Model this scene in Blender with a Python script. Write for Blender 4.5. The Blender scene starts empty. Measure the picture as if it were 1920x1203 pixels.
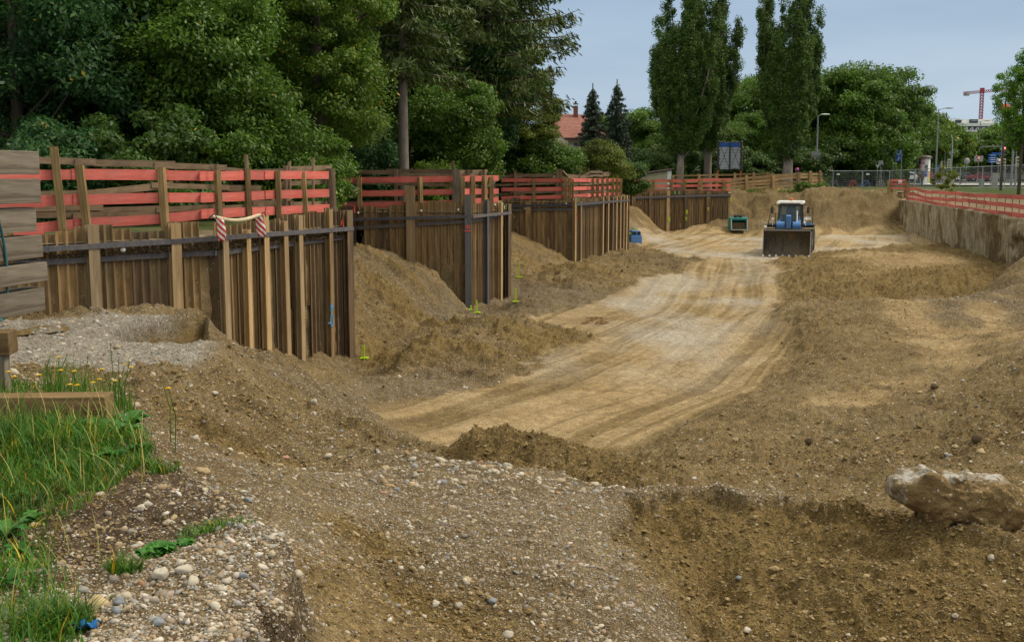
import bpy, math, random
import numpy as np
from mathutils import Vector, Matrix
rng = np.random.default_rng(7); RR = random.Random(5)
S = bpy.context.scene; COL = S.collection
# ------------------------------------------------------------------ view geometry (used to place things in the world)
F = 2100.0; CX, CY = 960.0, 601.5; HZ = 1.5; PITCH = math.atan((601.5-325)/F)
cp, sp = math.cos(PITCH), math.sin(PITCH)
def ray(px, py):
    a, b = (px-CX)/F, (CY-py)/F
    return a, cp+b*sp, -sp+b*cp
def atY(px, py, Y):
    r = ray(px, py); t = Y/r[1]; return Vector((r[0]*t, Y, HZ+r[2]*t))
def atZ(px, py, z):
    r = ray(px, py); t = (z-HZ)/r[2]; return Vector((r[0]*t, r[1]*t, z))
def gx(px, Y, py=330):                      # X of a column at distance Y
    return atY(px, py, Y).x
# ------------------------------------------------------------------ objects
def link(o, parent=None):
    COL.objects.link(o)
    if parent is not None: o.parent = parent
    return o
def tag(o, label=None, cat=None, group=None, kind=None):
    if label: o['label'] = label
    if cat: o['category'] = cat
    if group: o['group'] = group
    if kind: o['kind'] = kind
    return o
def empty(name, loc, label, cat, group=None, rz=0):
    o = bpy.data.objects.new(name, None); link(o); o.location = loc; o.rotation_euler = (0, 0, rz)
    o.empty_display_size = .1
    return tag(o, label, cat, group)
def npmesh(name, V, Fc, mat=None, smooth=False):
    V = np.asarray(V, dtype=np.float32); Fc = np.asarray(Fc, dtype=np.int32)
    m = bpy.data.meshes.new(name); k = Fc.shape[1]; n = len(Fc)
    m.vertices.add(len(V)); m.vertices.foreach_set('co', V.ravel())
    m.loops.add(n*k); m.loops.foreach_set('vertex_index', Fc.ravel())
    m.polygons.add(n); m.polygons.foreach_set('loop_start', np.arange(0, n*k, k, dtype=np.int32))
    m.polygons.foreach_set('loop_total', np.full(n, k, dtype=np.int32))
    m.polygons.foreach_set('use_smooth', np.full(n, smooth, dtype=bool))
    m.update(calc_edges=True)
    if mat: m.materials.append(mat)
    return m
class MB:
    def __init__(s): s.v = []; s.f = []; s.mi = []; s.sm = []; s.k = 0; s.smooth = False
    def add(s, vs, fs, M=None, smooth=None):
        b = len(s.v)
        for v in vs:
            v = Vector(v); s.v.append(tuple(M @ v) if M is not None else tuple(v))
        for f in fs:
            s.f.append(tuple(b+i for i in f)); s.mi.append(s.k); s.sm.append(s.smooth if smooth is None else smooth)
        return s
    def box(s, c, d, M=None, taper=1.0):
        x, y, z = d[0]/2, d[1]/2, d[2]/2; t = taper
        vs = [(-x,-y,-z),(x,-y,-z),(x,y,-z),(-x,y,-z),(-x*t,-y*t,z),(x*t,-y*t,z),(x*t,y*t,z),(-x*t,y*t,z)]
        vs = [(a+c[0], b+c[1], e+c[2]) for a, b, e in vs]
        return s.add(vs, [(0,3,2,1),(4,5,6,7),(0,1,5,4),(1,2,6,5),(2,3,7,6),(3,0,4,7)], M, False)
    def beam(s, p, q, w, h=None, up=(0,0,1)):
        h = h or w; p = Vector(p); q = Vector(q); d = q-p; L = d.length; d.normalize(); up = Vector(up)
        if abs(d.dot(up)) > .98: up = Vector((0,1,0)) if abs(d.y) < .9 else Vector((1,0,0))
        r = d.cross(up).normalized(); u = r.cross(d)
        M = Matrix((d, r, u)).transposed().to_4x4(); M.translation = (p+q)/2
        return s.box((0,0,0), (L, w, h), M)
    def tube(s, pts, r, n=8, cap=True):
        pts = [Vector(p) for p in pts]; m = len(pts); rs = r if isinstance(r, (list, tuple)) else [r]*m
        b = []; prev = None
        for i, p in enumerate(pts):
            d = (pts[min(i+1, m-1)]-pts[max(i-1, 0)]).normalized()
            if prev is None: prev = Vector((0,0,1)) if abs(d.z) < .9 else Vector((1,0,0))
            a = (prev-d*prev.dot(d)).normalized(); prev = a; c = d.cross(a)
            b += [p+(a*math.cos(t)+c*math.sin(t))*rs[i] for t in [2*math.pi*j/n for j in range(n)]]
        fs = [(i*n+j, i*n+(j+1) % n, (i+1)*n+(j+1) % n, (i+1)*n+j) for i in range(m-1) for j in range(n)]
        s.add(b, fs, None, True)
        if cap: s.add(b[:n], [tuple(range(n-1, -1, -1))], None, False); s.add(b[-n:], [tuple(range(n))], None, False)
        return s
    def lathe(s, prof, n=16, M=None, smooth=True):
        vs = []; m = len(prof)
        for r, z in prof: vs += [(r*math.cos(2*math.pi*j/n), r*math.sin(2*math.pi*j/n), z) for j in range(n)]
        fs = [(i*n+j, i*n+(j+1) % n, (i+1)*n+(j+1) % n, (i+1)*n+j) for i in range(m-1) for j in range(n)]
        fs += [tuple(range(n-1, -1, -1)), tuple((m-1)*n+j for j in range(n))]
        return s.add(vs, fs, M, smooth)
    def prism(s, poly, t, M=None):            # poly in local x,z ; thickness along y centred
        n = len(poly); vs = [(x, -t/2, z) for x, z in poly]+[(x, t/2, z) for x, z in poly]
        fs = [tuple(range(n)), tuple(range(2*n-1, n-1, -1))]+[((i+1) % n, i, n+i, n+(i+1) % n) for i in range(n)]
        return s.add(vs, fs, M, False)
    def sphere(s, c, r, M=None, n=10, m=7):
        rr = (r, r, r) if not isinstance(r, (tuple, list)) else r
        vs = []
        for i in range(m+1):
            t = math.pi*i/m
            for j in range(n):
                a = 2*math.pi*j/n; vs.append((c[0]+rr[0]*math.sin(t)*math.cos(a), c[1]+rr[1]*math.sin(t)*math.sin(a), c[2]+rr[2]*math.cos(t)))
        fs = [(i*n+j, (i+1)*n+j, (i+1)*n+(j+1) % n, i*n+(j+1) % n) for i in range(m) for j in range(n)]
        return s.add(vs, fs, M, True)
    def build(s, name, mat, parent=None, loc=None, bevel=0, label=None, cat=None, group=None, kind=None):
        m = bpy.data.meshes.new(name)
        off = Vector(loc) if loc is not None else Vector((0,0,0))
        m.from_pydata([tuple(Vector(v)-off) for v in s.v] if loc is not None else s.v, [], s.f)
        for x in (mat if isinstance(mat, (list, tuple)) else [mat]): m.materials.append(x)
        m.polygons.foreach_set('material_index', s.mi); m.polygons.foreach_set('use_smooth', s.sm); m.update()
        o = bpy.data.objects.new(name, m); link(o, parent)
        if loc is not None and parent is None: o.location = off
        if bevel:
            b = o.modifiers.new('b', 'BEVEL'); b.width = bevel; b.segments = 2; b.limit_method = 'ANGLE'
        if label or cat or kind: tag(o, label, cat, group, kind)
        return o
def copy_tree(o, parent=None):
    c = o.copy(); COL.objects.link(c)
    if parent is not None: c.parent = parent
    for ch in list(o.children): copy_tree(ch, c)
    return c
# ------------------------------------------------------------------ noise
def _h(i, j, s):
    n = (i*374761393+j*668265263+s*362437) & 0xffffffff
    n = ((n ^ (n >> 13))*1274126177) & 0xffffffff
    return ((n ^ (n >> 16)) & 0xffff)/65535.0
def vnoise(x, y, s=0):
    xi = np.floor(x).astype(np.int64); yi = np.floor(y).astype(np.int64); fx = x-xi; fy = y-yi
    fx = fx*fx*(3-2*fx); fy = fy*fy*(3-2*fy)
    return (_h(xi,yi,s)*(1-fx)+_h(xi+1,yi,s)*fx)*(1-fy)+(_h(xi,yi+1,s)*(1-fx)+_h(xi+1,yi+1,s)*fx)*fy
def fbm(x, y, o=4, s=0, g=.5):
    t = 0; a = 1; w = 0
    for k in range(o):
        t = t+a*(vnoise(x*2**k+k*17.3, y*2**k-k*9.1, s+k)-.5); w += a; a *= g
    return t/w*2
def sstep(a, b, x):
    t = np.clip((x-a)/(b-a), 0, 1); return t*t*(3-2*t)
# ------------------------------------------------------------------ materials
def lin(c): return tuple(x if i == 3 else x for i, x in enumerate(c))
class NM:
    def __init__(s, name, rough=.8, metal=0, spec=.3):
        s.m = bpy.data.materials.new(name); s.m.use_nodes = True; s.t = s.m.node_tree; s.n = s.t.nodes
        s.b = s.n['Principled BSDF']; s.b.inputs['Roughness'].default_value = rough; s.b.inputs['Metallic'].default_value = metal
        s.b.inputs['Specular IOR Level'].default_value = spec; s._tc = None
    def L(s, a, b): s.t.links.new(a, b)
    def tc(s, k='Object'):
        if s._tc is None: s._tc = s.n.new('ShaderNodeTexCoord')
        return s._tc.outputs[k]
    def mp(s, sc, src=None):
        m = s.n.new('ShaderNodeMapping'); m.inputs['Scale'].default_value = sc; s.L(src or s.tc(), m.inputs[0]); return m.outputs[0]
    def noise(s, sc, det=4, rough=.55, src=None, stretch=None, dist=0):
        t = s.n.new('ShaderNodeTexNoise'); t.inputs['Scale'].default_value = sc; t.inputs['Detail'].default_value = det
        t.inputs['Roughness'].default_value = rough; t.inputs['Distortion'].default_value = dist
        s.L(s.mp(stretch, src) if stretch else (src or s.tc()), t.inputs['Vector']); return t.outputs['Fac']
    def vor(s, sc, feat='F1', src=None, out='Distance', rnd=1):
        t = s.n.new('ShaderNodeTexVoronoi'); t.inputs['Scale'].default_value = sc; t.feature = feat; t.inputs['Randomness'].default_value = rnd
        s.L(src or s.tc(), t.inputs['Vector']); return t.outputs[out]
    def ramp(s, fac, stops, const=False):
        r = s.n.new('ShaderNodeValToRGB'); e = r.color_ramp.elements
        if const: r.color_ramp.interpolation = 'CONSTANT'
        while len(e) < len(stops): e.new(.5)
        for i, (p, c) in enumerate(stops):
            e[i].position = p; e[i].color = (*c, 1) if isinstance(c, (tuple, list)) else (c, c, c, 1)
        s.L(fac, r.inputs[0]); return r.outputs[0]
    def mix(s, fac, a, b, mode='MIX'):
        m = s.n.new('ShaderNodeMix'); m.data_type = 'RGBA'; m.blend_type = mode
        for v, i in ((fac, 0), (a, 6), (b, 7)):
            if isinstance(v, (int, float)): m.inputs[i].default_value = v if i == 0 else (v, v, v, 1)
            elif isinstance(v, tuple): m.inputs[i].default_value = (*v, 1)
            else: s.L(v, m.inputs[i])
        return m.outputs[2]
    def math(s, op, a, b=0.0, clamp=False):
        m = s.n.new('ShaderNodeMath'); m.operation = op; m.use_clamp = clamp
        for v, i in ((a, 0), (b, 1)):
            if isinstance(v, (int, float)): m.inputs[i].default_value = v
            else: s.L(v, m.inputs[i])
        return m.outputs[0]
    def attr(s, name, out='Fac'):
        a = s.n.new('ShaderNodeAttribute'); a.attribute_name = name; return a.outputs[out]
    def oinfo(s): return s.n.new('ShaderNodeObjectInfo').outputs['Random']
    def island(s): return s.n.new('ShaderNodeNewGeometry').outputs['Random Per Island']
    def col(s, c):
        if isinstance(c, tuple): s.b.inputs['Base Color'].default_value = (*c, 1)
        else: s.L(c, s.b.inputs['Base Color'])
        return s
    def bump(s, h, d=.01, st=.6):
        b = s.n.new('ShaderNodeBump'); b.inputs['Distance'].default_value = d; b.inputs['Strength'].default_value = st
        s.L(h, b.inputs['Height']); s.L(b.outputs[0], s.b.inputs['Normal']); return s
def simple(name, c, rough=.6, metal=0, var=.25, sc=3.0, spec=.3):
    n = NM(name, rough, metal, spec); f = n.noise(sc, 5)
    d = tuple(x*(1-var) for x in c); e = tuple(min(1, x*(1+var)) for x in c)
    return n.col(n.ramp(f, [(.3, d), (.7, e)])).m
def wood(name, dark, light, grain=14, orange=None, rough=.8, bump=.004, knots=True):
    n = NM(name, rough, 0, .2)
    g = n.noise(1.0, 6, .65, stretch=(1.3, grain, grain*1.4), dist=.6)
    c = n.ramp(g, [(.25, dark), (.5, tuple((a+b)/2 for a, b in zip(dark, light))), (.75, light)])
    w = n.n.new('ShaderNodeTexWave'); w.wave_type = 'RINGS'; w.rings_direction = 'X'; w.inputs['Scale'].default_value = 9; w.inputs['Distortion'].default_value = 5
    w.inputs['Detail'].default_value = 3; n.L(n.mp((.35, 1.6, 1.6)), w.inputs['Vector'])
    c = n.mix(.4, c, n.mix(.7, c, n.ramp(w.outputs['Fac'], [(.3, .35), (.8, 1.)]), 'MULTIPLY'))
    if knots:
        k = n.vor(1.0, src=n.mp((3, 8, 8))); c = n.mix(n.ramp(k, [(.06, .75), (.16, 0.)]), c, tuple(x*.35 for x in dark))
    c = n.mix(n.ramp(n.noise(1.6, 3), [(.45, 0.), (.75, .55)]), c, tuple(x*.55 for x in dark))
    c = n.mix(1.0, c, n.ramp(n.oinfo(), [(0, .66), (1, 1.12)]), 'MULTIPLY')
    n.col(c); n.bump(n.math('ADD', g, n.math('MULTIPLY', w.outputs['Fac'], .4)), bump, .7); return n.m
M = {}
M['timber_grey'] = wood('weathered_timber', (.10,.078,.055), (.31,.262,.205), 16, bump=.003)
M['timber_yel'] = wood('fresh_timber', (.12,.072,.03), (.37,.24,.115), 12)
M['post'] = wood('timber_post', (.18,.118,.048), (.46,.325,.155), 15)
M['plank_grey'] = wood('plank_grey_brown', (.13,.09,.055), (.33,.235,.15), 15)
M['plank_new'] = wood('plank_new', (.33,.20,.09), (.60,.40,.21), 15)
def redpaint(name, a, b):
    n = NM(name, .7, 0, .25); g = n.noise(1.0, 5, .6, stretch=(1.5, 18, 18)); p = n.noise(3.5, 5, .6, stretch=(.6, 2.5, 2.5))
    c = n.ramp(g, [(.3, a), (.7, b)]); c = n.mix(n.ramp(p, [(.42, 0.), (.62, .5)]), c, (.62,.20,.17))
    c = n.mix(n.ramp(n.noise(9, 5, .7), [(.70, 0.), (.76, .7)]), c, (.62,.46,.34))
    k = n.vor(1.0, src=n.mp((3, 9, 9))); c = n.mix(n.ramp(k, [(.05, .7), (.13, 0.)]), c, (.22,.05,.035))
    c = n.mix(n.ramp(n.noise(2.2, 5, .6), [(.5, 0.), (.8, .45)]), c, (.30,.10,.075))
    c = n.mix(1.0, c, n.ramp(n.oinfo(), [(0, .72), (1, 1.1)]), 'MULTIPLY')
    n.col(c).bump(g, .004, .6); return n.m
M['red'] = redpaint('red_painted_board', (.50,.09,.068), (.68,.165,.125))
def steel(name, cols, mud=.5):
    n = NM(name, .75, .25, .35)
    st = n.noise(1.0, 6, .65, stretch=(9, 9, .55)); big = n.noise(1.2, 4, .6, stretch=(2, 2, .6))
    c = n.ramp(st, [(.28, cols[0]), (.48, cols[1]), (.62, cols[2]), (.78, cols[3])])
    c = n.mix(n.ramp(big, [(.45, 0.), (.66, mud)]), c, (.30,.215,.115))
    c = n.mix(n.ramp(n.noise(14, 5, .7, stretch=(1, 1, .5)), [(.6, 0.), (.72, .6)]), c, (.36,.26,.14))
    c = n.mix(n.ramp(n.noise(6, 5, .7, stretch=(1.5, 1.5, .15)), [(.55, 0.), (.7, .6)]), c, (.05,.035,.022))
    oi = n.oinfo(); c = n.mix(1.0, c, n.ramp(oi, [(0, (.5,.5,.55)), (.3, (1.1,1.0,.85)), (.5, (.75,.77,.8)), (.75, (1.35,1.25,1.05)), (1, (.7,.7,.7))]), 'MULTIPLY')
    n.col(c).bump(n.noise(25, 5, .6), .004, .6); n.b.inputs['Metallic'].default_value = .1; return n.m
M['pile'] = steel('rusty_sheet_steel', [(.075,.050,.028), (.19,.125,.062), (.29,.205,.11), (.33,.19,.075)], .85)
M['pile_dark'] = steel('dark_sheet_steel', [(.055,.040,.030), (.12,.08,.048), (.18,.115,.06), (.25,.15,.065)], .4)
M['wale'] = steel('wale_steel', [(.05,.05,.065), (.085,.088,.11), (.12,.12,.145), (.13,.09,.06)], .15)
M['hpost'] = steel('post_steel', [(.22,.15,.08), (.36,.26,.15), (.45,.35,.22), (.40,.25,.12)], .5)
M['hblue'] = steel('post_steel_blue', [(.10,.10,.11), (.16,.165,.19), (.22,.20,.19), (.25,.15,.08)], .25)
def soilmat(name, base, stone=.3, sc=1.0):
    n = NM(name, .95, 0, .12); f = n.noise(2*sc, 8, .65); c = n.ramp(f, [(.3, tuple(x*.62 for x in base)), (.7, tuple(x*1.25 for x in base))])
    v = n.vor(22*sc); vc = n.vor(22*sc, out='Color'); sep = n.n.new('ShaderNodeSeparateColor'); n.L(vc, sep.inputs[0])
    mk = n.math('MULTIPLY', n.ramp(v, [(.28, 1.), (.4, 0.)]), n.ramp(sep.outputs[0], [(1-stone-.02, 0.), (1-stone, 1.)]))
    c = n.mix(n.math('MULTIPLY', mk, .8), c, n.ramp(sep.outputs[1], [(0, (.42,.36,.27)), (.5, (.30,.29,.28)), (1, (.55,.50,.42))]))
    n.col(c); h = n.math('ADD', n.math('MULTIPLY', f, 1.2), n.math('ADD', n.math('MULTIPLY', mk, .3), n.noise(30*sc, 5, .7)))
    n.bump(h, .05, .9); return n.m
M['soil'] = soilmat('soil_bank', (.29,.205,.105), .22)
M['soil_dark'] = soilmat('dark_soil', (.13,.09,.05), .15)
def paint(name, c, rough=.45, dirt=.3, metal=0):
    n = NM(name, rough, metal, .4); f = n.noise(2.5, 6, .6); k = n.mix(n.ramp(f, [(.45, 0.), (.75, dirt)]), c, (.20,.15,.09))
    return n.col(k).m
M['grey'] = paint('grey_metal', (.22,.23,.24), .5, .2); M['galv'] = paint('galvanised', (.38,.40,.42), .45, .1, .4)
M['dark'] = paint('dark_metal', (.035,.037,.04), .5, .3); M['black'] = paint('black_rubber', (.022,.022,.022), .85, .55)
M['white'] = paint('white_paint', (.72,.72,.70), .4, .12); M['blue'] = paint('blue_paint', (.075,.21,.52), .4, .2)
M['teal'] = paint('teal_paint', (.02,.25,.25), .5, .3); M['signblue'] = paint('sign_blue', (.01,.09,.42), .45, .03)
M['redp'] = paint('red_paint', (.5,.03,.025), .4, .08); M['orange'] = paint('orange_paint', (.65,.10,.03), .5, .1)
M['yell'] = simple('fluorescent_yellow', (.42,.62,.02), .6, 0, .1); M['green'] = paint('green_spray', (.04,.42,.12), .8, .1)
M['redspray'] = paint('red_spray', (.75,.09,.06), .8, .1); M['bluespray'] = paint('blue_spray', (.05,.30,.62), .8, .1)
M['cream'] = simple('cream_wall', (.52,.48,.37), .9, 0, .15); M['beige'] = paint('beige_board', (.42,.38,.26), .8, .4)
M['conc'] = simple('concrete', (.34,.33,.31), .9, 0, .2); M['skin'] = simple('skin', (.38,.22,.15), .6, 0, .05)
def glass(name, c=(.02,.03,.035), r=.08):
    n = NM(name, r, 0, .6); n.col(n.ramp(n.noise(3, 2), [(.3, c), (.7, tuple(x*1.6 for x in c))])); return n.m
M['glass'] = glass('dark_glass')
def clear(name):
    n = NM(name, .05, 0, .5); n.col((.11,.155,.165)); n.b.inputs['Alpha'].default_value = .55; return n.m
M['clear'] = clear('cab_glass')
def leafmat(name, a, b, c=None, yel=.0, trans=.38, vs=.45):
    n = NM(name, .5, 0, .35); i = n.island()
    stops = [(0, a), (.55, b), (1, c or b)]
    k = n.ramp(i, stops); k = n.mix(n.ramp(i, [(1-yel-.002, 0.), (1-yel, 1.)]), k, (.40,.27,.02))
    big = n.noise(vs, 4); k = n.mix(1.0, k, n.ramp(big, [(.3, .55), (.7, 1.3)]), 'MULTIPLY')
    k = n.mix(1.0, k, (1.42,1.30,1.05), 'MULTIPLY'); n.col(k); tr = n.n.new('ShaderNodeBsdfTranslucent'); n.L(k, tr.inputs[0]); mx = n.n.new('ShaderNodeMixShader'); mx.inputs[0].default_value = trans
    n.L(n.b.outputs[0], mx.inputs[1]); n.L(tr.outputs[0], mx.inputs[2]); n.L(mx.outputs[0], n.n['Material Output'].inputs[0]); return n.m
LF = dict(
 teal=leafmat('leaf_dark', (.015,.058,.020), (.030,.096,.030), (.058,.135,.040), .003),
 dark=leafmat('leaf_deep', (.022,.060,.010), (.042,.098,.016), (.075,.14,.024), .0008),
 mid=leafmat('leaf_mid', (.034,.088,.010), (.060,.138,.016), (.105,.19,.026), .002),
 lite=leafmat('leaf_light', (.042,.10,.010), (.075,.15,.016), (.12,.20,.026), .012),
 yel=leafmat('leaf_yellowgreen', (.05,.085,.012), (.095,.14,.018), (.15,.19,.026), .01),
 pop=leafmat('leaf_poplar', (.028,.070,.014), (.052,.112,.020), (.095,.165,.032), .0005),
 con=leafmat('needles', (.034,.062,.014), (.056,.092,.020), (.09,.13,.026), .001, .15),
 spr=leafmat('spruce_needles', (.010,.026,.018), (.018,.040,.028), (.03,.055,.036), .001, .05),
 gink=leafmat('leaf_street', (.04,.12,.010), (.075,.19,.015), (.12,.26,.02), .004),
 grass=leafmat('grass_blade', (.022,.085,.006), (.045,.14,.010), (.10,.19,.02), .05, .3, 3.5),
 weed=leafmat('weed_leaf', (.02,.10,.014), (.035,.15,.02), (.06,.21,.03), 0, .3),
 straw=leafmat('grass_stalk', (.20,.20,.06), (.34,.30,.12), (.16,.22,.05), 0, .2))
def barkm(name, a, b):
    n = NM(name, .9, 0, .15); f = n.noise(1.0, 6, .7, stretch=(9, 9, 1.6)); n.col(n.ramp(f, [(.3, a), (.7, b)])); n.bump(f, .03, .9); return n.m
M['bark'] = barkm('bark_grey', (.11,.092,.075), (.30,.26,.225)); M['barkd'] = barkm('bark_dark', (.04,.032,.025), (.12,.095,.07))
# ------------------------------------------------------------------ sheet pile plan (corner points X,Y at the pit edge)
def pl(px, Y): return Vector((gx(px, Y), Y, 0))
A0, A1, A2 = pl(-60, 18.5), pl(400, 21.5), pl(652, 26.3)
B0, B1, B2 = pl(632, 36.5), pl(878, 36.2), pl(951, 39.6)
C0, C1, C2 = pl(942, 54.0), pl(1074, 53.5), pl(1176, 64.5)
D0, D1 = pl(1172, 84.5), pl(1371, 87.5)
LEFT = [Vector((-40, 14.0, 0)), A0, A1, A2, B0, B1, B2, C0, C1, C2, D0, D1]
R0, R1, R2 = Vector((18.0, 33, 0)), Vector((22.7, 52, 0)), Vector((30.4, 88.5, 0))
def gleft(x, y): return .32-.32*sstep(24, 84, np.asarray(y, dtype=float))
def sdline(x, y, pts):                        # signed distance to an open polyline, + on its right side
    best = None; sg = None
    for a, b in zip(pts[:-1], pts[1:]):
        dx, dy = b.x-a.x, b.y-a.y; L2 = dx*dx+dy*dy
        t = np.clip(((x-a.x)*dx+(y-a.y)*dy)/L2, 0, 1); ex = x-a.x-t*dx; ey = y-a.y-t*dy; d = ex*ex+ey*ey
        s = (x-a.x)*dy-(y-a.y)*dx
        if best is None: best = d; sg = s
        else:
            k = d < best-1e-9; best = np.where(k, d, best); sg = np.where(k, s, sg)
    return np.sqrt(best)*np.sign(sg)
def inpoly(x, y, P):
    c = np.zeros(x.shape, bool); n = len(P)
    for i in range(n):
        a, b = P[i], P[(i+1) % n]
        k = ((a[1] > y) != (b[1] > y)) & (x < (b[0]-a[0])*(y-a[1])/(b[1]-a[1]+1e-12)+a[0]); c ^= k
    return c
def sdpoly(x, y, P):
    d = np.full(x.shape, 1e9); n = len(P)
    for i in range(n):
        a, b = P[i], P[(i+1) % n]; dx, dy = b[0]-a[0], b[1]-a[1]
        t = np.clip(((x-a[0])*dx+(y-a[1])*dy)/(dx*dx+dy*dy+1e-12), 0, 1); d = np.minimum(d, (x-a[0]-t*dx)**2+(y-a[1]-t*dy)**2)
    return np.sqrt(d)*np.where(inpoly(x, y, P), 1, -1)
# ------------------------------------------------------------------ terrain control points: ('z',px,py,z) or ('Y',px,py,Y) or ('w',X/Y,Y,z)
CPT = []
def z_(z, *pp): CPT.extend([tuple(atZ(px, py, z)) for px, py in pp])
def y_(*pp): CPT.extend([tuple(atY(px, py, Y)) for px, py, Y in pp])
def w_(*pp): CPT.extend([(gx(px, Y), Y, z) for px, Y, z in pp])
z_(-2.8, (1250,440),(1340,436),(1450,440),(1560,440),(1640,440),(1700,442),(1250,470),(1350,500),(1400,530),(1420,580),(1330,600),(1230,560),(1150,640),(1060,600),
   (1400,680),(1300,740),(1100,760),(900,770),(780,785),(850,820),(1000,790),(1150,825),(1250,680),(1130,700),(1000,720),(1450,640),(1420,720),(1400,470),(1500,450),(900,690+60))
z_(-2.75, (760,720),(860,720))
# foot of pile wall A
y_((410,648,21.2),(440,655,21.0),(500,662,22.3),(555,668,23.5),(610,672,24.8),(655,680,26.0),(640,700,24.0),(700,690,27))
# platform
z_(-.9, (20,690),(60,640),(60,600),(130,592),(250,588),(330,586),(120,650),(120,690),(220,690),(300,670),(200,650),(320,650),(400,655),(425,650),(180,615))
y_((438,655,15.8),(385,585,19.7))
w_((260,17.6,-1.25),(320,17.8,-1.5),(380,18.2,-1.6),(410,19,-1.7))
z_(-.92, (230,603),(300,596),(365,590),(170,605),(250,642),(330,643),(400,643))
w_((0,17,-.9),(0,15,-.9),(-150,16,-.8),(-150,12,-.6),(0,9.3,-.15),(0,11,-.5),(100,9.2,-.3),(100,11.3,-.7),(200,9,-.3),(200,11.3,-.75),(-250,8,0),(-300,5,0),(-300,3,0))
# slope down from the platform to the pit floor
y_((330,705,12.5),(300,740,10.5),(400,730,13.3),(460,690,16.8),(500,725,16.5),(520,690,19.3),(600,740,18.5),(680,762,20),(600,800,14.5),(560,770,15.6),(700,828,15.6),(760,842,16.6),
   (500,800,12.2),(290,800,8.0),(400,850,8.6),(400,790,10.6),(600,880,9.6),(500,880,8.3),(700,870,10.4),(690,860,11.2))
# foreground crest
y_((780,858,11.0),(860,872,10.6),(950,880,10.4),(1050,893,10.0),(1130,915,9.4),(1000,950,8.1),(900,1050,6.3),(800,1000,6.9),(1200,1100,6.3),(1100,1030,7),(1000,1180,5.2),(1100,930,8.7),(760,940,8))
w_((780,13.2,-2.3),(870,12.3,-2.05),(960,11.8,-1.95),(1080,11.2,-1.9),(1180,10.6,-1.8))
y_((1150,955,8.2),(1200,935,8.4),(1250,925,8.6),(1300,930,8.5),(1350,924,8.6),(1400,945,8.4),(1450,938,8.5),(1520,955,8.3),(1560,942,8.3),(1610,955,8.1),(1660,980,7.9),(1700,975,7.9),(1760,1000,7.6),(1880,1020,7.4),(2000,1040,7.2))
w_((1250,9.6,-1.7),(1350,9.6,-1.65),(1450,9.5,-1.6),(1550,9.3,-1.5),(1650,9.0,-1.4),(1750,8.9,-1.3),(1900,8.7,-1.2))
# scooped face
y_((1230,1000,7.9),(1300,1000,8.0),(1300,1100,7.35),(1320,1200,6.8),(1450,1020,7.8),(1450,1120,7.1),(1480,1203,6.5),(1600,1050,7.2),(1600,1150,6.6),(1700,1100,6.8),(1850,1100,6.6),(1850,1200,6.1),(1350,960,8.3),(1550,980,8.05),
   (1150,1000,7.6),(1250,1110,6.75),(1400,1195,6.2),(2000,1150,6.3))
# mound in the middle
y_((845,832,14.5),(890,815,14.2),(950,811,14.0),(1000,815,13.8),(1060,825,13.5),(1120,850,13.0),(1200,885,12.0),(1250,905,11.4),(950,850,12.9),(1060,870,12.3))
w_((950,15.6,-2.7),(1060,15.4,-2.7),(1130,14.8,-2.65),(850,15.8,-2.75))
# near left bank and its broken edge
z_(0.02, (0,1203),(200,1203),(400,1180),(440,1120),(300,1100),(300,1000),(150,1050),(0,1050),(150,900),(0,900),(520,1040),(540,1010),(450,960),(470,1190))
y_((250,890,5.4),(200,850,5.8),(100,800,6.5),(0,790,7.0),(200,788,7.0),(200,772,7.4),(270,800,6.5),(370,885,5.6),(330,860,5.9),(450,905,6.4),(0,750,7.7),(120,752,7.7))
y_((600,1070,4.7),(640,1000,5.2),(700,1100,4.75),(560,1150,4.0),(620,1190,4.0),(700,1190,4.3),(800,1203,4.5),(800,1100,5.4),(700,1010,6.1),(620,950,6.4),(560,1190,3.75),(900,1203,4.8))
w_((600,3.0,-.1),(900,3.2,-.2),(1200,3.5,-.35),(1600,3.8,-.6),(2000,4.2,-.7),(300,2.6,.02),(900,2.0,-.05),(1500,2.2,-.2),(300,1.3,0),(1500,1.3,-.1))
# right hill with tracks
z_(-2.25, (1500,600),(1600,600),(1700,600),(1800,600),(1880,600),(1520,680),(1650,680),(1800,680),(1520,740),(1650,740))
y_((1490,568,32.5),(1560,563,32),(1650,562,31.6),(1750,562,31.3),(1850,566,31),(1920,572,30.5),(1900,660,20.5),(1980,640,20),(1800,730,18),(1900,800,13.2),(1700,850,13),(1900,875,10.8),(2000,800,12),
   (1500,850,14.5),(1500,800,17),(1350,820,16.2),(1300,870,14),(1350,905,11.8),(1500,905,11.2),(1650,925,9.9),(1750,880,11))
w_((1520,36,-2.75),(1650,35.5,-2.75),(1780,35,-2.75))
y_((1950,690,17.5),(1960,740,15.5))
# brown spoil heaps behind
z_(-2.7, (1470,548),(1560,552),(1680,556),(1800,556))
y_((1480,520,42.5),(1560,505,43.5),(1640,520,41),(1700,528,40),(1780,520,41),(1840,515,43),(1860,535,37.5),(1600,540,39.3),(1750,545,38.3),(1640,500,48),(1750,500,48))
z_(-2.80, (1440,487),(1480,484),(1530,483)); z_(-2.55, (1600,487),(1600,472),(1700,470),(1780,480),(1850,500))
y_((1925,480,36),(1885,505,35.6),(1870,532,35),(1820,560,34),(1920,570,31.5),(2000,470,35))
w_((1925,39,-1.9),(1890,42,-2.6),(1800,60,-2.7),(1745,75,-2.8))
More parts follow.
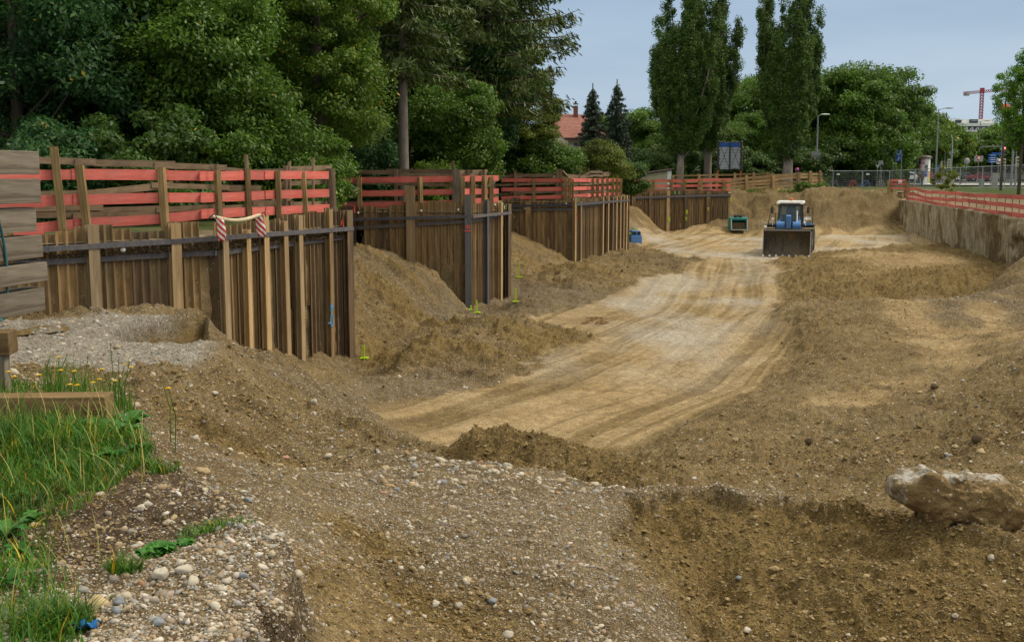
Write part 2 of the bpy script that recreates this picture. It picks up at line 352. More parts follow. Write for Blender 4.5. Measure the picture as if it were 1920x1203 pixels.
# bay slope before wall B
y_((662,462,35.8),(700,465,35.8),(750,482,35.7),(800,505,35.7),(850,545,35.6),(880,583,35.9),(640,470,33.5),(700,550,31),(660,560,29.8),(680,650,27.3),(800,600,31.3),(900,612,31.5),(760,520,33.2),(820,560,33.6),(700,610,28.9),(760,600,30.2))
z_(-2.4, (950,612),(880,608)); z_(-2.35,(900,625)); z_(-2.7, (1040,655),(750,680),(900,705),(1000,650),(830,690)); z_(-2.5, (850,640),(780,655),(930,650))
y_((905,580,36.6),(951,562,39)); z_(-2.8,(990,585),(1060,575),(1100,600))
# bay slope before wall C
y_((958,432,53.3),(1000,452,53),(1060,482,52.8),(1074,496,53),(970,480,46.5),(1000,500,46.2),(970,525,41.8),(1040,500,48.5),(1100,494,54),(1140,480,59),(1176,470,64))
z_(-2.2, (1110,489),(1080,500)); z_(-2.5, (1000,550),(1180,505),(1040,535),(1140,530)); z_(-2.68, (1300,492),(1200,475),(1250,485)); z_(-2.8,(1230,530))
# bay slope before wall D, back slope
y_((1182,388,83.6),(1210,402,84),(1240,432,85.5),(1200,425,76),(1186,405,78),(1190,445,70),(1225,437,80)); z_(-2.8,(1290,432),(1360,431),(1400,430),(1500,430),(1600,430),(1690,432),(1240,445))
y_((1371,368,89.5),(1450,366,90),(1540,357,91),(1600,356,91.5),(1660,356,92),(1700,362,92),(1380,400,88.6),(1480,395,88.8),(1600,392,89),(1680,398,89))
w_((1371,97,.0),(1500,99,.0),(1620,100,.05),(1700,100,.1),(1371,125,.0),(1500,125,.0),(1700,125,.1),(1250,95,-1),(1850,90,-1.2),(1850,70,-2.6),(2100,60,-2.5),(2100,100,0),(1900,52,-2.7))
y_((1420,385,89.2),(1500,380,89.8),(1580,385,89),(1650,372,90.2),(1600,412,88.2),(1460,410,87.8))
# beneath the upper ground on the left
w_((300,25,-1.2),(0,22,-1.),(450,35,-1),(300,50,-1),(600,60,-1),(900,75,-1),(1050,100,-1))
CPT = np.array(CPT)
def ab(x, y): yy = np.maximum(y, .5); return np.stack([x/yy*4.2, np.log(yy)*2.0], -1)
_c = ab(CPT[:,0], CPT[:,1])
_keep = []
for i in range(len(_c)):
    if all(np.hypot(*(_c[i]-_c[j])) > .02 for j in _keep): _keep.append(i)
CPT = CPT[_keep]; _c = _c[_keep]
def _ker(r): return np.sqrt(r*r+.0009)
_D = np.sqrt(((_c[:,None]-_c[None])**2).sum(-1)); _n = len(_c)
_A = np.zeros((_n+1,_n+1)); _A[:_n,:_n] = _ker(_D)-np.eye(_n)*.004; _A[:_n,_n] = 1; _A[_n,:_n] = 1
_w = np.linalg.solve(_A, np.concatenate([CPT[:,2], [0]]))
def base(x, y):
    sh = x.shape; q = ab(x.ravel(), y.ravel()); out = np.empty(len(q))
    for i in range(0, len(q), 40000):
        s = q[i:i+40000]; d = np.sqrt((s[:,None,0]-_c[None,:,0])**2+(s[:,None,1]-_c[None,:,1])**2); out[i:i+40000] = _ker(d) @ _w[:_n]+_w[_n]
    return out.reshape(sh)
def upoly(z, pts): return [(atZ(a, b, z).x, atZ(a, b, z).y) for a, b in pts]
ROAD = upoly(-2.8, [(1190,446),(1230,431),(1690,431),(1770,458),(1640,466),(1560,476),(1440,484),(1400,492),(1480,512),(1452,545),(1450,580),(1464,640),(1440,700),(1330,770),(1180,845),(1000,838),(830,838),(740,802),(690,770),
   (760,750),(960,726),(1050,684),(990,690),(1090,650),(1120,618),(950,606),(1080,575),(1180,548),(1230,522),(1320,492),(1200,466)])
PLAT = upoly(-.9, [(-150,705),(-100,590),(60,600),(200,590),(385,583),(442,650),(350,690),(250,706)])
TRK = [upoly(-2.25, q) for q in ([(1640,568),(1720,566),(1800,620),(1860,700),(1790,700),(1720,640)], [(1800,566),(1860,570),(1925,640),(1925,665),(1860,640)], [(1500,752),(1640,726),(1740,690),(1745,730),(1620,765)], )]
TRK2 = upoly(-2.55, [(1560,474),(1640,470),(1800,478),(1860,500),(1700,505),(1660,530),(1620,530),(1610,500)])
PATH = [atZ(a, b, -2.8) for a, b in [(1500,432),(1420,470),(1410,530),(1400,590),(1290,670),(1080,760),(800,860)]]
def ypoly(pts): return [(atY(a, b, Y).x, Y) for a, b, Y in pts]
SCOOP = ypoly([(1150,950,8.2),(1200,938,8.35),(1250,925,8.6),(1300,932,8.5),(1350,922,8.6),(1400,948,8.4),(1450,940,8.5),(1520,958,8.3),(1560,943,8.3),(1610,960,8.1),(1660,985,7.9),(1700,980,7.9),(1760,1005,7.6),(1880,1030,7.4),(2150,1060,7.0),(2200,1300,5),(1540,1300,5.4),(1500,1203,6.1),(1400,1130,6.7),(1290,1060,7.25),(1200,1000,7.8)])
NOTCH = upoly(-.9, [(188,622),(245,598),(320,587),(384,580),(398,596),(434,642),(340,641),(250,637)])
BANK = upoly(.02, [(300,862),(345,868),(385,885),(420,912),(455,938),(505,975),(548,1003),(566,1030),(548,1085),(492,1108),(470,1203),(462,1500),(-900,1500),(-900,700),(225,735),(285,800)])
RIVER = [(ypoly([(640,905,9.2),(760,935,8.3),(840,1000,7.2),(780,1010,6.8),(700,950,7.6)]), .0)]
HOL = [(atY(a, b, Y).x, Y, r_, d_) for a, b, Y, r_, d_ in ((760,1085,5.9,.30,.10),(960,1175,5.25,.34,.07),(690,985,6.6,.28,.07),(860,1120,5.7,.2,.05),(430,800,9.9,.7,.12),(1330,1040,7.7,.25,.07),(1210,930,9.0,.22,.0))]
# material samples: px,py,Y, gravel, clay, dark
MS = [(300,1100,4,1,0,0),(450,1180,3.6,1,0,0),(200,1180,3.5,.9,0,.3),(500,1060,4.3,1,0,0),(150,1000,4.6,.25,.3,1),(300,950,5,.35,.2,.9),(360,900,5.5,.4,.3,.8),(60,900,5.4,.1,.2,1),(450,930,6,.6,0,.2),(540,960,5.8,.7,0,.1),
 (640,1100,4.7,.2,0,0),(720,1180,4.4,.3,0,0),(600,1180,4,.15,.1,0),(850,1000,6.7,.85,.1,0),(1000,950,8,.9,.1,0),(1100,1000,7.4,.85,.1,0),(900,1100,5.9,.5,.45,0),(1000,1180,5.2,.45,.5,0),(1200,1150,6,.8,.1,0),(1250,1190,6.4,.8,.1,0),
 (750,900,9,.8,.1,0),(850,880,10.2,.95,0,0),(1000,900,9.5,.9,0,0),(1150,930,8.8,.9,0,0),(1350,915,8.7,.8,.1,0),(600,860,10,.5,.35,0),(500,840,9.6,.45,.3,0),(450,760,12,.35,.5,.1),(350,720,12,.35,.5,.2),(560,780,15,.35,.6,0),(650,820,15,.4,.7,0),
 (480,700,17.5,.3,.2,0),(560,720,18.8,.7,0,0),(650,740,20,.8,0,0),(600,690,22,.25,.3,0),(1300,1050,7.6,.05,1,.1),(1500,1050,7.5,.05,1,.1),(1700,1080,7,.1,.9,.1),(1350,1180,7,.1,1,0),(1600,1180,6.5,.1,.9,.2),(1850,1150,6.3,.15,.7,.4),(1870,1190,6,.15,.5,.6),
 (950,830,13.5,.05,1,.15),(1100,860,12.6,.05,1,.15),(1180,885,12,.1,.9,.1),(1300,880,13,.3,.4,0),(1500,850,14,.25,.45,0),(1700,880,11.5,.25,.4,0),(1850,850,11.6,.25,.5,.15),(1850,760,15,.25,.6,.2),(1700,760,17,.3,.2,0),(1500,700,21.5,.3,.15,0),(1600,640,26,.25,.35,0),(1800,650,24,.3,.1,0),
 (1550,580,31,.3,.4,0),(1480,640,27,.2,.6,0),(1550,530,41,.1,.9,0),(1700,535,40,.05,1,0),(1820,530,40,.05,1,0),(1640,500,46,.1,.5,0),(1500,490,54,.05,.9,0),(1900,520,35,.4,.1,0),(1850,560,33,1,0,0),(1800,480,56,.1,.5,0),
 (700,500,33.5,.45,.1,0),(780,510,33.8,.45,.1,0),(720,560,31,.1,.8,0),(850,560,33,.9,0,0),(900,600,32,.9,0,0),(800,620,30,.15,.6,0),(850,650,26.5,.2,.7,0),(1000,645,27.5,.05,1,0),(760,690,24.5,.2,.6,0),(800,730,22.5,.8,0,0),(680,740,21.7,.8,0,0),
 (1000,570,36.5,.95,0,0),(960,590,35,.8,0,0),(1000,480,49,.2,.1,0),(1060,520,46,.15,.7,0),(1150,500,52,.2,.6,0),(1230,490,54,.4,.4,.2),(1200,410,82,.3,0,0),(1210,440,72,.5,0,0),
 (1420,400,88,.35,.1,0),(1500,375,89.5,.3,.4,0),(1600,400,89,.3,.3,0),(1650,375,90,.3,.3,0),(1420,370,89,.1,.5,.9),(1550,420,88,.3,.3,.1),(1500,120,110,0,0,0)]
_mc = np.array([[gx(m[0], m[2]), m[2]] for m in MS]); _mv = np.array([m[3:] for m in MS]); _mab = ab(_mc[:,0], _mc[:,1])
def matw(x, y):
    sh = x.shape; q = ab(x.ravel(), y.ravel())
    q = q+np.stack([fbm(x.ravel()*1.3, y.ravel()*1.3, 3, 31), fbm(x.ravel()*1.3, y.ravel()*1.3, 3, 37)], -1)*np.clip(3/np.maximum(y.ravel(), 1), .02, .35)[:,None]*.35
    out = np.empty((len(q), 3))
    for i in range(0, len(q), 60000):
        s = q[i:i+60000]; d = (s[:,None,0]-_mab[None,:,0])**2+(s[:,None,1]-_mab[None,:,1])**2; w = 1/(d+.0008)**2.2; w /= w.sum(1, keepdims=True); out[i:i+60000] = w @ _mv
    return [out[:,k].reshape(sh) for k in range(3)]
def path_sd(x, y):
    d = sdline(x, y, PATH); return d
def terrain(x, y, masks=True):
    z = base(x, y)
    g, c, dk = matw(x, y)
    rd = sdpoly(x, y, ROAD)+.25+fbm(x*.55, y*.35, 4, 51)*np.clip(y*.022, .4, 1.1)+fbm(x*3, y*3, 2, 53)*.12
    dust = sstep(-.12, .32, rd)
    pt = sdpoly(x, y, PLAT)+fbm(x*1.1, y*1.1, 3, 57)*.35; plat = sstep(-.1, .35, pt)
    t = np.zeros_like(z)
    for P in TRK: t = np.maximum(t, sstep(-.3, .5, sdpoly(x, y, P)+fbm(x*.9, y*.9, 4, 59)*.9))
    t = np.maximum(t, .75*sstep(-.3, 1.2, sdpoly(x, y, TRK2)+fbm(x*.4, y*.25, 4, 61)*3.0))
    rough = 1-.82*dust-.88*plat*(1-dust)-.5*t*(1-dust)
    far = np.where(y > 14, np.clip(1.17+(y-14)*.02, 1.17, 2.2), np.clip(y/12, .35, 4))
    rg = 1-np.abs(fbm(x*1.1+9, y*1.1, 4, 21, .55))*2.2
    z = z+rough*(fbm(x*.5, y*.5, 3, 3)*.07*far+fbm(x*1.7, y*1.7, 4, 5, .6)*.085*np.clip(far, .7, 2.4)+(rg-.6)*.05*np.clip(far, .6, 2.5)+fbm(x*6, y*6, 5, 9, .68)*(.036+.030*c)*np.clip(far, .8, 2))
    z = z+rough*c*(np.abs(fbm(x*16, y*16, 3, 15))-.2)*.02
    # erosion runnels on the steep bays: follow the slope
    # ruts along the driving line
    pd = path_sd(x, y); wob = fbm(x*.16, y*.16, 2, 71)*.5
    rut = fbm((pd+wob)*1.9, y*.05, 4, 73, .62)
    rutf = fbm((pd+wob)*4.3, y*.05, 3, 79, .6); z = z+dust*((rut*.035+rutf*.04)*sstep(70, 20, y)+rut*.02)+dust*(fbm(x*.25, y*.25, 3, 75)*.03)
    band = sstep(.12, .3, fbm((pd+wob)*1.2, y*.08, 2, 77))*dust
    s = (x*.45-y*.9)
    z = z+band*np.sin(s*2*np.pi/.2+np.abs(((pd+wob)*2.2) % 1-.5)*5)*.016*(y < 45)
    hill = t*(1-dust); z = z+hill*(fbm((x*.9+y*.45)*1.8, y*.05, 3, 81)*.06+np.sin((x*.35-y*.95)*2*np.pi/.2)*.010)
    rid = sstep(.0, .5, fbm(x*.5+3, y*.22, 3, 85))*(1-dust)*(1-plat)*((x > 4) & (y > 13) & (y < 34)); z = z+rid*fbm((x*.8+y*.5)*1.1, (x*.5-y*.8)*.16, 4, 87)*.17
    dlw = sdline(x, y, LEFT); bay = sstep(.1, .6, dlw)*sstep(7.5, 3.5, dlw)*(y > 23)*(y < 86)*(1-dust)
    rn = fbm((.62*x+.78*y)*1.15, (.78*x-.62*y)*.10, 4, 141, .62); z = z+bay*rn*.26; c = np.clip(c+bay*rn*1.3, 0, 1); g = np.clip(g-bay*rn*.8, 0, 1)
    nb = (1-dust)*(1-plat)*sstep(9.5, 11.5, y)*sstep(24, 19, y)*(x < -.5)*sstep(.0, .4, dlw); rn2 = fbm((.55*x+.83*y)*1.5, (.83*x-.55*y)*.14, 4, 143, .6); z = z+nb*rn2*.17; c = np.clip(c+nb*rn2*1.0, 0, 1)
    z = z+sstep(86.8, 88.5, y)*sstep(93, 90.5, y)*(x > 17)*(fbm(x*.5, y*.9, 4, 151, .6)*.8+fbm(x*1.8, y*1.8, 3, 153)*.25); dk = np.clip(dk+sstep(87, 88, y)*(x > 17)*sstep(.12, .4, fbm(x*.35, y*.8, 3, 155))*.55, 0, 1)
    for hx, hy, hr, hd in HOL:
        q_ = np.exp(-(((x-hx)/hr)**2+((y-hy)/(hr*.8))**2)*(1+.6*fbm(x*3, y*3, 3, 161))); z = z-hd*q_; c = np.clip(c+1.3*q_, 0, 1); g = g*(1-np.clip(1.2*q_, 0, 1))
    # sharp broken edges
    jag = fbm(x*2.6, y*2.6, 4, 121, .65)*.22+fbm(x*11, y*11, 2, 123)*.03
    sc = sdpoly(x, y, SCOOP)+jag; inS = sstep(-.02, .05, sc); z = z-inS*(.075+.05*sstep(.0, .3, sc)+.10*sstep(.15, .5, fbm(x*1.6, y*1.6, 4, 125))*sstep(.1, .4, sc))+.035*sstep(-.5, -.02, sc)*(1-inS)*(y > 6.9)
    nt_ = sdpoly(x, y, NOTCH)+jag*.35; inN = sstep(-.03, .10, nt_); z = z-inN*.45-.3*sstep(.0, .35, nt_); plat = plat*(1-inN)
    bk = sdpoly(x, y, BANK)+jag*.45; outB = 1-sstep(-.03, .03, bk); nearB = sstep(7.2, 5.8, y)*sstep(-.06, -.02, x/np.maximum(y, .5)*0+.0)*(bk > -3); z = z-outB*.17*sstep(7.2, 5.8, y)*(bk > -9)
    g = g*(1-inS)*(1-inN)*(1-.7*sstep(-.02, -.1, bk)*sstep(-1.1, -.5, bk)*sstep(6, 5.2, y)); c = np.maximum(np.maximum(c, inS), inN); lip = sstep(-.10, -.03, bk)*sstep(.12, .03, bk)*sstep(7.2, 5.8, y)
    dk = np.clip(np.maximum(dk*(bk > -.05)+dk*.3*(bk <= -.05), .6*lip), 0, 1)
    crumb = np.clip(c+.3*g, 0, 1)*(1-dust); z = z+crumb*((np.abs(fbm(x*9, y*9, 3, 131, .6))-.25)*.06+fbm(x*34, y*34, 2, 133)*.005+fbm(x*3.2, y*3.2, 3, 135)*.07+(.3-np.abs(fbm(x*1.9+5, y*1.9, 3, 137)))*.06)*np.clip(y/7, .6, 2.0)
    # walls: keep the pit ground clear of the upper ground
    dl = sdline(x, y, LEFT); ok = (y < 88.5) & (x < D1.x-.1)
    z = np.where((dl < -.12) & ok, np.minimum(z, gleft(x, y)-.55), z)
    dr = -sdline(x, y, [R0, R1, R2]); z = np.where((dr < -.3) & (y > 34) & (y < 87.6), np.minimum(z, -1.2), z)
    if not masks: return z
    g = np.maximum(g*(1-.75*dust), plat*.9)*(1-.8*t); c = c*(1-dust)*(1-plat)*(1-t); dust2 = np.maximum(dust*np.clip(.72+rut*1.5+rutf*2.3+fbm((pd+wob)*.7, y*.04, 4, 93, .6)*1.2+fbm(x*.3, y*.12, 4, 91)*.5+.3*sstep(35, 60, y), .0, 1), t*.8)
    return z, g, c, dk*(1-dust), dust2, dust, plat
# ------------------------------------------------------------------ pit ground mesh
u = np.concatenate([np.linspace(-1.5, -.5, 110), np.linspace(-.5, .5, 920)[1:-1], np.linspace(.5, 1.6, 130)]); NU, NV = len(u), 1450
u = u; v = np.exp(np.linspace(np.log(1.15), np.log(128), NV))
YY, UU = np.meshgrid(v, u, indexing='ij'); XX = UU*YY
ZZ, GG, CC, DK, DU, RD, PT = terrain(XX, YY)
V = np.stack([XX, YY, ZZ], -1).reshape(-1, 3)
idx = np.arange(NU*NV).reshape(NV, NU)
Fq = np.stack([idx[:-1,:-1], idx[:-1,1:], idx[1:,1:], idx[1:,:-1]], -1)
dl = sdline(XX, YY, LEFT); dr = -sdline(XX, YY, [R0, R1, R2])
bad = ((dl < -.6) & (YY < 90) & (XX < D1.x-.3)) | ((dr < -.8) & (YY > 37) & (YY < 88)) | (YY > 92.4)
cb = bad[:-1,:-1] & bad[1:,1:] & bad[1:,:-1] & bad[:-1,1:]
Fq = Fq[~cb].reshape(-1, 4)
def groundmat():
    n = NM('pit_earth', .95, 0, .12)
    at = n.attr('soil', 'Color'); sp_ = n.n.new('ShaderNodeSeparateColor'); n.L(at, sp_.inputs[0]); g, c, du = sp_.outputs
    dk = n.attr('topsoil'); wet = n.attr('wet')
    f1 = n.noise(.9, 8, .62); f2 = n.noise(7, 6, .7); f3 = n.noise(45, 4, .7)
    soil = n.ramp(f1, [(.3, (.15,.097,.037)), (.5, (.24,.166,.072)), (.7, (.33,.24,.118))])
    clay = n.ramp(f1, [(.3, (.15,.098,.034)), (.7, (.25,.175,.072))])
    dust = n.ramp(f1, [(.3, (.36,.25,.12)), (.6, (.46,.34,.19)), (.75, (.52,.41,.255))])
    grav = n.ramp(f1, [(.3, (.135,.098,.054)), (.7, (.235,.182,.115))])
    top = n.ramp(f2, [(.3, (.055,.036,.022)), (.7, (.13,.092,.058))])
    k = n.mix(c, soil, clay); k = n.mix(n.math('MULTIPLY', g, .75), k, grav); k = n.mix(dk, k, top)
    dn = n.math('MULTIPLY', du, n.ramp(n.noise(1.3, 7, .7), [(.28, .35), (.6, 1.)])); k = n.mix(dn, k, dust)
    pale = n.math('MULTIPLY', n.attr('pale'), n.ramp(n.noise(.28, 6, .62, stretch=(1, .5, 1)), [(.42, 0.), (.60, .75)])); k = n.mix(pale, k, (.47,.43,.37)); k = n.mix(n.math('MULTIPLY', n.attr('plat'), .8), k, n.ramp(f2, [(.3, (.30,.275,.235)), (.7, (.47,.45,.42))]))
    k = n.mix(1.0, k, n.ramp(f2, [(.25, .55), (.75, 1.35)]), 'MULTIPLY'); k = n.mix(1.0, k, n.ramp(f3, [(.30, .36), (.70, 1.5)]), 'MULTIPLY')
    # small stones in two sizes
    hs = []
    for sc, lo in ((38, .80), (85, .72), (22, .93)):
        vd = n.vor(sc); vcn = n.vor(sc, out='Color'); se = n.n.new('ShaderNodeSeparateColor'); n.L(vcn, se.inputs[0])
        thr = n.math('SUBTRACT', 1.0 if sc != 22 else 1.08, n.math('MULTIPLY', n.math('ADD', n.math('MULTIPLY', g, .55), .10), 1 if sc != 22 else .8))
        on = n.math('GREATER_THAN', se.outputs[0], thr); mk = n.math('MULTIPLY', on, n.ramp(vd, [(.30, 1.), (.42, 0.)]))
        mk = n.math('MULTIPLY', mk, n.math('SUBTRACT', 1.0, n.math('MULTIPLY', du, .75)))
        sc_ = n.ramp(se.outputs[1], [(0, (.38,.28,.16)), (.3, (.25,.225,.20)), (.55, (.48,.42,.33)), (.8, (.33,.23,.12)), (1, (.55,.50,.43))])
        k = n.mix(n.math('MULTIPLY', mk, .85), k, sc_); hs.append(n.math('MULTIPLY', mk, 1.0 if sc == 38 else .5))
    k = n.mix(n.math('MULTIPLY', wet, .5), k, n.mix(1.0, k, (.45,.42,.38), 'MULTIPLY'))
    n.col(k)
    h = n.math('ADD', n.math('MULTIPLY', f3, .5), n.math('ADD', hs[0], hs[1])); h = n.math('ADD', h, n.math('MULTIPLY', f2, 1.2))
    n.bump(h, .06, 1.0)
    return n.m
M['earth'] = groundmat()
used = np.zeros(NU*NV, bool); used[Fq.ravel()] = True; remap = np.cumsum(used)-1
me = npmesh('pit_ground', V[used], remap[Fq], M['earth'], True)
def pattr(me, name, arr):
    a = me.attributes.new(name, 'FLOAT', 'POINT'); a.data.foreach_set('value', arr.astype(np.float32))
ca = me.attributes.new('soil', 'FLOAT_COLOR', 'POINT')
cc = np.stack([GG, CC, DU, np.ones_like(GG)], -1).reshape(-1, 4)[used]; ca.data.foreach_set('color', cc.astype(np.float32).ravel())
pattr(me, 'topsoil', DK.ravel()[used])
pattr(me, 'plat', PT.ravel()[used])
PALE = sdpoly(XX, YY, upoly(-2.8, [(1000,600),(1200,540),(1230,435),(1700,435),(1700,470),(1480,490),(1480,560),(1464,640),(1440,700),(1300,780),(1000,700),(1100,640)]))
pattr(me, 'pale', (sstep(-1, 2, PALE+fbm(XX*.2, YY*.2, 3, 95)*2)*np.maximum(RD, .0)*sstep(17, 28, YY)).ravel()[used])
PUD = [(1115,601,-2.8,.55,.3),(70,622,-.9,.62,.2)]
wet = np.zeros_like(ZZ)
for px, py, z, a, b in PUD:
    p = atZ(px, py, z); wet = np.maximum(wet, np.exp(-(((XX-p.x)/(a*1.6))**2+((YY-p.y)/(b*5))**2)))
pattr(me, 'wet', wet.ravel()[used])
link(tag(bpy.data.objects.new('ground', me), kind='structure'))
def Hh(x, y): return float(terrain(np.array([x]), np.array([y]), False)[0])
def Hs(x, y): return terrain(np.array(x), np.array(y), False)
# ------------------------------------------------------------------ puddles
n = NM('puddle_water', .04, 0, .5); n.col((.16,.115,.05)); M['pud'] = n.m
for i, (px, py, z, a, b) in enumerate(PUD):
    p = atZ(px, py, z); rngp = np.random.default_rng(100+i)
    t = np.linspace(0, 2*np.pi, 40, endpoint=False); r = 1+.28*np.sin(2*t+rngp.random()*6)+.2*np.sin(3*t+rngp.random()*6)+.1*np.sin(7*t+i)
    xs = p.x+a*r*np.cos(t)*.8; ys = p.y+b*2.2*r*np.sin(t)
    cx_, cy_ = p.x+(rngp.random(60)-.5)*a, p.y+(rngp.random(60)-.5)*b*2
    lev = float(np.percentile(Hs(cx_, cy_), 50))+.004
    mb = MB(); mb.add([(x, y, lev) for x, y in zip(xs, ys)], [tuple(range(40))]); mb.build('puddle', M['pud'], loc=(p.x, p.y, lev), kind='structure')
# ------------------------------------------------------------------ upper ground ribbon round the pit
E_ = Vector((33.0, 92.0, 0))
path = []
def seg_pts(a, b, step): n_ = max(1, int((b-a).length/step)); return [a+(b-a)*(i/n_) for i in range(n_)]
LP = LEFT+[Vector((gx(1371, 91.9), 91.9, 0)), E_]
dL = Vector((-.6, .8, 0)); dR = Vector((.8, .6, 0)); dE = Vector((1, -.15, 0)).normalized()
for a, b in zip(LP[:-1], LP[1:]): path += [(p, dL, 0.) for p in seg_pts(a, b, 1.5)]
for i in range(13):
    t = i/12; path.append((E_, (dL*(1-t)+dR*t).normalized(), t))
for a, b in ((E_, R2), (R2, R1), (R1, R0), (R0, Vector((14.5, 22, 0)))): path += [(p, dR, 1.) for p in seg_pts(a, b, 1.5)][1 if a is E_ else 0:]
path.append((Vector((14.5, 22, 0)), dR, 1.)); 
for i in range(1, 6): path.append((Vector((14.5, 22, 0)), (dR*(1-i/5)+dE*i/5).normalized(), 1.))
DS = [0,.15,.35,.6,1,1.5,2.1,3,4,5.5,7.5,10,14,20,28,40,60,90,140,220,400,800,2500]
def zright(d, x, y): return -.52+.85*sstep(.2, 3.6, d)-.25*sstep(6, 30, d)
V2 = []
for p, d, t in path:
    for k in DS:
        x, y = p.x+d.x*k, p.y+d.y*k
        zl = float(gleft(x, y)); zr = float(zright(np.array(k), x, y)); z = zl*(1-t)+zr*t
        z += float(fbm(np.array(x*1.3), np.array(y*1.3), 4, 11))*.07*min(1, k)
        if k == 0: z -= .03
        V2.append((x, y, z))
nd = len(DS); ii = np.arange(len(V2)).reshape(len(path), nd)
F2 = np.stack([ii[:-1,:-1], ii[1:,:-1], ii[1:,1:], ii[:-1,1:]], -1).reshape(-1, 4)
n = NM('upper_earth', .95, 0, .1); f = n.noise(.35, 7, .65); f2 = n.noise(9, 6, .7)
gc = n.ramp(f2, [(.3, (.018,.034,.007)), (.7, (.055,.085,.018))]); ec = n.ramp(f2, [(.3, (.16,.115,.065)), (.7, (.33,.27,.19))])
d_ = n.attr('green'); k = n.mix(n.math('MULTIPLY', d_, n.ramp(f, [(.25, .5), (.5, 1.)])), ec, gc); n.col(k).bump(f2, .04, .8); M['uearth'] = n.m
me = npmesh('upper_ground', V2, F2, M['uearth'], True)
V2 = np.array(V2); dd = np.tile(np.array(DS), len(path)); tt = np.repeat([q[2] for q in path], nd)
pattr(me, 'green', np.where(tt > .5, sstep(1.8, 4.0, dd), sstep(.8, 2.5, dd)*.9))
link(tag(bpy.data.objects.new('upper_ground', me), kind='structure'))
def on_up(x, y):                                 # height of the upper ground away from the pit
    return float(gleft(x, y)) if x < 30 else .1
# ------------------------------------------------------------------ sheet pile walls
def wallxy(px, py, a, b):
    r = ray(px, py); dx, dy = b.x-a.x, b.y-a.y
    t = (a.x*dy-a.y*dx)/(r[0]*dy-r[1]*dx); return Vector((r[0]*t, r[1]*t, HZ+r[2]*t))
def seg_for(px, segs):
    for (p0, p1, a, b) in segs:
        if px <= p1: return a, b
    return segs[-1][2], segs[-1][3]
def onwall(px, py, segs):
    a, b = seg_for(px, segs); p = wallxy(px, py, a, b); return p, (b-a).normalized()
def sheet_mesh(w, Lz, seed):
    r = random.Random(seed); dp = .055
    pr = [(0,0),(w*.10,0),(w*.19,dp),(w*.42,dp),(w*.51,0),(w*.62,0),(w*.70,dp),(w*.90,dp),(w*.97,0),(w,0)]
    fr = pr; bk = [(x, y+.014) for x, y in pr]; n_ = len(pr); zs = [0, -.4, -1, -2, -Lz]
    vs = []
    for z in zs: vs += [(x, y, z) for x, y in fr]+[(x, y, z) for x, y in bk]
    m = 2*n_; fs = []
    for k in range(len(zs)-1):
        o0, o1 = k*m, (k+1)*m
        for i in range(n_-1):
            fs += [(o1+i, o1+i+1, o0+i+1, o0+i), (o0+n_+i, o0+n_+i+1, o1+n_+i+1, o1+n_+i)]
        fs += [(o0, o0+n_, o1+n_, o1), (o0+n_-1, o1+n_-1, o1+2*n_-1, o0+2*n_-1)]
    for i in range(n_-1): fs.append((i, i+1, n_+i+1, n_+i))
    mb = MB(); mb.add(vs, fs); me = bpy.data.meshes.new('sheet'); me.from_pydata(mb.v, [], mb.f); me.update(); return me
SH = {}
for k, w in (('n', .34), ('w', .42)):
    for q, mt in (('p', 'pile'), ('d', 'pile_dark')):
        m_ = sheet_mesh(w, 4.3, 1); m_.materials.append(M[mt]); SH[k+q] = m_
    for q, mt in (('s', 'pile'),):
        m_ = sheet_mesh(w, .75, 1); m_.materials.append(M[mt]); SH[k+q] = m_
def hpost_mesh(w, d, L, mt):
    mb = MB(); t = .02
    pr = [(-w/2,-d),(w/2,-d),(w/2,-d+t),(t/2,-d+t),(t/2,-t),(w/2,-t),(w/2,0),(-w/2,0),(-w/2,-t),(-t/2,-t),(-t/2,-d+t),(-w/2,-d+t)]
    n_ = len(pr); vs = [(x, y, z) for z in (0, -L) for x, y in pr]
    fs = [((i+1) % n_, i, n_+i, n_+(i+1) % n_)[::-1] for i in range(n_)]+[tuple(range(n_))]
    mb.add(vs, fs); me = bpy.data.meshes.new('steel_post'); me.from_pydata(mb.v, [], mb.f); me.materials.append(M[mt]); me.update(); return me
def interp(tab, x):
    return float(np.interp(x, [t[0] for t in tab], [t[1] for t in tab]))
def put(name, me, parent, loc, rz):
    o = bpy.data.objects.new(name, me); link(o, parent); o.location = loc-parent.location; o.rotation_euler = (0, 0, rz); return o
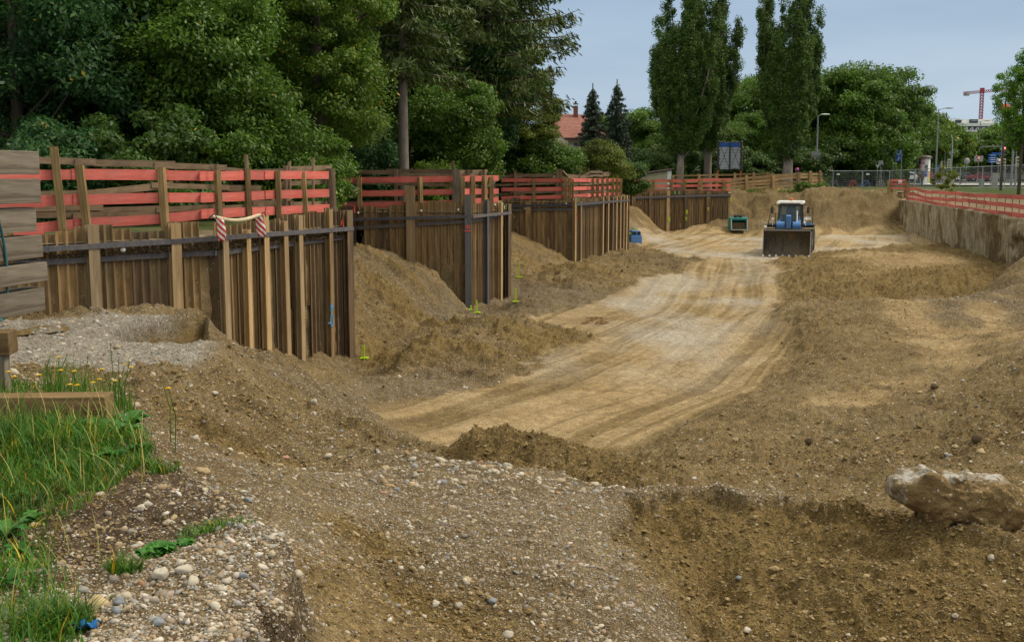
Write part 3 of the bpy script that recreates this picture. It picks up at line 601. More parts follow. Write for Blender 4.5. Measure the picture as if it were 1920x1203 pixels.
def pile_wall(label, segs, tops, posts, wales, gaps=0, seed=0, w='n', dark=.2):
    r = random.Random(seed); base_ = segs[0][2].copy(); base_.z = -2.9
    root = empty('sheet_pile_wall', base_, label, 'sheet pile wall', 'sheet pile walls along the pit')
    step = .34 if w == 'n' else .42
    for (p0, p1, a, b) in segs:
        d = (b-a).normalized(); L = (b-a).length; k = int(L/step); ang = math.atan2(d.y, d.x)
        run = 0
        for i in range(k):
            p = a+d*(i*step+.01); px = CX+F*(p.x/(p.y*cp+(HZ-0)*sp))
            if px < 60: pass
            py = interp(tops, px); zt = wallxy(px, py, a, b).z+r.uniform(-.05, .05)
            gap = gaps and (p1 > 400) and r.random() < gaps
            me_ = SH[w+('s' if gap else ('d' if r.random() < dark else 'p'))]
            off = (i % 2)*.03 if not gap else .03
            put('sheet_pile', me_, root, Vector((p.x-d.y*off, p.y+d.x*off, zt)), ang+r.uniform(-.015, .015))
    for (px, py, wd, mt) in posts:
        p, d = onwall(px, py, segs); nrm = Vector((d.y, -d.x, 0)); q = p+nrm*.015
        o = put('steel_post', hpost_mesh(wd, .13, 4.4, mt), root, q, math.atan2(d.y, d.x)+r.uniform(-.02, .02)); o.rotation_euler[1] = r.uniform(-.008, .008)
    for pts, off, h in wales:
        for (u0, u1) in zip(pts[:-1], pts[1:]):
            sa = segs
            p, d = onwall(u0[0]+.5, u0[1], segs); a_, b_ = seg_for(u0[0]+.5, segs); q = wallxy(u1[0], u1[1], a_, b_); nrm = Vector((d.y, -d.x, 0))*off
            p = wallxy(u0[0], u0[1], a_, b_)+nrm; q = q+nrm+(q-p).normalized()*.02
            L = (q-p).length; mb = MB()
            mb.add([(0,0,-h/2),(L,0,-h/2),(L,0,h/2),(0,0,h/2),(0,.014,-h/2),(L,.014,-h/2),(L,.014,h/2-.014),(0,.014,h/2-.014),(0,.1,h/2-.014),(L,.1,h/2-.014),(L,.1,h/2),(0,.1,h/2)],
              [(0,1,2,3),(5,4,7,6),(7,8,9,6),(3,2,10,11),(0,4,5,1),(0,3,11,8,7,4),(1,5,6,9,10,2),(8,11,10,9)])
            o = mb.build('wale', M['wale'], root); dv = q-p; o.location = p-root.location
            o.rotation_euler = (0, -math.atan2(dv.z, math.hypot(dv.x, dv.y)), math.atan2(dv.y, dv.x))
    return root
SA = [(0, 400, A0, A1), (400, 652, A1, A2)]; SB = [(632, 878, B0, B1), (878, 951, B1, B2)]
SC = [(942, 1074, C0, C1), (1074, 1176, C1, C2)]; SD = [(1172, 1371, D0, D1)]
WA = pile_wall('nearest rusty sheet pile wall with striped cloths and a white strap hanging on it', SA,
  [(0,440),(85,437),(133,438),(139,421),(165,420),(196,425),(240,425),(246,434),(295,433),(300,418),(400,421),(430,420),(520,410),(535,403),(560,404),(590,397),(615,393),(655,394)],
  [(168,421,.2,'hpost'),(323,418,.2,'hpost'),(412,449,.17,'hpost'),(488,404,.17,'hpost'),(553,403,.15,'hpost'),(610,392,.15,'pile'),(646,394,.26,'pile_dark'),(525,414,.15,'hpost'),(455,430,.13,'hpost')],
  [([(30,467),(85,466),(312,452.5),(399,446.5)], -.0+.16, .09),([(401,446),(480,440),(652,428.5)], .16, .09),([(30,494),(92,491),(312,478),(399,474)], .03, .10),([(401,475),(550,456),(652,444)], .03, .10)], gaps=.40, seed=3)
WB = pile_wall('second sheet pile wall from the near corner, with the blue-grey post marked in red', SB,
  [(632,386),(672,387),(690,390),(725,394),(730,382),(765,380),(790,382),(805,376),(870,382),(910,380),(951,382)],
  [(660,386,.26,'pile_dark'),(770,349,.28,'hpost'),(878,365,.2,'hblue'),(908,374,.15,'hblue'),(934,379,.16,'hpost'),(949,382,.3,'pile_dark')],
  [([(655,411.5),(877,405.5)], .16, .09),([(879,406),(951,399)], .16, .09),([(655,428),(877,415)], .03, .11),([(879,415),(951,402.5)], .03, .1)], gaps=.15, seed=4, w='w')
WC = pile_wall('third sheet pile wall, its long side lined with evenly spaced posts ending at the far corner', SC,
  [(942,374),(955,372),(975,374),(1000,376),(1060,375),(1075,371),(1130,369),(1176,366)],
  [(991,380,.25,'pile'),(1074.5,372,.26,'hpost'),(1085,378,.2,'hpost'),(1127,369,.22,'hpost'),(1137,369,.2,'hpost'),(1145.5,368,.2,'hpost'),(1152.5,368,.2,'hpost'),(1160,367,.2,'hpost'),(1166,367,.2,'hpost'),(1172,366,.2,'hpost'),(1175.5,366,.2,'pile_dark')],
  [([(955,386),(1073,384)], .16, .11),([(1076,383.5),(1176,375.5)], .16, .11),([(955,394),(1073,392.5)], .03, .11),([(1076,388),(1176,378)], .03, .1)], seed=5, w='w')
WD = pile_wall('farthest sheet pile wall, at the back of the pit left of the teal bucket', SD,
  [(1172,361),(1230,358),(1250,356),(1300,356),(1371,359)],
  [(1187,362,.3,'pile'),(1219,358,.25,'pile_dark'),(1252,357,.25,'hpost'),(1286,357,.3,'pile_dark'),(1327,359,.3,'pile_dark')],
  [([(1190,370.5),(1368,365)], .16, .14),([(1190,374),(1368,368.5)], .04, .1)], seed=6, w='w', dark=.35)
# soil standing behind the sheets
def soil_face(a, b, z0, z1, seed, off=.075):
    d = (b-a).normalized(); L = (b-a).length; nx, nz = int(L/.05)+2, int((z1-z0)/.05)+2
    s, z = np.meshgrid(np.linspace(0, L, nx), np.linspace(z0, z1, nz)); dep = fbm(s*2.2, z*1.5, 4, seed)*.05+fbm(s*9, z*9, 3, seed+5)*.02
    o = off-np.clip(dep, -.08, .06)+.02; o[-1] += .4
    nrm = (d.y, -d.x); X = a.x+d.x*s-nrm[0]*o; Y = a.y+d.y*s-nrm[1]*o
    ix = np.arange(nx*nz).reshape(nz, nx); f = np.stack([ix[:-1,:-1], ix[:-1,1:], ix[1:,1:], ix[1:,:-1]], -1).reshape(-1, 4)
    o_ = bpy.data.objects.new('soil_bank', npmesh('soil_bank', np.stack([X, Y, z], -1).reshape(-1, 3), f, M['soil'], True)); link(tag(o_, kind='structure'))
for i, (a, b) in enumerate(zip(LEFT[1:-1], LEFT[2:])): soil_face(a, b, -3.1, float(gleft(0, a.y))-.02, 200+i*11)
for q in LEFT[1:-1]:
    mb = MB(); c_ = q+Vector((-.6,.8,0))*.17; mb.box((c_.x, c_.y, -1.5), (.26, .26, 3.2+2*float(gleft(0, q.y))-.4)); mb.build('soil_bank', M['soil_dark'], loc=(c_.x, c_.y, -1.5), kind='structure')
# crumbs of soil lying on the lower wale of the near wall
def crumbs(name, P, Rr, mat, smooth=True):
    ph = (1+5**.5)/2
    iv = np.array([(-1,ph,0),(1,ph,0),(-1,-ph,0),(1,-ph,0),(0,-1,ph),(0,1,ph),(0,-1,-ph),(0,1,-ph),(ph,0,-1),(ph,0,1),(-ph,0,-1),(-ph,0,1)])/math.sqrt(1+ph*ph)
    it = np.array([(0,11,5),(0,5,1),(0,1,7),(0,7,10),(0,10,11),(1,5,9),(5,11,4),(11,10,2),(10,7,6),(7,1,8),(3,9,4),(3,4,2),(3,2,6),(3,6,8),(3,8,9),(4,9,5),(2,4,11),(6,2,10),(8,6,7),(9,8,1)])
    N = len(P); sc = rng.uniform(.6, 1.25, (N, 3)); sc[:,2] *= .68
    v = iv[None]*sc[:,None,:]*(1+rng.uniform(-.16, .16, (N, 12, 1))); a = rng.uniform(0, 2*np.pi, N); c, s = np.cos(a)[:,None], np.sin(a)[:,None]
    x = v[:,:,0]*c-v[:,:,1]*s; y = v[:,:,0]*s+v[:,:,1]*c; tl = rng.normal(0, .3, (N, 1)); z = v[:,:,2]+x*tl
    v = np.stack([x, y, z], -1)*Rr[:,None,None]+P[:,None,:]
    f = (it[None]+np.arange(N)[:,None,None]*12).reshape(-1, 3)
    return npmesh(name, v.reshape(-1, 3), f, mat, smooth)
P = []; 
for k in range(2600):
    t = rng.random()
    a_, b_ = (A0, A1) if rng.random() < .38 else (A1, A2); d = (b_-a_).normalized(); q = a_+(b_-a_)*t; h = abs(rng.normal(0, .055)); o = .03+h*.0
    P.append((q.x+d.y*(rng.uniform(-.02, .09)), q.y-d.x*(rng.uniform(-.02, .09)), .055+h*min(1, .3+abs(math.sin(t*23+2))) ))
P = np.array(P); link(tag(bpy.data.objects.new('soil_crumbs', crumbs('soil_crumbs', P, rng.uniform(.008, .028, len(P)), M['soil_dark'])), kind='stuff'))
# sprayed marks
def spray(root, segs, px, py, strokes, mat, r=.014, off=.155):
    p, d = onwall(px, py, segs); nrm = Vector((d.y, -d.x, 0)); o = p+nrm*off; mb = MB()
    for st in strokes: mb.tube([o+d*x+Vector((0,0,z))-nrm*.0 for x, z in st], r, 5)
    for i, v in enumerate(mb.v):
        w = Vector(v)-o; t_ = w.dot(nrm); w -= nrm*t_*.8; mb.v[i] = tuple(o+w-root.location)
    mb.build('spray_mark', mat, root)
one = [[(-.02,.03),(.0,.06),(.0,-.07)]]
spray(WB, SB, 878, 426, [[(-.09,.02),(-.05,.02)],[(-.03,.05),(-.01,.08),(-.01,-.05)],[(.03,.07),(.08,.05),(.03,-.04),(.09,-.04)]], M['redspray'])
spray(WB, SB, 878, 433, [[(-.1,0),(.1,0)]], M['redspray'], .02)
spray(WA, SA, 611, 578, [[(-.03,.12),(-.03,-.08)],[(-.03,.02),(.05,.08)],[(.04,.1),(.02,-.06)]], M['bluespray'], .018)
spray(WA, SA, 611, 600, [[(.05*math.cos(t),.14*math.sin(t)) for t in [k*math.pi/6 for k in range(13)]],[(-.16,-.04),(-.1,-.06),(-.05,-.03)]], M['bluespray'], .016)
spray(WA, SA, 637, 418, [[(-.05,.06),(-.08,-.05)],[(.0,.12),(.0,-.06),(.04,-.08)],[(.03,.02),(.05,-.12)]], M['redspray'], .01, .08)
spray(WC, SC, 1075, 379, [[(0,.18),(0,-.12)],[(-.08,.12),(.05,.2)]], M['green'], .025)
spray(WC, SC, 1075, 402, [[(-.08,.1),(.02,.14),(0,-.1)],[(-.1,-.16),(.1,-.16)]], M['redspray'], .025)
spray(WC, SC, 1172.5, 388, [[(0,.2),(0,-.2)]], M['redspray'], .035)
spray(WB, SB, 944, 388, [[(0,.12),(0,-.12)]], M['green'], .02, .1)
spray(WB, SB, 666, 393, [[(0,.12),(0,-.1)]], M['redspray'], .025, .16)
for px in (1264, 1272): spray(WD, SD, px, 361, [[(0,.12),(0,-.12)]], M['green'], .035, .1)
for px, py in ((1253,410),(1253,413),(1286,396),(1286,399),(1285,410),(1326,392),(1372-3,374)):
    spray(WD, SD, px, py, [[(-.1,.1),(.0,.0),(.1,.12)],[(0,.14),(-.05,-.12),(.1,-.1)]], M['yell'], .022, .16)
for k, (px, py) in enumerate(((673,399),(791,395),(860,393),(922,384),(992,387),(1062,382),(985,391))):
    sg = SB if px < 950 else SC; w_r = WB if px < 950 else WC; p, d = onwall(px, py, sg); mb = MB(); mb.sphere(p-w_r.location+Vector((d.y,-d.x,0))*.12, .035, n=8, m=5); mb.build('bolt', M['white'], w_r)
# ------------------------------------------------------------------ plank fences
def board(root, p, q, h, t, mat, name='board'):
    p = Vector(p); q = Vector(q); d = q-p; L = d.length; mb = MB(); mb.box((L/2,0,0), (L,t,h))
    o = mb.build(name, M[mat], root); o.location = p-root.location; o.rotation_euler = (RR.uniform(-.02,.02), -math.atan2(d.z, math.hypot(d.x, d.y)), math.atan2(d.y, d.x)); return o
def post(root, p, top, w, mat, name='post', lean=(0,0), bot=None, rnd=False):
    z0 = p.z-.3 if bot is None else bot; L = top-z0; mb = MB()
    if rnd: mb.tube([(0,0,0),(L,0,0)], w/2, 10)
    else: mb.box((L/2,0,0), (L,w,w))
    o = mb.build(name, M[mat], root); o.location = Vector((p.x, p.y, z0))-root.location
    o.rotation_mode = 'QUATERNION'; v = Vector((lean[0], lean[1], 1)).normalized(); o.rotation_quaternion = v.to_track_quat('X', 'Y'); return o
def offl(px, segs, off):                    # point on the wall line pushed back by off
    a, b = seg_for(px, segs); p = wallxy(px, 330, a, b); d = (b-a).normalized(); return Vector((p.x-d.y*off, p.y+d.x*off, 0))
def red_fence(label, segs, rows, breaks, posts, off, bh=.185, extra=None, mat='red', pmat='post'):
    p0 = offl(breaks[0][0] if isinstance(breaks[0], tuple) else breaks[0], segs, off); root = empty('plank_barrier', Vector((p0.x, p0.y, on_up(p0.x, p0.y))), label, 'barrier', 'red plank barriers along the pit edge')
    for zf in rows:
        for k, (a, b) in enumerate(zip(breaks[:-1], breaks[1:])):
            pa, pb = offl(a, segs, off+.02*(k % 2)), offl(b, segs, off+.02*(k % 2)); ex = (pb-pa).normalized()*.12
            pa = pa-ex; pb = pb+ex; pa.z = zf(a)+RR.uniform(-.012,.012); pb.z = zf(b)+RR.uniform(-.012,.012); board(root, pa, pb, bh*RR.uniform(.95,1.05), .028, mat)
    for (px, ty, w, lx) in posts:
        p = offl(px, segs, off-.075); r = ray(px, ty); ti = p.y/r[1]; p.z = on_up(p.x, p.y); post(root, p, HZ+r[2]*ti, w, pmat, lean=(lx, RR.uniform(-.02, .02)))
    return root
def zl(tab, segs, off):                     # rows given as px,py
    def f(px):
        p = offl(px, segs, off); r = ray(px, interp(tab, px)); return HZ+r[2]*p.y/r[1]
    return f
FA = red_fence('nearest red plank barrier, above the wall with the striped cloths', SA,
  [zl(t, SA, .3) for t in ([(-60,331),(0,331),(100,328.5),(200,327.5),(400,329),(632,327.5)], [(-60,386),(0,385),(100,375),(200,373.5),(400,370),(632,362)], [(-60,440),(0,437),(100,427),(165,418),(190,422),(300,412),(400,402),(632,391)])],
  [-60, 75, 160, 318, 406, 480, 525, 632],
  [(125,275,.13,-.05),(172,310,.13,-.07),(318,314,.12,-.03),(428,319,.1,-.02),(485,315,.1,-.02),(538,320,.1,.0),(591,322,.1,-.05)], .3)
FB = red_fence('second red plank barrier from the left, above the wall with the blue-grey post', SB,
  [zl(t, SB, .3) for t in ([(632,337.5),(858,335.5),(951,334)], [(632,363),(858,360),(951,358)], [(632,387),(858,380),(951,375)])],
  [618, 745, 862, 905, 948], [(671,332,.14,0),(787,332,.12,-.02),(866,331,.14,0),(899,330,.14,0),(921,330,.14,-.02),(933,331,.14,0)], .3)
o = post(FB, Vector((offl(855, SB, .2).x, offl(855, SB, .2).y, .3)), 1.62, .22, 'timber_grey')
FC = red_fence('third red plank barrier, its posts bunching up towards the far corner', SC,
  [zl(t, SC, .3) for t in ([(935,338),(1074,338),(1174,338)], [(935,355.5),(1074,354.5),(1174,351)], [(935,372),(1074,368),(1174,363)])],
  [943, 1000, 1055, 1080, 1113, 1145, 1173], [(1000,334,.14,0),(1059,332,.16,0),(1068,334,.13,0),(1082,336,.11,0),(1120,335,.11,0),(1129,335,.11,0),(1138,335,.11,0),(1147,335,.11,0),(1157,335,.11,0),(1165,335,.12,0),(1172,335,.12,0)], .3)
FD = red_fence('farthest red plank barrier, above the wall at the back of the pit', SD,
  [zl(t, SD, .3) for t in ([(1178,340.5),(1371,337)], [(1178,349.5),(1371,347.5)], [(1178,358),(1371,356.5)])],
  [1179, 1232, 1282, 1330, 1371], [(1185,338,.16,0),(1228,337,.2,0),(1261,336,.2,0),(1286,336,.2,0),(1318,336,.22,0),(1361,336,.24,0)], .3, .2)
# unpainted fences standing behind the red ones
def grey_fence(label, stations, rows, posts, mat='plank_grey', pmat='plank_grey', rnd=False, jit=.06, bh=.12, group='unpainted plank fences'):
    root = empty('plank_fence', Vector((gx(stations[0][0], stations[0][1]), stations[0][1], on_up(0, stations[0][1]))), label, 'fence', group)
    for row in rows:
        for k, ((a, Ya), (b, Yb)) in enumerate(zip(stations[:-1], stations[1:])):
            if RR.random() < .1 and jit > .05: continue
            pa, pb = atY(a, interp(row, a), Ya), atY(b, interp(row, b), Yb); ex = (pb-pa).normalized()*RR.uniform(.1, .4)
            pa, pb = pa-ex, pb+ex; dz = RR.uniform(-jit, jit); pa.z += dz; pb.z += dz+RR.uniform(-jit, jit)*.6; pa.y += .03*(k % 2); pb.y += .03*(k % 2); board(root, pa, pb, bh*RR.uniform(.85,1.15), .028, mat)
    for (px, ty, Y, w) in posts:
        p = atY(px, ty, Y-.07); post(root, Vector((p.x, p.y, on_up(p.x, p.y))), p.z, w, pmat, lean=(RR.uniform(-.03,.03), 0), rnd=rnd)
    return root
grey_fence('grey unpainted plank fence seen through the nearest red barrier', [(60,20.6),(165,21.3),(305,22.6),(410,23.7),(480,24.6),(545,26),(610,27.5)],
  [[(60,306),(165,308),(170,313),(300,315),(305,308),(415,312),(480,318),(610,316)], [(60,362),(165,361),(310,347),(480,352),(610,346)], [(60,397),(165,396),(400,388),(480,380),(610,378)], [(165,404),(400,390),(610,385)]],
  [(44,328,20.6,.1),(408,308,23.6,.09),(465,290,24.4,.09),(531,310,25.6,.1),(541,303,26,.08),(584,296,27,.08),(622,316,27.5,.22)], rnd=True)
for a, b in (((505,390,25.2),(530,345,25.5)),((515,387,25.3),(560,362,26.2))):
    board(FA, atY(*a), atY(*b), .09, .03, 'plank_grey', 'brace')
grey_fence('grey unpainted plank fence seen through the second red barrier', [(640,38.5),(740,38.5),(870,38.6),(905,39.5)],
  [[(640,323),(745,322),(746,329),(905,322)], [(640,345),(750,345),(760,350),(905,348)], [(640,378),(905,370)], [(860,324),(905,324)]],
  [(741,317,38.4,.1),(851,303,38.4,.12),(879,318,38.6,.1),(905,318,39.4,.12)])
grey_fence('grey unpainted plank fence seen through the third red barrier, its top boards stepping up', [(935,56),(970,56),(1045,56.5),(1090,58),(1108,60),(1122,62),(1132,64),(1140,66),(1152,69)],
  [[(935,331),(960,331),(965,328),(1050,326),(1052,330),(1090,330),(1091,323),(1105,323),(1106,321),(1122,321),(1123,325),(1152,325)], [(935,347),(1152,343)], [(935,364),(1152,358)], [(1090,331),(1152,328)]],
  [(966,320,56,.14),(1045,317,56.5,.16),(1052,317,56.6,.16),(1088,316,58,.09),(1105,316,60,.09),(1120,317,62,.09),(1129,320,63.5,.09),(1137,321,65.5,.09),(1145,320,67.5,.09),(1152,321,69,.09)], jit=.04)
board(FC, atY(1055,323,56), atY(1064,333,55.5), .2, .06, 'plank_grey', 'brace')
grey_fence('new pale plank fence curving along the back edge of the pit to the mobile fence', [(1366,91.5),(1401,92),(1451,92.5),(1498,93.5),(1520,94.5),(1538,95.5)],
  [[(1366,339.5),(1401,334),(1451,331),(1498,327),(1538,326)], [(1366,346),(1401,341),(1451,337),(1498,333),(1538,332)], [(1366,351),(1401,347.5),(1451,344.5),(1498,340.5),(1538,338)], [(1366,356),(1401,353),(1451,350),(1498,347),(1538,344)], [(1366,359),(1401,359),(1451,357),(1498,354),(1538,350)]],
  [(1401,329,91.9,.2),(1451,330,92.4,.2),(1498,323,93.4,.2),(1520,320,94.4,.2),(1538,319,95.4,.2)], 'plank_new', 'plank_new', jit=.03, bh=.19, group='pale plank fences at the back')
grey_fence('new pale plank fence running behind the billboard posts and the poplar trunks', [(1190,100),(1250,100),(1311,100),(1344,100),(1379,100.5),(1413,101),(1441,101),(1480,101),(1540,101)],
  [[(1190,331),(1540,326)], [(1190,337),(1540,333)], [(1190,343),(1540,340)]],
  [(1226,329,99.9,.2),(1262,328,99.9,.2),(1311,326,99.9,.2),(1344,325,99.9,.2),(1379,324,100.4,.2),(1413,323,100.9,.2),(1441,323,100.9,.2),(1480,322,100.9,.2)], 'plank_new', 'plank_new', jit=.05, bh=.16, group='pale plank fences at the back')
# striped cloths and the white strap
def stripe_mat():
    n = NM('red_white_stripes', .7, 0, .2); s = n.n.new('ShaderNodeSeparateXYZ'); n.L(n.tc(), s.inputs[0])
    v = n.math('ADD', n.math('MULTIPLY', s.outputs[0], .75), n.math('MULTIPLY', s.outputs[2], .75)); f = n.math('FRACT', n.math('MULTIPLY', v, 11.5))
    n.col(n.mix(n.math('GREATER_THAN', f, .5), (.72,.66,.60), (.50,.045,.05))); return n.m
M['stripe'] = stripe_mat()
def cloth(px, py0, px1, py1, w, Y, label):
    t = atY(px, py0, Y); b_ = atY(px1, py1, Y); mb = MB(); n_ = 8; vs = []
    for i in range(n_+1):
        q = t+(b_-t)*(i/n_)
        for s in range(5):
            x = (s/4-.5)*w*(1-.12*math.sin(i*.9)); vs.append((q.x+x-t.x, q.y+.025*math.sin(s*1.6+i*.5)-t.y, q.z+.02*math.sin(s*2)-t.z))
    fs = [(i*5+s, i*5+s+1, (i+1)*5+s+1, (i+1)*5+s) for i in range(n_) for s in range(4)]
    mb.smooth = True; mb.add(vs, fs); o = mb.build('striped_cloth', M['stripe']); o.location = t
    m = o.modifiers.new('s', 'SOLIDIFY'); m.thickness = .006; tag(o, label, 'warning cloth', 'red and white striped warning cloths'); return o
cloth(412, 410, 417, 452, .15, 20.9, 'faded red and white striped cloth hanging from the left end of the white strap')
cloth(484, 405, 492, 444, .17, 22.3, 'bright red and white striped cloth hanging from the right end of the white strap')
s0, s1 = atY(396, 405, 20.85), atY(489, 402, 22.3); mb = MB(); pts = [s0+(s1-s0)*t+Vector((0,0,-.10*math.sin(math.pi*t))) for t in [i/14 for i in range(15)]]
mb.tube(pts, [.02]+[.038]*13+[.02], 8); mb.build('rolled_strap', simple('canvas', (.50,.42,.29), .9), label='rolled cream canvas strap slung between two post tops', cat='strap')
for q, lx in ((s0, -1), (s1, 1)):
    mb = MB(); mb.tube([q+Vector((-.06,0,-.06)), q, q+Vector((.07,0,.05)), q+Vector((.1,.02,-.05))], .014, 6); mb.build('wire_tie', M['dark'], label='twisted wire tie at the %s end of the cream strap' % ('left' if lx < 0 else 'right'), cat='wire')
mb = MB(); p, d = onwall(226, 467.5, SA); mb.sphere((0,0,0), (.05,.035,.045)); o = mb.build('white_stone', M['white'], label='white stone lying on the lower steel bar of the near wall', cat='stone'); o.location = p+Vector((d.y,-d.x,0))*.1+Vector((0,0,.0))
# ------------------------------------------------------------------ right retaining wall
def rwall():
    pts = []; segs = [(R0, R1), (R1, R2)]
    S_ = []; 
    for a, b in segs:
        n_ = int((b-a).length/.07); S_ += [(a+(b-a)*(i/n_), (b-a).normalized()) for i in range(n_)]
    S_.append((R2, (R2-R1).normalized())); e = Vector((-.35, .94, 0)).normalized()
    nz = 46; s = np.arange(len(S_))*.07; zz = np.linspace(0, 1, nz)
    X = np.zeros((len(S_), nz)); Y = X.copy(); Z = X.copy()
    ss, zg = np.meshgrid(s, zz, indexing='ij'); dep = fbm(ss*1.6, zg*.7, 5, 301)*.16+fbm(ss*6, zg*3, 3, 305)*.07+.28*sstep(26, 12, ss)*sstep(.2, .6, fbm(ss*.3, zg*2, 3, 309)+.5)
    top = -.46-.10*sstep(20, 56, ss)+fbm(ss*.8, ss*0, 3, 311)*.10
    for i, (p, d) in enumerate(S_):
        nrm = Vector((-d.y, d.x, 0)); q = -.0+dep[i]-.12*(1-zz); X[i] = p.x+nrm.x*q; Y[i] = p.y+nrm.y*q; Z[i] = -3.1+(top[i]+3.1)*zz
    # cap going back
    X = np.concatenate([X, X[:,-1:]+.45], 1); Y = np.concatenate([Y, Y[:,-1:]-.1], 1); Z = np.concatenate([Z, Z[:,-1:]+.03], 1); nz += 1
    ix = np.arange(X.size).reshape(X.shape); f = np.stack([ix[:-1,:-1], ix[:-1,1:], ix[1:,1:], ix[1:,:-1]], -1).reshape(-1, 4)
    n = NM('grouted_wall', .95, 0, .12); st = n.noise(1.0, 8, .75, stretch=(6.5, 6.5, .55)); f2 = n.noise(6, 6, .7)
    k = n.ramp(st, [(.36, (.17,.12,.06)), (.46, (.32,.255,.16)), (.54, (.44,.375,.27)), (.70, (.60,.56,.48))])
    k = n.mix(n.ramp(n.noise(.5, 5), [(.5, 0.), (.62, .9)]), k, (.17,.12,.06)); k = n.mix(1.0, k, n.ramp(f2, [(.25, .6), (.75, 1.25)]), 'MULTIPLY'); n.col(k).bump(n.math('ADD', st, f2), .1, 1)
    o = bpy.data.objects.new('retaining_wall', npmesh('retaining_wall', np.stack([X, Y, Z], -1).reshape(-1, 3), f, n.m, True)); link(o)
    tag(o, 'long earth and grout retaining wall along the street side of the pit', 'retaining wall')
rwall()
SR = [(1690, 1880, R2, R1), (1880, 2200, R1, R0)]
def onR(px, py, off=.25):
    a, b = (R2, R1) if px < 1876 else (R1, R0); a = a+Vector((off, -.2*off, 0)); b = b+Vector((off, -.2*off, 0)); return wallxy(px, py, a, b)
root = empty('slatted_barrier', onR(1700, 376), 'long wavy red three-rail barrier on steel rods above the street-side wall', 'barrier')
tabs = [[(1699,356),(1715,353),(1736,360),(1780,362),(1827,366),(1876,367.5),(1920,371),(2100,380)], [(1699,365),(1715,364),(1736,371),(1780,374),(1827,377),(1876,383.5),(1920,388),(2100,405)], [(1699,372.5),(1715,373),(1760,382.5),(1827,393),(1894,402),(1920,406),(2100,432)]]
xs = [1699,1706,1715,1725,1736,1747,1758,1768,1780,1792,1804,1815,1829,1848,1872,1896,1925,1965,2010,2060,2110]
for tb in tabs:
    for k, (a, b) in enumerate(zip(xs[:-1], xs[1:])):
        p, q = onR(a, interp(tb, a)), onR(b, interp(tb, b)); e = (q-p).normalized()*.05; p.z += RR.uniform(-.03, .03); q.z += RR.uniform(-.03, .03)
        p.x += .03*(k % 2); q.x += .03*(k % 2)
        board(root, p-e, q+e, .205, .04, 'red', 'rail')
for px in [1702,1712,1722,1736,1748,1763,1776,1792,1806,1818,1832,1846,1858,1870,1886,1899,1912,1930,1955,1985,2020]:
    p = onR(px, interp(tabs[0], px)-1.5, .32); mb = MB(); mb.tube([(0,0,0), (RR.uniform(-.03,.03),0,-1.1)], .017, 6); o = mb.build('steel_rod', M['dark'], root); o.location = p-root.location
# timber shoring at the corner
root = empty('timber_shoring', atY(1680, 385, 90.5), 'timber shoring with red boards where the street-side wall meets the back slope', 'shoring')
for px, ty, by in ((1667,338,372),(1671,345,386),(1698,340,372),(1702,342,362)):
    p = atY(px, ty, 90.6); b_ = atY(px, by, 90.6); board(root, b_, p, .24, .2, 'post', 'post')
for y_, x0, x1 in ((338,1671,1697),(345,1671,1698),(353,1671,1697)): board(root, atY(x0, y_, 90.4), atY(x1, y_+.5, 90.4), .17, .04, 'red', 'board')
for y_ in (367,372,377,382): board(root, atY(1672, y_, 90.5), atY(1692, y_+.6, 90.3), .2, .08, 'timber_yel', 'lagging')
mb = MB(); mb.box((0,0,0), (.28,.02,.28)); c = atY(1687.5, 341, 90.3); o = mb.build('warning_notice', M['white'], label='small white notice with a red ring on the corner shoring', cat='sign'); o.location = c
mb = MB(); mb.lathe([(.10,-.012),(.10,.012)], 20, Matrix.Rotation(math.pi/2, 4, 'X')); r_ = mb.build('red_ring', M['redp'], o); r_.location = (0,-.012,0)
mb = MB(); mb.lathe([(.065,-.014),(.065,.014)], 20, Matrix.Rotation(math.pi/2, 4, 'X')); r_ = mb.build('disc', M['white'], o); r_.location = (0,-.016,0)
# ------------------------------------------------------------------ trees
def leaves(name, C, Rr, per, size, mat, flat=.65, up=.5, seed=0, out=None, asp=.55, drop=0):
    r = np.random.default_rng(seed); N = len(C)
    if size < .16: per = int(per*1.9); size *= .73
    n_ = N*per; c = np.repeat(C, per, 0); rad = np.repeat(Rr, per)
    d = r.normal(size=(n_, 3)); d /= np.linalg.norm(d, axis=1, keepdims=True); q = r.random(n_)**.45
    off = d*(rad*q)[:,None]; off[:,2] *= flat; p = c+off; p[:,2] -= drop*np.hypot(off[:,0], off[:,1])
    nm = d*.5+r.normal(size=(n_, 3))*.45; nm[:,2] += up; nm /= np.linalg.norm(nm, axis=1, keepdims=True)
    a = np.cross(nm, r.normal(size=(n_, 3))); a /= np.linalg.norm(a, axis=1, keepdims=True)+1e-9; a[:,2] -= .25; b = np.cross(nm, a)
    s = size*r.uniform(.6, 1.35, n_)[:,None]; a = a*s; b = b*s*asp
    V_ = np.stack([p-a, p+b*.9-a*.1, p+a, p-b*.9-a*.1], 1).reshape(-1, 3)
    return npmesh(name, V_, np.arange(n_*4).reshape(-1, 4), mat)
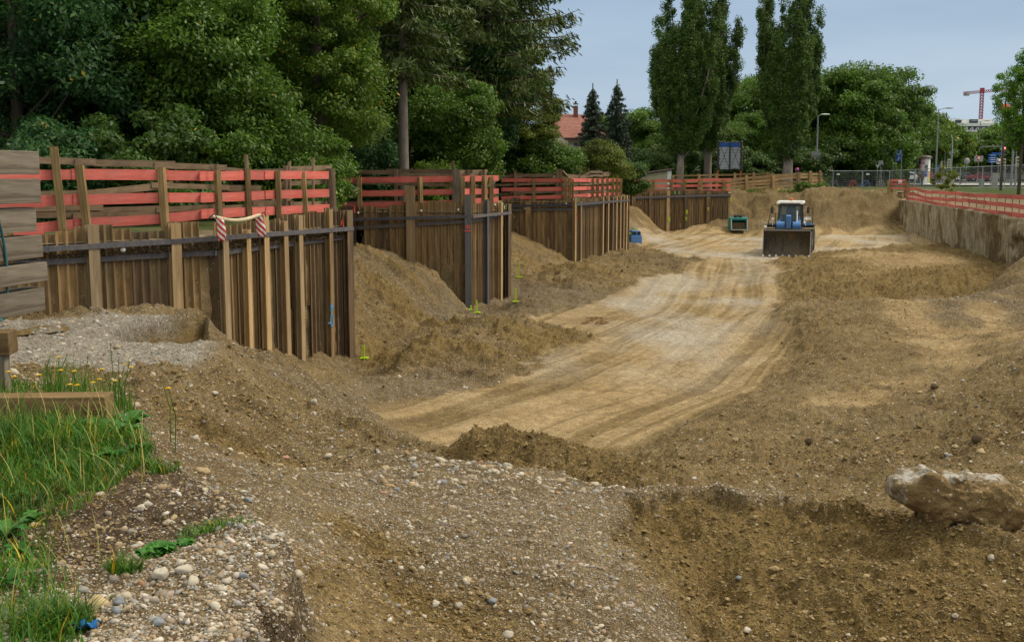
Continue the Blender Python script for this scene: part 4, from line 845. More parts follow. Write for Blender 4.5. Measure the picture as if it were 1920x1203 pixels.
def crown_centres(seed, n_, rx, ry, z0, z1, shape='round', lump=.35):
    r = np.random.default_rng(seed); d = r.normal(size=(n_, 3)); d /= np.linalg.norm(d, axis=1, keepdims=True)
    q = .45+.55*r.random(n_)**.5; ph = r.uniform(0, 6, 8)
    l = 1+lump*(np.sin(d[:,0]*3.1+ph[0]+d[:,2]*4)*.5+np.sin(d[:,1]*4.3+ph[1]+d[:,2]*3)*.3+np.sin(d[:,2]*7+ph[2]+d[:,0]*5)*.3)
    x = d[:,0]*q*l; y = d[:,1]*q*l; z = d[:,2]*q; h = (z+1)/2
    if shape == 'col': w = np.clip(np.sin(np.clip(h*.9+.12, 0, 1)*np.pi)**.5, .25, 1); x *= w/np.sqrt(np.clip(1-z*z*.8, .15, 1)); y *= w/np.sqrt(np.clip(1-z*z*.8, .15, 1))
    elif shape == 'wall': k = 1/np.sqrt(np.clip(1-z*z*.75, .2, 1)); x *= k; y *= k
    elif shape == 'cone': k = (1.05-h)*1.25; x *= k; y *= k
    return np.stack([x*rx, y*ry, z0+(z1-z0)*h], 1)
def limbs(mb, C, h0, h1, r0, nl, seed, lean=(0,0), steep=.5):
    r = random.Random(seed)
    mb.tube([(0,0,-.4), (lean[0]*.1, lean[1]*.1, h0*.5), (lean[0]*.4, 0, h0+.2*(h1-h0)), (lean[0]*.8, 0, h0+.6*(h1-h0)), (lean[0], 0, h1)], [r0*1.25, r0, r0*.8, r0*.5, r0*.12], 9)
    for k in range(nl):
        c = C[r.randrange(len(C))]; zs = max(h0*.6, min(c[2]-steep*math.hypot(c[0], c[1]), h1*.9)); t = (zs-h0)/(h1-h0+.01); f = max(.0, min(1, t))
        s = Vector((lean[0]*f, 0, zs)); m = s.lerp(Vector(c), .5)+Vector((r.uniform(-.2,.2), r.uniform(-.2,.2), -.1))
        mb.tube([s, m, Vector(c)], [r0*.38*(1-f*.6), r0*.2*(1-f*.5), .015], 5, False)
PROTO = {}
def tree(label, px, Y, rx, z0, z1, lf, seed, name='leafy_tree', cat='tree', n_=150, per=190, size=.075, cr=.75, shape='round', trunk=.2, bark='barkd', group=None, ry=None, nl=14, flat=.6, lump=.35, up=.5, steep=.5, zb=None, key=None, sc=1.0, rz=0, lean=(0,0), asp=.55):
    x = gx(px, Y); g = on_up(x, Y) if zb is None else zb; root = empty(name, Vector((x, Y, g)), label, cat, group, rz)
    if key and key in PROTO: mc, mt = PROTO[key]
    else:
        C_ = crown_centres(seed, n_, rx, ry or rx, z0, z1, shape, lump); r = np.random.default_rng(seed+1)
        mc = leaves('crown', C_, cr*r.uniform(.6, 1.3, n_), per, size, LF[lf], flat, up, seed+2, asp=asp)
        mb = MB(); limbs(mb, C_, max(z0, .3), z1*.92, trunk, nl, seed, lean, steep); o = mb.build('trunk', M[bark], None); mt = o.data; bpy.data.objects.remove(o)
        if key: PROTO[key] = (mc, mt)
    for nm_, m_ in (('crown', mc), ('trunk', mt)):
        o = bpy.data.objects.new(nm_, m_); link(o, root)
    root.scale = (sc, sc, sc); return root
GT = 'trees behind the nearest fence'
tree('tall blue-green dense tree filling the upper left corner of the view', 40, 29, 3.3, .6, 11, 'teal', 11, n_=230, per=230, size=.095, cr=.8, shape='wall', group=GT)
tree('dark leafy tree between the corner tree and the reddish-tinged one', 235, 31, 2.3, .8, 10, 'teal', 12, n_=190, per=220, size=.10, cr=.75, shape='wall', group=GT)
tree('mid-green tree with rusty seed bunches right of the dark leafy tree', 395, 30, 2.0, .7, 6.3, 'mid', 13, n_=170, per=230, size=.085, cr=.65, shape='wall', group=GT)
tree('tree with fine dark foliage whose top rises behind the reddish-tinged one', 350, 39, 3.3, 4, 13, 'dark', 14, n_=200, per=210, size=.085, cr=.85, group=GT)
tree('bright leafy tree with a rounded right edge, left of the bare pale trunk', 600, 34.5, 2.05, 1.3, 10.5, 'lite', 15, n_=210, per=240, size=.075, cr=.62, shape='wall', group=GT)
tree('deep green tree in the gap between rusty-tinged and bright leafy trees', 500, 38, 2.2, 1, 11, 'dark', 16, n_=190, per=210, size=.085, cr=.75, shape='wall', group=GT)
tree('low dark bush at the fence below the corner tree', 110, 25.5, 1.6, 0, 2.2, 'teal', 17, 'bush', 'bush', n_=50, per=200, size=.08, cr=.5, trunk=.05, group='bushes along the fence')
tree('leafy bush at the fence with broad pale leaves', 290, 26.5, 1.6, 0, 2.6, 'dark', 18, 'bush', 'bush', n_=55, per=200, size=.09, cr=.5, trunk=.05, group='bushes along the fence')
tree('green bush at the fence left of the pair of tall stakes', 420, 29, 1.6, 0, 2.7, 'mid', 19, 'bush', 'bush', n_=55, per=200, size=.075, cr=.5, trunk=.05, group='bushes along the fence')
tree('drooping bush at the fence below the bright leafy tree', 570, 31, 1.5, 0, 2.4, 'mid', 20, 'bush', 'bush', n_=55, per=200, size=.07, cr=.5, trunk=.05, group='bushes along the fence')
tree('bluish bush at the fence left of the bare pale trunk', 668, 42, 1.4, 0, 2.8, 'teal', 21, 'bush', 'bush', n_=70, per=200, size=.085, cr=.55, trunk=.05, group='bushes along the fence')
tree('yellowish twiggy bush right of the foot of the bare pale trunk', 812, 42, .8, 0, 1.7, 'lite', 22, 'bush', 'bush', n_=36, per=120, size=.06, cr=.5, trunk=.05, group='bushes along the fence')
for k, (px, Y, sc, lb) in enumerate(((-60,44,1.1,'dark background tree beyond the far left corner'),(150,47,1.15,'dark background tree behind the corner tree'),(290,50,1.2,'dark background tree seen through gaps near the left sky holes'),(440,48,1.1,'dark background tree behind the rusty-tinged tree'),(560,52,1.15,'dark background tree behind the bright leafy tree'),(690,53,1.0,'dark background tree left of the bare pale trunk'),(830,64,1.3,'dark background tree between the bare trunk and the larch'),(760,60,1.0,'dark background tree directly behind the bare trunk'))):
    tree(lb, px, Y, 4.2, .6, 13.5, 'dark', 31, n_=230, per=200, size=.12, cr=1.1, shape='wall', group='background trees on the left', key='bgd', sc=sc, rz=k*1.3, trunk=.25)
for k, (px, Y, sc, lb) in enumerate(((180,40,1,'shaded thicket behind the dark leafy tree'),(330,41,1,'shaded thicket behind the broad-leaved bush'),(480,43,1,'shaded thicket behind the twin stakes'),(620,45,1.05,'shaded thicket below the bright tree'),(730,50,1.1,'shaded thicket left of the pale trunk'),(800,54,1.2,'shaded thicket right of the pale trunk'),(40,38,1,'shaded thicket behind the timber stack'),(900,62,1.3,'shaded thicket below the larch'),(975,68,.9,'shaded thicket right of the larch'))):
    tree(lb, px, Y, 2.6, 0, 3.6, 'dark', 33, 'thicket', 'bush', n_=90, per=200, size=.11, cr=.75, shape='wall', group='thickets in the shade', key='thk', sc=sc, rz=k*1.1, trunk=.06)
tree('mid-green tree left of the layered hornbeam, right of the bare pale trunk', 850, 46, 1.9, .4, 5.2, 'mid', 23, n_=150, per=220, size=.085, cr=.6, group=GT)
tree('dark round tree behind the bare pale trunk', 790, 52, 2.4, .8, 7.0, 'dark', 24, n_=150, per=210, size=.095, cr=.75, group=GT)
tree('dark green oak between the bare trunk and the larch', 880, 57, 3.0, 2.5, 9.6, 'teal', 25, n_=170, per=210, size=.12, cr=.85, group=GT)
tree('layered yellow-green hornbeam below the larch', 965, 62, 2.8, .2, 8.2, 'yel', 26, n_=260, per=200, size=.075, cr=.6, shape='round', flat=.35, up=.8, group=GT, ry=2.6, lump=.5)
tree('broad yellow-green bush right of the layered hornbeam', 1020, 60, 1.7, 0, 3.0, 'mid', 27, n_=120, per=190, size=.09, cr=.6, group=GT)
tree('bright yellow-green bush in front of the two small spruces', 1120, 68, 1.7, 0, 3.4, 'yel', 28, 'bush', 'bush', n_=110, per=170, size=.08, cr=.55, group='bushes along the fence')
tree('dark bush at the far corner of the third wall', 1180, 80, 1.3, 0, 2.4, 'dark', 29, 'bush', 'bush', n_=50, per=150, size=.1, cr=.6, group='bushes along the fence')
# tall conifers
def conifer(label, px, Y, trunk_r, zb0, zb1, rmax, seed, name='conifer', nb=60, lf='con', side=0, droop=.35, bark='bark', top=None, tw=26, size=.16, leanx=0, dens=26):
    x = gx(px, Y); root = empty(name, Vector((x, Y, on_up(x, Y))), label, 'conifer'); r = random.Random(seed)
    mb = MB(); H_ = top or zb1; mb.tube([(0,0,-.4),(0,0,H_*.3),(leanx*.5,0,H_*.6),(leanx,0,H_)], [trunk_r*1.2, trunk_r, trunk_r*.75, .04], 12)
    P_, D_ = [], []
    for k in range(nb):
        t = k/(nb-1); z = zb0+(zb1-zb0)*t**.95; a = k*2.4+r.uniform(-.4, .4); L = rmax*(1-t)**.55*1.1*r.uniform(.72, 1.12)
        d = Vector((math.cos(a), math.sin(a), 0)); pts = [Vector((leanx*t, 0, z))]
        for j in range(1, 8):
            u_ = j/7; pts.append(Vector((leanx*t,0,z))+d*L*u_+Vector((r.uniform(-.06,.06), r.uniform(-.06,.06), L*(.12*u_-droop*u_*u_+.16*u_**5))))
        mb.tube(pts, [max(.012, .05*(1-j/8)*(rmax/3)) for j in range(8)], 4, False)
        for j in range(1, 8):
            nt = int(tw*L/rmax*(.5+.5*j/7))
            for q in range(nt):
                s = pts[j-1].lerp(pts[j], r.random()); w = L*.30*(1.15-j/8); o = d.cross(Vector((0,0,1)))*r.uniform(-w, w)
                P_.append(s+o+Vector((0,0,-abs(o.length)*.25-r.uniform(0, .28)*(rmax/3)))); D_.append(d*.5+o.normalized()*.5)
    P_ = np.array(P_); D_ = np.array(D_); n_ = len(P_); rr = np.random.default_rng(seed)
    P_ = np.repeat(P_, 3, 0)+rr.normal(0, .07*rmax/3, (n_*3, 3)); D_ = np.repeat(D_, 3, 0); n_ *= 3
    a = D_+rr.normal(0, .35, (n_, 3)); a[:,2] -= .55; a /= np.linalg.norm(a, axis=1, keepdims=True); b = np.cross(a, rr.normal(size=(n_, 3))); b /= np.linalg.norm(b, axis=1, keepdims=True)
    s = size*rr.uniform(.6, 1.3, n_)[:,None]; a = a*s; b = b*s*.2
    V_ = np.stack([P_-a, P_+b, P_+a, P_-b], 1).reshape(-1, 3)
    o = bpy.data.objects.new('foliage', npmesh('foliage', V_, np.arange(n_*4).reshape(-1, 4), LF[lf])); link(o, root); mb.build('trunk', M[bark], root); return root
conifer('tall spruce with a long bare pale trunk standing behind the second barrier', 757, 40.3, .165, 4.7, 15, 2.6, 41, nb=64, size=.17, tw=30)
conifer('tall larch with long drooping branches reaching out against the sky', 918, 55, .24, 4.6, 18, 4.9, 42, nb=70, droop=.20, bark='barkd', size=.19, tw=36)
def spruce(label, px, Y, h, rb, seed, name='small_spruce'):
    return conifer(label, px, Y, .14, .4, h, rb, seed, name, nb=120, lf='spr', droop=.30, bark='barkd', top=h+.4, size=.13, tw=20)
spruce('small dark spruce on the left of the pair beside the red roof', 1110, 92, 8.3, 1.75, 43); spruce('small dark spruce on the right of the pair, slightly taller', 1155, 93, 8.7, 1.75, 44)
# poplars: bundles of steep limbs
def poplar(label, px, Y, rx, z0, z1, seed, tr, forks, zoff=0):
    x = gx(px, Y); root = empty('poplar', Vector((x, Y, on_up(x, Y))), label, 'poplar', 'tall poplars by the billboard'); r = random.Random(seed); rn = np.random.default_rng(seed)
    mb = MB(); C_, R_ = [], []
    mb.tube([(0,0,-.4),(0,0,1.2),(.05,0,z0*.7),(.1,0,z0+1)], [tr*1.5, tr*1.1, tr*.95, tr*.8], 12)
    for k in range(forks):
        a = k*2.4+r.uniform(-.5, .5); rr = rx*(.25+.72*((k*.618) % 1)**.5); zs = z0*r.uniform(.45, 1.0); zt = z1*r.uniform(.55, 1.0)*(1.08-.28*(rr/rx)**2)
        tx, ty = math.cos(a)*rr, math.sin(a)*rr*.9; pts = [Vector((0,0,zs))]
        for j in range(1, 9):
            u_ = j/8; pts.append(Vector((tx*(1-(1-u_)**2.2)+r.uniform(-.12,.12), ty*(1-(1-u_)**2.2)+r.uniform(-.12,.12), zs+(zt-zs)*u_)))
        mb.tube(pts, [max(.02, tr*.42*(1-u/9)) for u in range(9)], 6, False)
        for j in range(1, 9):
            m_ = 4 if j > 1 else 2
            for q in range(m_):
                s = pts[j-1].lerp(pts[j], r.random()); e = r.uniform(.1, .75)*(1.1-.5*j/8); b_ = r.uniform(0, 6.28); C_.append((s.x+math.cos(b_)*e, s.y+math.sin(b_)*e, s.z+r.uniform(-.2,.5))); R_.append(r.uniform(.26, .6))
    C_ = np.array(C_); m_ = C_[:,2] > z0*.78; C_ = C_[m_]; R_ = np.array(R_)[m_]
    o = bpy.data.objects.new('crown', leaves('crown', C_, R_, 140, .095, LF['pop'], 1.35, .35, seed+3, asp=.7)); link(o, root); mb.build('trunk', M['bark'], root); return root
poplar('tall poplar on the left of the pair, with a pale narrow trunk', 1275, 101, 2.9, 4.6, 20, 51, .30, 34)
poplar('tall poplar on the right of the pair, just behind the billboard', 1326, 106, 2.6, 5.2, 21, 52, .36, 30)
poplar('single tall poplar with a forked trunk right of the billboard', 1476, 99, 3.05, 3.8, 19.5, 53, .42, 38)
# woods behind
BG = 'background trees at the back'
for k, (px, Y, key, sc, lb) in enumerate(((1195,118,'b1',1.0,'rounded background tree behind the right small spruce'),(1235,122,'b1',.85,'rounded background tree left of the poplar pair'),(1128,126,'b1',1.0,'pale background tree top between the two small spruces'),(1350,118,'b2',.78,'mid-height tree between the poplar pair and the single poplar'),(1400,132,'b1',1.55,'high rounded tree behind the gap between the poplars'),(1430,120,'b2',.9,'leafy tree just left of the single poplar'),(1300,124,'b2',.75,'leafy tree behind the poplar pair'),(1250,108,'b3',1.0,'low leafy tree above the beige shed'),(1545,136,'b1',1.5,'high tree right of the single poplar'),(1585,129,'b2',1.5,'broad tree behind the street lamp with arrow signs'),(1632,138,'b2',1.6,'broad windblown tree with a ragged right edge'),(1664,146,'b2',1.35,'tree at the right end of the windblown group'),(1560,126,'b3',1.4,'low tree behind the bicycles'),(1655,142,'b3',1.3,'low tree left of the blue station sign'),(1615,130,'b3',1.2,'low tree in the middle behind the mobile fence'),(1385,112,'b3',1.0,'low shrubby tree right of the billboard'),(1215,104,'b3',.85,'shrubby tree behind the beige shed roof'),(1175,108,'b3',1.0,'shrubby tree right of the small spruces'),(1500,113,'b3',1.0,'low shrubby tree right of the forked trunk'),(1330,112,'b3',.95,'low shrubby tree behind the billboard'))):
    cfg = {'b1': (3.6,.6,8.0,'mid',61), 'b2': (4.2,.6,9.0,'mid',62), 'b3': (3.0,0,3.9,'dark',63)}[key]
    tree(lb, px, Y, cfg[0], cfg[1], cfg[2], cfg[3], cfg[4], n_=210 if key != 'b3' else 120, per=200, size=.145, cr=.95 if key != 'b3' else .75, group=BG, key=key, sc=sc, rz=k*1.7, nl=10)
for k, (px, Y, sc, lb) in enumerate(((1740,152,1.08,'round bright street tree above the advertising column'),(1702,160,1.1,'bright street tree between the station sign and the column'),(1772,162,1.0,'bright street tree behind the tall street lamp'))):
    tree(lb, px, Y, 3.0, 2.0, 8.6, 'yel' if 0 else 'lite', 64, n_=150, per=170, size=.17, cr=.95, group='street trees', key='st', sc=sc, rz=k*2.1)
for k, (px, Y, sc, lb) in enumerate(((1790,190,1.1,'distant tree left under the white office building'),(1815,200,1.1,'distant tree under the middle of the office building'),(1845,205,1.1,'distant tree under the crane mast'),(1872,195,1.3,'distant dark tree at the right end of the office building'),(1905,190,1.3,'distant tree behind the white vans'),(1950,180,1.3,'distant tree outside the right edge'),(1755,180,1.0,'distant tree behind the advertising column'))):
    tree(lb, px, Y, 4.2, .6, 7.2, 'mid', 65, n_=130, per=130, size=.24, cr=1.3, group='distant trees along the road', key='dt', sc=sc, rz=k*1.9)
tree('young bright street tree with feathery branches at the right edge', 1912, 62, 1.0, 2.6, 8.0, 'gink', 66, n_=80, per=150, size=.07, cr=.42, shape='col', trunk=.09, nl=30, steep=1.2, group='young street trees', zb=.25, flat=.8)
tree('slimmer young street tree left of the feathery one', 1878, 78, .9, 3.6, 8.6, 'gink', 67, n_=42, per=90, size=.08, cr=.36, shape='col', trunk=.08, nl=26, steep=1.4, group='young street trees', zb=.25, flat=.8)
for k, (px, Y, w_, lb) in enumerate(((1505,91.6,1.0,'low green weeds at the foot of the pale fence end'),(1528,93.5,1.2,'taller green weeds under the last pale fence panel'),(1775,72,1.3,'tall yellow-flowering weed on the verge'),(1545,94.5,.8,'dark weeds right of the pale fence end'))):
    tree(lb, px, Y, .7*w_, 0, .75 if k != 2 else 1.7, 'mid' if k != 2 else 'yel', 70+k, 'weed_clump', 'weeds', n_=22, per=90, size=.07, cr=.25, trunk=.02, nl=3, group='weed clumps', zb=0 if k != 2 else .2)
# ------------------------------------------------------------------ timber stack, strap, bearer, beam
def timber(name, label, c_right, d, L, h, w, mat, cat='timber', group='stacked timbers at the left edge', bevel=.006):
    mb = MB(); mb.box((L/2,0,0), (L, w, h)); o = mb.build(name, M[mat], bevel=bevel); d = d.normalized(); o.location = c_right
    r = Vector((0,0,1)).cross(d).normalized(); u_ = d.cross(r); o.rotation_euler = Matrix((d, r, u_)).transposed().to_euler(); return tag(o, label, cat, group)
tl = [(77,283,328,'topmost timber of the stack at the left edge, with a dark crack'),(79,334,381,'second timber from the top of the stack, with curly grain'),(71,387,434,'third timber from the top, shorter, with brown knot stains'),(83,439,483,'fourth timber from the top, with wavy grain and a worn edge'),(92,489,527,'fifth timber from the top, longest, above the bottom one'),(87,536,582,'bottom timber of the stack, its lower edge near the gravel')]
for i, (px, y0, y1, lb) in enumerate(tl):
    Yr = 9.3; h = (y1-y0)/F*Yr*1.0; c = atY(px, (y0+y1)/2, Yr); d = Vector((-.20+RR.uniform(-.015,.015), -.98, RR.uniform(-.006,.006)))
    c.x -= .1; timber('squared_timber', lb, c, d, 2.7, h-.012+.0*i, .2, 'timber_grey')
o = timber('timber_bearer', 'short squared timber lying crosswise under the stack of timbers', atY(25, 641, 7.9), Vector((-1,-.12,0)), 1.1, .165, .2, 'timber_yel', group=None)
o = timber('timber_block', 'upright grey timber block holding up the crosswise timber', atY(2, 664, 7.86)+Vector((-.04,0,0)), Vector((0,0,-1)), .3, .16, .1, 'timber_grey', group=None)
o = timber('timber_beam', 'brown squared beam lying in the grass with its cut end showing', atY(207, 762, 7.0), Vector((-1,-.05,.0)), 1.9, .165, .17, 'timber_yel', cat='beam', group=None, bevel=.008)
mb = MB(); mb.tube([atY(*p) for p in ((-6,400,8.6),(2,430,8.72),(9,465,8.78),(14,510,8.8),(13,560,8.82),(10,596,8.82),(1,600,8.7),(-10,602,8.5))], .011, 6); mb.build('lashing_strap', paint('strap_teal', (.02,.13,.15), .7), label='dark teal lashing strap hanging down the timber stack', cat='strap')
# ------------------------------------------------------------------ grass and weeds near the camera
def blades(name, P, L, bend, w, mat, seed, segs=4, stem=False):
    r = np.random.default_rng(seed); N = len(P); a = r.uniform(0, 2*np.pi, N); d = np.stack([np.cos(a), np.sin(a)], -1); s = np.stack([-d[:,1], d[:,0]], -1)
    Vs = []
    for k in range(segs+1):
        t = k/segs; hor = L*bend*t*t; z = L*t*(1-.35*bend*t); ww = w*(1-t**1.6)+.0004
        c = P[:,:2]+d*hor[:,None]
        Vs.append(np.concatenate([c-s*ww[:,None], (P[:,2]+z)[:,None]], 1)); Vs.append(np.concatenate([c+s*ww[:,None], (P[:,2]+z)[:,None]], 1))
    V_ = np.stack(Vs, 1).reshape(-1, 3); m = 2*(segs+1)
    f = np.stack([[2*k, 2*k+1, 2*k+3, 2*k+2] for k in range(segs)])[None]+np.arange(N)[:,None,None]*m
    return npmesh(name, V_, f.reshape(-1, 4), LF[mat], True)
def scatter_poly(P_, n_, seed, near=0):
    r = np.random.default_rng(seed); P_ = np.array(P_); lo, hi = P_.min(0), P_.max(0); x = r.uniform(lo[0], hi[0], n_*3); y = r.uniform(lo[1], hi[1], n_*3); k = inpoly(x, y, P_) ; return x[k][:n_], y[k][:n_]
GP = upoly(.02, [(-420,1203),(-420,705),(40,695),(150,722),(235,742),(272,800),(290,862),(240,880),(205,925),(150,960),(110,1010),(95,1060),(120,1100),(150,1150),(150,1203),(120,1500),(-500,1500)])
x, y = scatter_poly(GP, 85000, 5); clump = fbm(x*2.2, y*2.2, 3, 401); sd = sdpoly(x, y, GP); k = (rng.random(len(x)) < .42+.9*clump+sd*1.1); x, y = x[k], y[k]; sd = sd[k]
tk = rng.random(len(x)) < .45
tx, ty = np.floor(x*9)/9+.05, np.floor(y*9)/9+.05; x = np.where(tk, x*.45+tx*.55+rng.normal(0, .012, len(x)), x); y = np.where(tk, y*.45+ty*.55+rng.normal(0, .012, len(y)), y)
z = Hs(x, y); N = len(x); L = rng.gamma(3, .030, N)*(.75+.5*(fbm(x*1.5, y*1.5, 3, 431)+.4))*np.clip(.6+sd*.6, .5, 1.15)*np.where((y > 6.3) & (y < 7.05), .5, 1)
gm = blades('grass', np.stack([x, y, z-.01], -1), L, rng.uniform(.2, 1.0, N), rng.uniform(.0016, .0036, N), 'grass', 6); link(tag(bpy.data.objects.new('grass', gm), kind='stuff'))
# thin tufts outside the lawn edge
for px, py, rad, n_, Lh, lb in ((385,990,.13,260,.05,'thin grass tuft above the low bright plant'),(232,1070,.07,220,.07,'small grass tuft left of the low bright plant'),(300,865,.12,300,.075,'grass tuft with upright seed spikes at the edge of the lawn'),(435,985,.10,120,.04,'sparse grass wisps at the broken gravel edge'),(95,1170,.14,600,.11,'long pale-tipped grass tuft at the lower left corner')):
    c = atZ(px, py, .03); a = rng.uniform(0, 6.28, n_); q = rad*rng.random(n_)**.7; x = c.x+np.cos(a)*q; y = c.y+np.sin(a)*q*.8; z = Hs(x, y)
    L = rng.uniform(.4, 1.3, n_)*Lh; gm = blades('grass_tuft', np.stack([x-c.x, y-c.y, z-.008-c.z], -1), L, rng.uniform(.2, 1.1, n_), rng.uniform(.0015, .004, n_), 'grass' if px != 310 else 'weed', int(px)); o = bpy.data.objects.new('grass_tuft', gm); link(o); o.location = c; tag(o, lb, 'plant', 'tufts among the pebbles')
# broad-leaved weeds
def weed(x, y, sc, nl, label, seed):
    r = random.Random(seed); mb = MB(); mb.smooth = True; g = Hh(x, y)
    for k in range(nl):
        a = r.uniform(0, 6.28); L = sc*r.uniform(.6, 1.2); w = L*.26; up_ = r.uniform(.25, 1.0); d = Vector((math.cos(a), math.sin(a), 0)); s_ = Vector((-d.y, d.x, 0)); vs = []
        for j in range(6):
            t = j/5; c = d*L*t*(1-.25*up_)+Vector((0,0,L*up_*t*(1.25-.9*t))); ww = w*math.sin(math.pi*min(.98, t*.9+.08))*(1 if j % 2 else .72)
            vs += [c-s_*ww+Vector((0,0,ww*.35)), c, c+s_*ww+Vector((0,0,ww*.35))]
        fs = [(3*j+q, 3*j+q+1, 3*j+q+4, 3*j+q+3) for j in range(5) for q in (0, 1)]; mb.add(vs, fs)
    o = mb.build('leafy_weed', LF['weed']); o.location = (x, y, g); return tag(o, label, 'weed', 'broad-leaved weeds round the beam')
wl = [(20,800,.16,'broad-leaved weed in front of the left part of the beam'),(70,835,.15,'broad-leaved weed below the beam, left of centre'),(110,815,.14,'broad-leaved weed leaning on the middle of the beam'),(150,850,.12,'low broad-leaved weed below the cut end of the beam'),(235,800,.15,'broad-leaved weed growing right beside the cut end of the beam'),(255,830,.11,'small broad-leaved weed at the lawn edge right of the beam'),(30,745,.16,'broad-leaved weed behind the beam at the left edge'),(15,990,.12,'broad-leaved weed at the left edge halfway down the lawn'),(15,1085,.10,'small broad-leaved weed above the lower left corner'),(110,720,.13,'broad-leaved weed behind the middle of the beam'),(35,1010,.09,'low clover-like weed near the dark soil')]
wl += [(45,790,.13,'broad-leaved weed directly in front of the beam, second from the left'),(85,862,.12,'broad-leaved weed in the thick grass below the beam'),(180,800,.13,'broad-leaved weed touching the beam near its cut end'),(130,868,.10,'small broad-leaved weed deeper in the grass'),(245,770,.15,'tall broad-leaved weed behind the cut end of the beam'),(50,722,.14,'broad-leaved weed behind the beam beside the large yellow flower'),(210,845,.10,'small broad-leaved weed near the right side of the lawn')]
for k, (px, py, s_, lb) in enumerate(wl):
    c = atZ(px, py, .05); weed(c.x, c.y, s_, 13, lb, 500+k)
for k, (px, py, s_, nl, lb) in enumerate(((300,1028,.075,80,'low bright green leafy plant among the pebbles, largest of its patch'),(272,1042,.05,50,'small leafy plant at the left of the low bright patch'),(345,1012,.055,50,'small leafy plant at the right of the low bright patch'),(20,925,.10,26,'dark broad-leaved weed in the thick grass at the left edge'),(60,960,.08,26,'dark broad-leaved weed where the grass meets bare soil'))):
    c = atZ(px, py, .03); weed(c.x, c.y, s_, nl, lb, 560+k)
# dandelion-like stems
def flower(px, pyt, Y, open_, lb):
    t = atY(px, pyt, Y); bx, by = t.x+RR.uniform(-.10, .06), Y+RR.uniform(-.05, .08); g = Hh(bx, by); root = empty('yellow_flower' if open_ == 1 else 'seed_head', Vector((bx, by, g)), lb, 'flower' if open_ == 1 else 'seed head', 'wild flowers above the beam')
    p1 = t-root.location; mb = MB(); m = Vector((p1.x*.3+RR.uniform(-.02,.02), 0, p1.z*.55)); mb.tube([(0,0,-.02), m, p1], [.0035,.003,.002], 5); mb.build('stem', LF['weed'], root)
    mb = MB()
    if open_ == 1:
        for k in range(14):
            a = k*math.pi/7; d = Vector((math.cos(a), math.sin(a), 0)); s_ = Vector((-d.y, d.x, 0))*.0045; r_ = .021
            mb.add([p1, p1+d*r_*.6-s_+Vector((0,0,.005)), p1+d*r_+Vector((0,0,.003)), p1+d*r_*.6+s_+Vector((0,0,.005))], [(0,1,2,3)])
        mb.sphere(p1+Vector((0,0,.003)), (.010,.010,.006), n=8, m=4); mb.build('petals', simple('petal', (.75,.50,.01), .6, 0, .1) if 'petal' not in bpy.data.materials else bpy.data.materials['petal'], root)
    else:
        mb.sphere(p1, (.013,.013,.014) if open_ == 2 else (.005,.005,.013), n=8, m=6); mb.build('head', M['beige'] if open_ == 2 else M['post'], root)
fl = [(74,703,7.2,1,'large yellow flower above the left part of the beam'),(110,670,7.6,1,'yellow flower high above the beam, left one of two close ones'),(126,664,7.7,0,'brown bud beside the high yellow flower'),(114,694,7.4,1,'yellow flower just under the high one'),(139,696,7.5,1,'yellow flower half hidden among stems over the beam'),(192,692,7.6,1,'yellow flower in the middle of the thick stems'),(187,711,7.5,1,'yellow flower low among the thick stems'),(174,717,7.4,1,'small yellow flower at the bottom of the thick stems'),(145,722,7.3,1,'yellow flower just above the beam top'),(131,721,7.2,1,'small yellow flower left of the one at the beam top'),(234,684,7.8,1,'yellow flower at the right of the tall stems'),(247,688,7.8,1,'bright yellow flower rightmost of the tall stems'),(216,714,7.6,1,'yellow flower beside a pale seed head'),(211,712,7.6,2,'pale round seed head beside a yellow flower'),(225,706,7.7,2,'pale seed head above the yellow flower pair'),(243,677,7.8,2,'highest pale seed head at the right'),(304,715,6.8,0,'orange bud left of the big low yellow flower'),(316,728,6.6,1,'big flat yellow flower standing alone on bare gravel'),(27,706,7.3,1,'tiny yellow flower at the far left by the gravel'),(16,697,7.4,1,'tiny yellow flower beside the upright timber block'),(222,676,7.8,0,'dark bud among the tall stems'),(165,670,7.7,0,'pair of dark buds on tall stems'),(207,645,7.7,0,'topmost thin seed spike above the flowers'),(86,684,7.4,0,'dark narrow spike over the large yellow flower')]
for f_ in fl: flower(*f_)
# seed stalks (pale and green)
SP = upoly(.05, [(60,735),(250,735),(290,800),(330,870),(230,960),(150,1203),(-50,1203),(-50,735)]); x, y = scatter_poly(SP, 150, 9); z = Hs(x, y)
st = blades('grass_stalks', np.stack([x, y, z], -1), rng.uniform(.12, .30, len(x)), rng.uniform(.2, .9, len(x)), rng.uniform(.0012, .0022, len(x)), 'straw', 8, 6); link(tag(bpy.data.objects.new('grass_stalks', st), kind='stuff'))
SP = upoly(-.0, [(75,735),(250,738),(250,700),(90,700)]); x, y = scatter_poly(SP, 420, 10); z = Hs(x, y)
st = blades('weed_stems', np.stack([x, y, z], -1), rng.uniform(.10, .34, len(x)), rng.uniform(.05, .5, len(x)), rng.uniform(.0015, .003, len(x)), 'mid', 9, 5); link(tag(bpy.data.objects.new('weed_stems', st), kind='stuff'))
mb = MB(); c = atZ(160, 1176, .03); mb.smooth = True
vs = [(i*.012-.04+.006*math.sin(j*2), j*.012-.03, .008+.010*math.sin(i*1.7+j)+.008*math.cos(j*2.1)) for j in range(6) for i in range(8)]
mb.add(vs, [(j*8+i, j*8+i+1, j*8+i+9, j*8+i+8) for j in range(5) for i in range(7)]); o = mb.build('plastic_scrap', paint('bright_blue_film', (.01,.14,.42), .35)); o.location = Vector((c.x, c.y, Hh(c.x, c.y)+.015)); tag(o, 'crumpled bright blue plastic scrap on the gravel by the grass', 'litter')
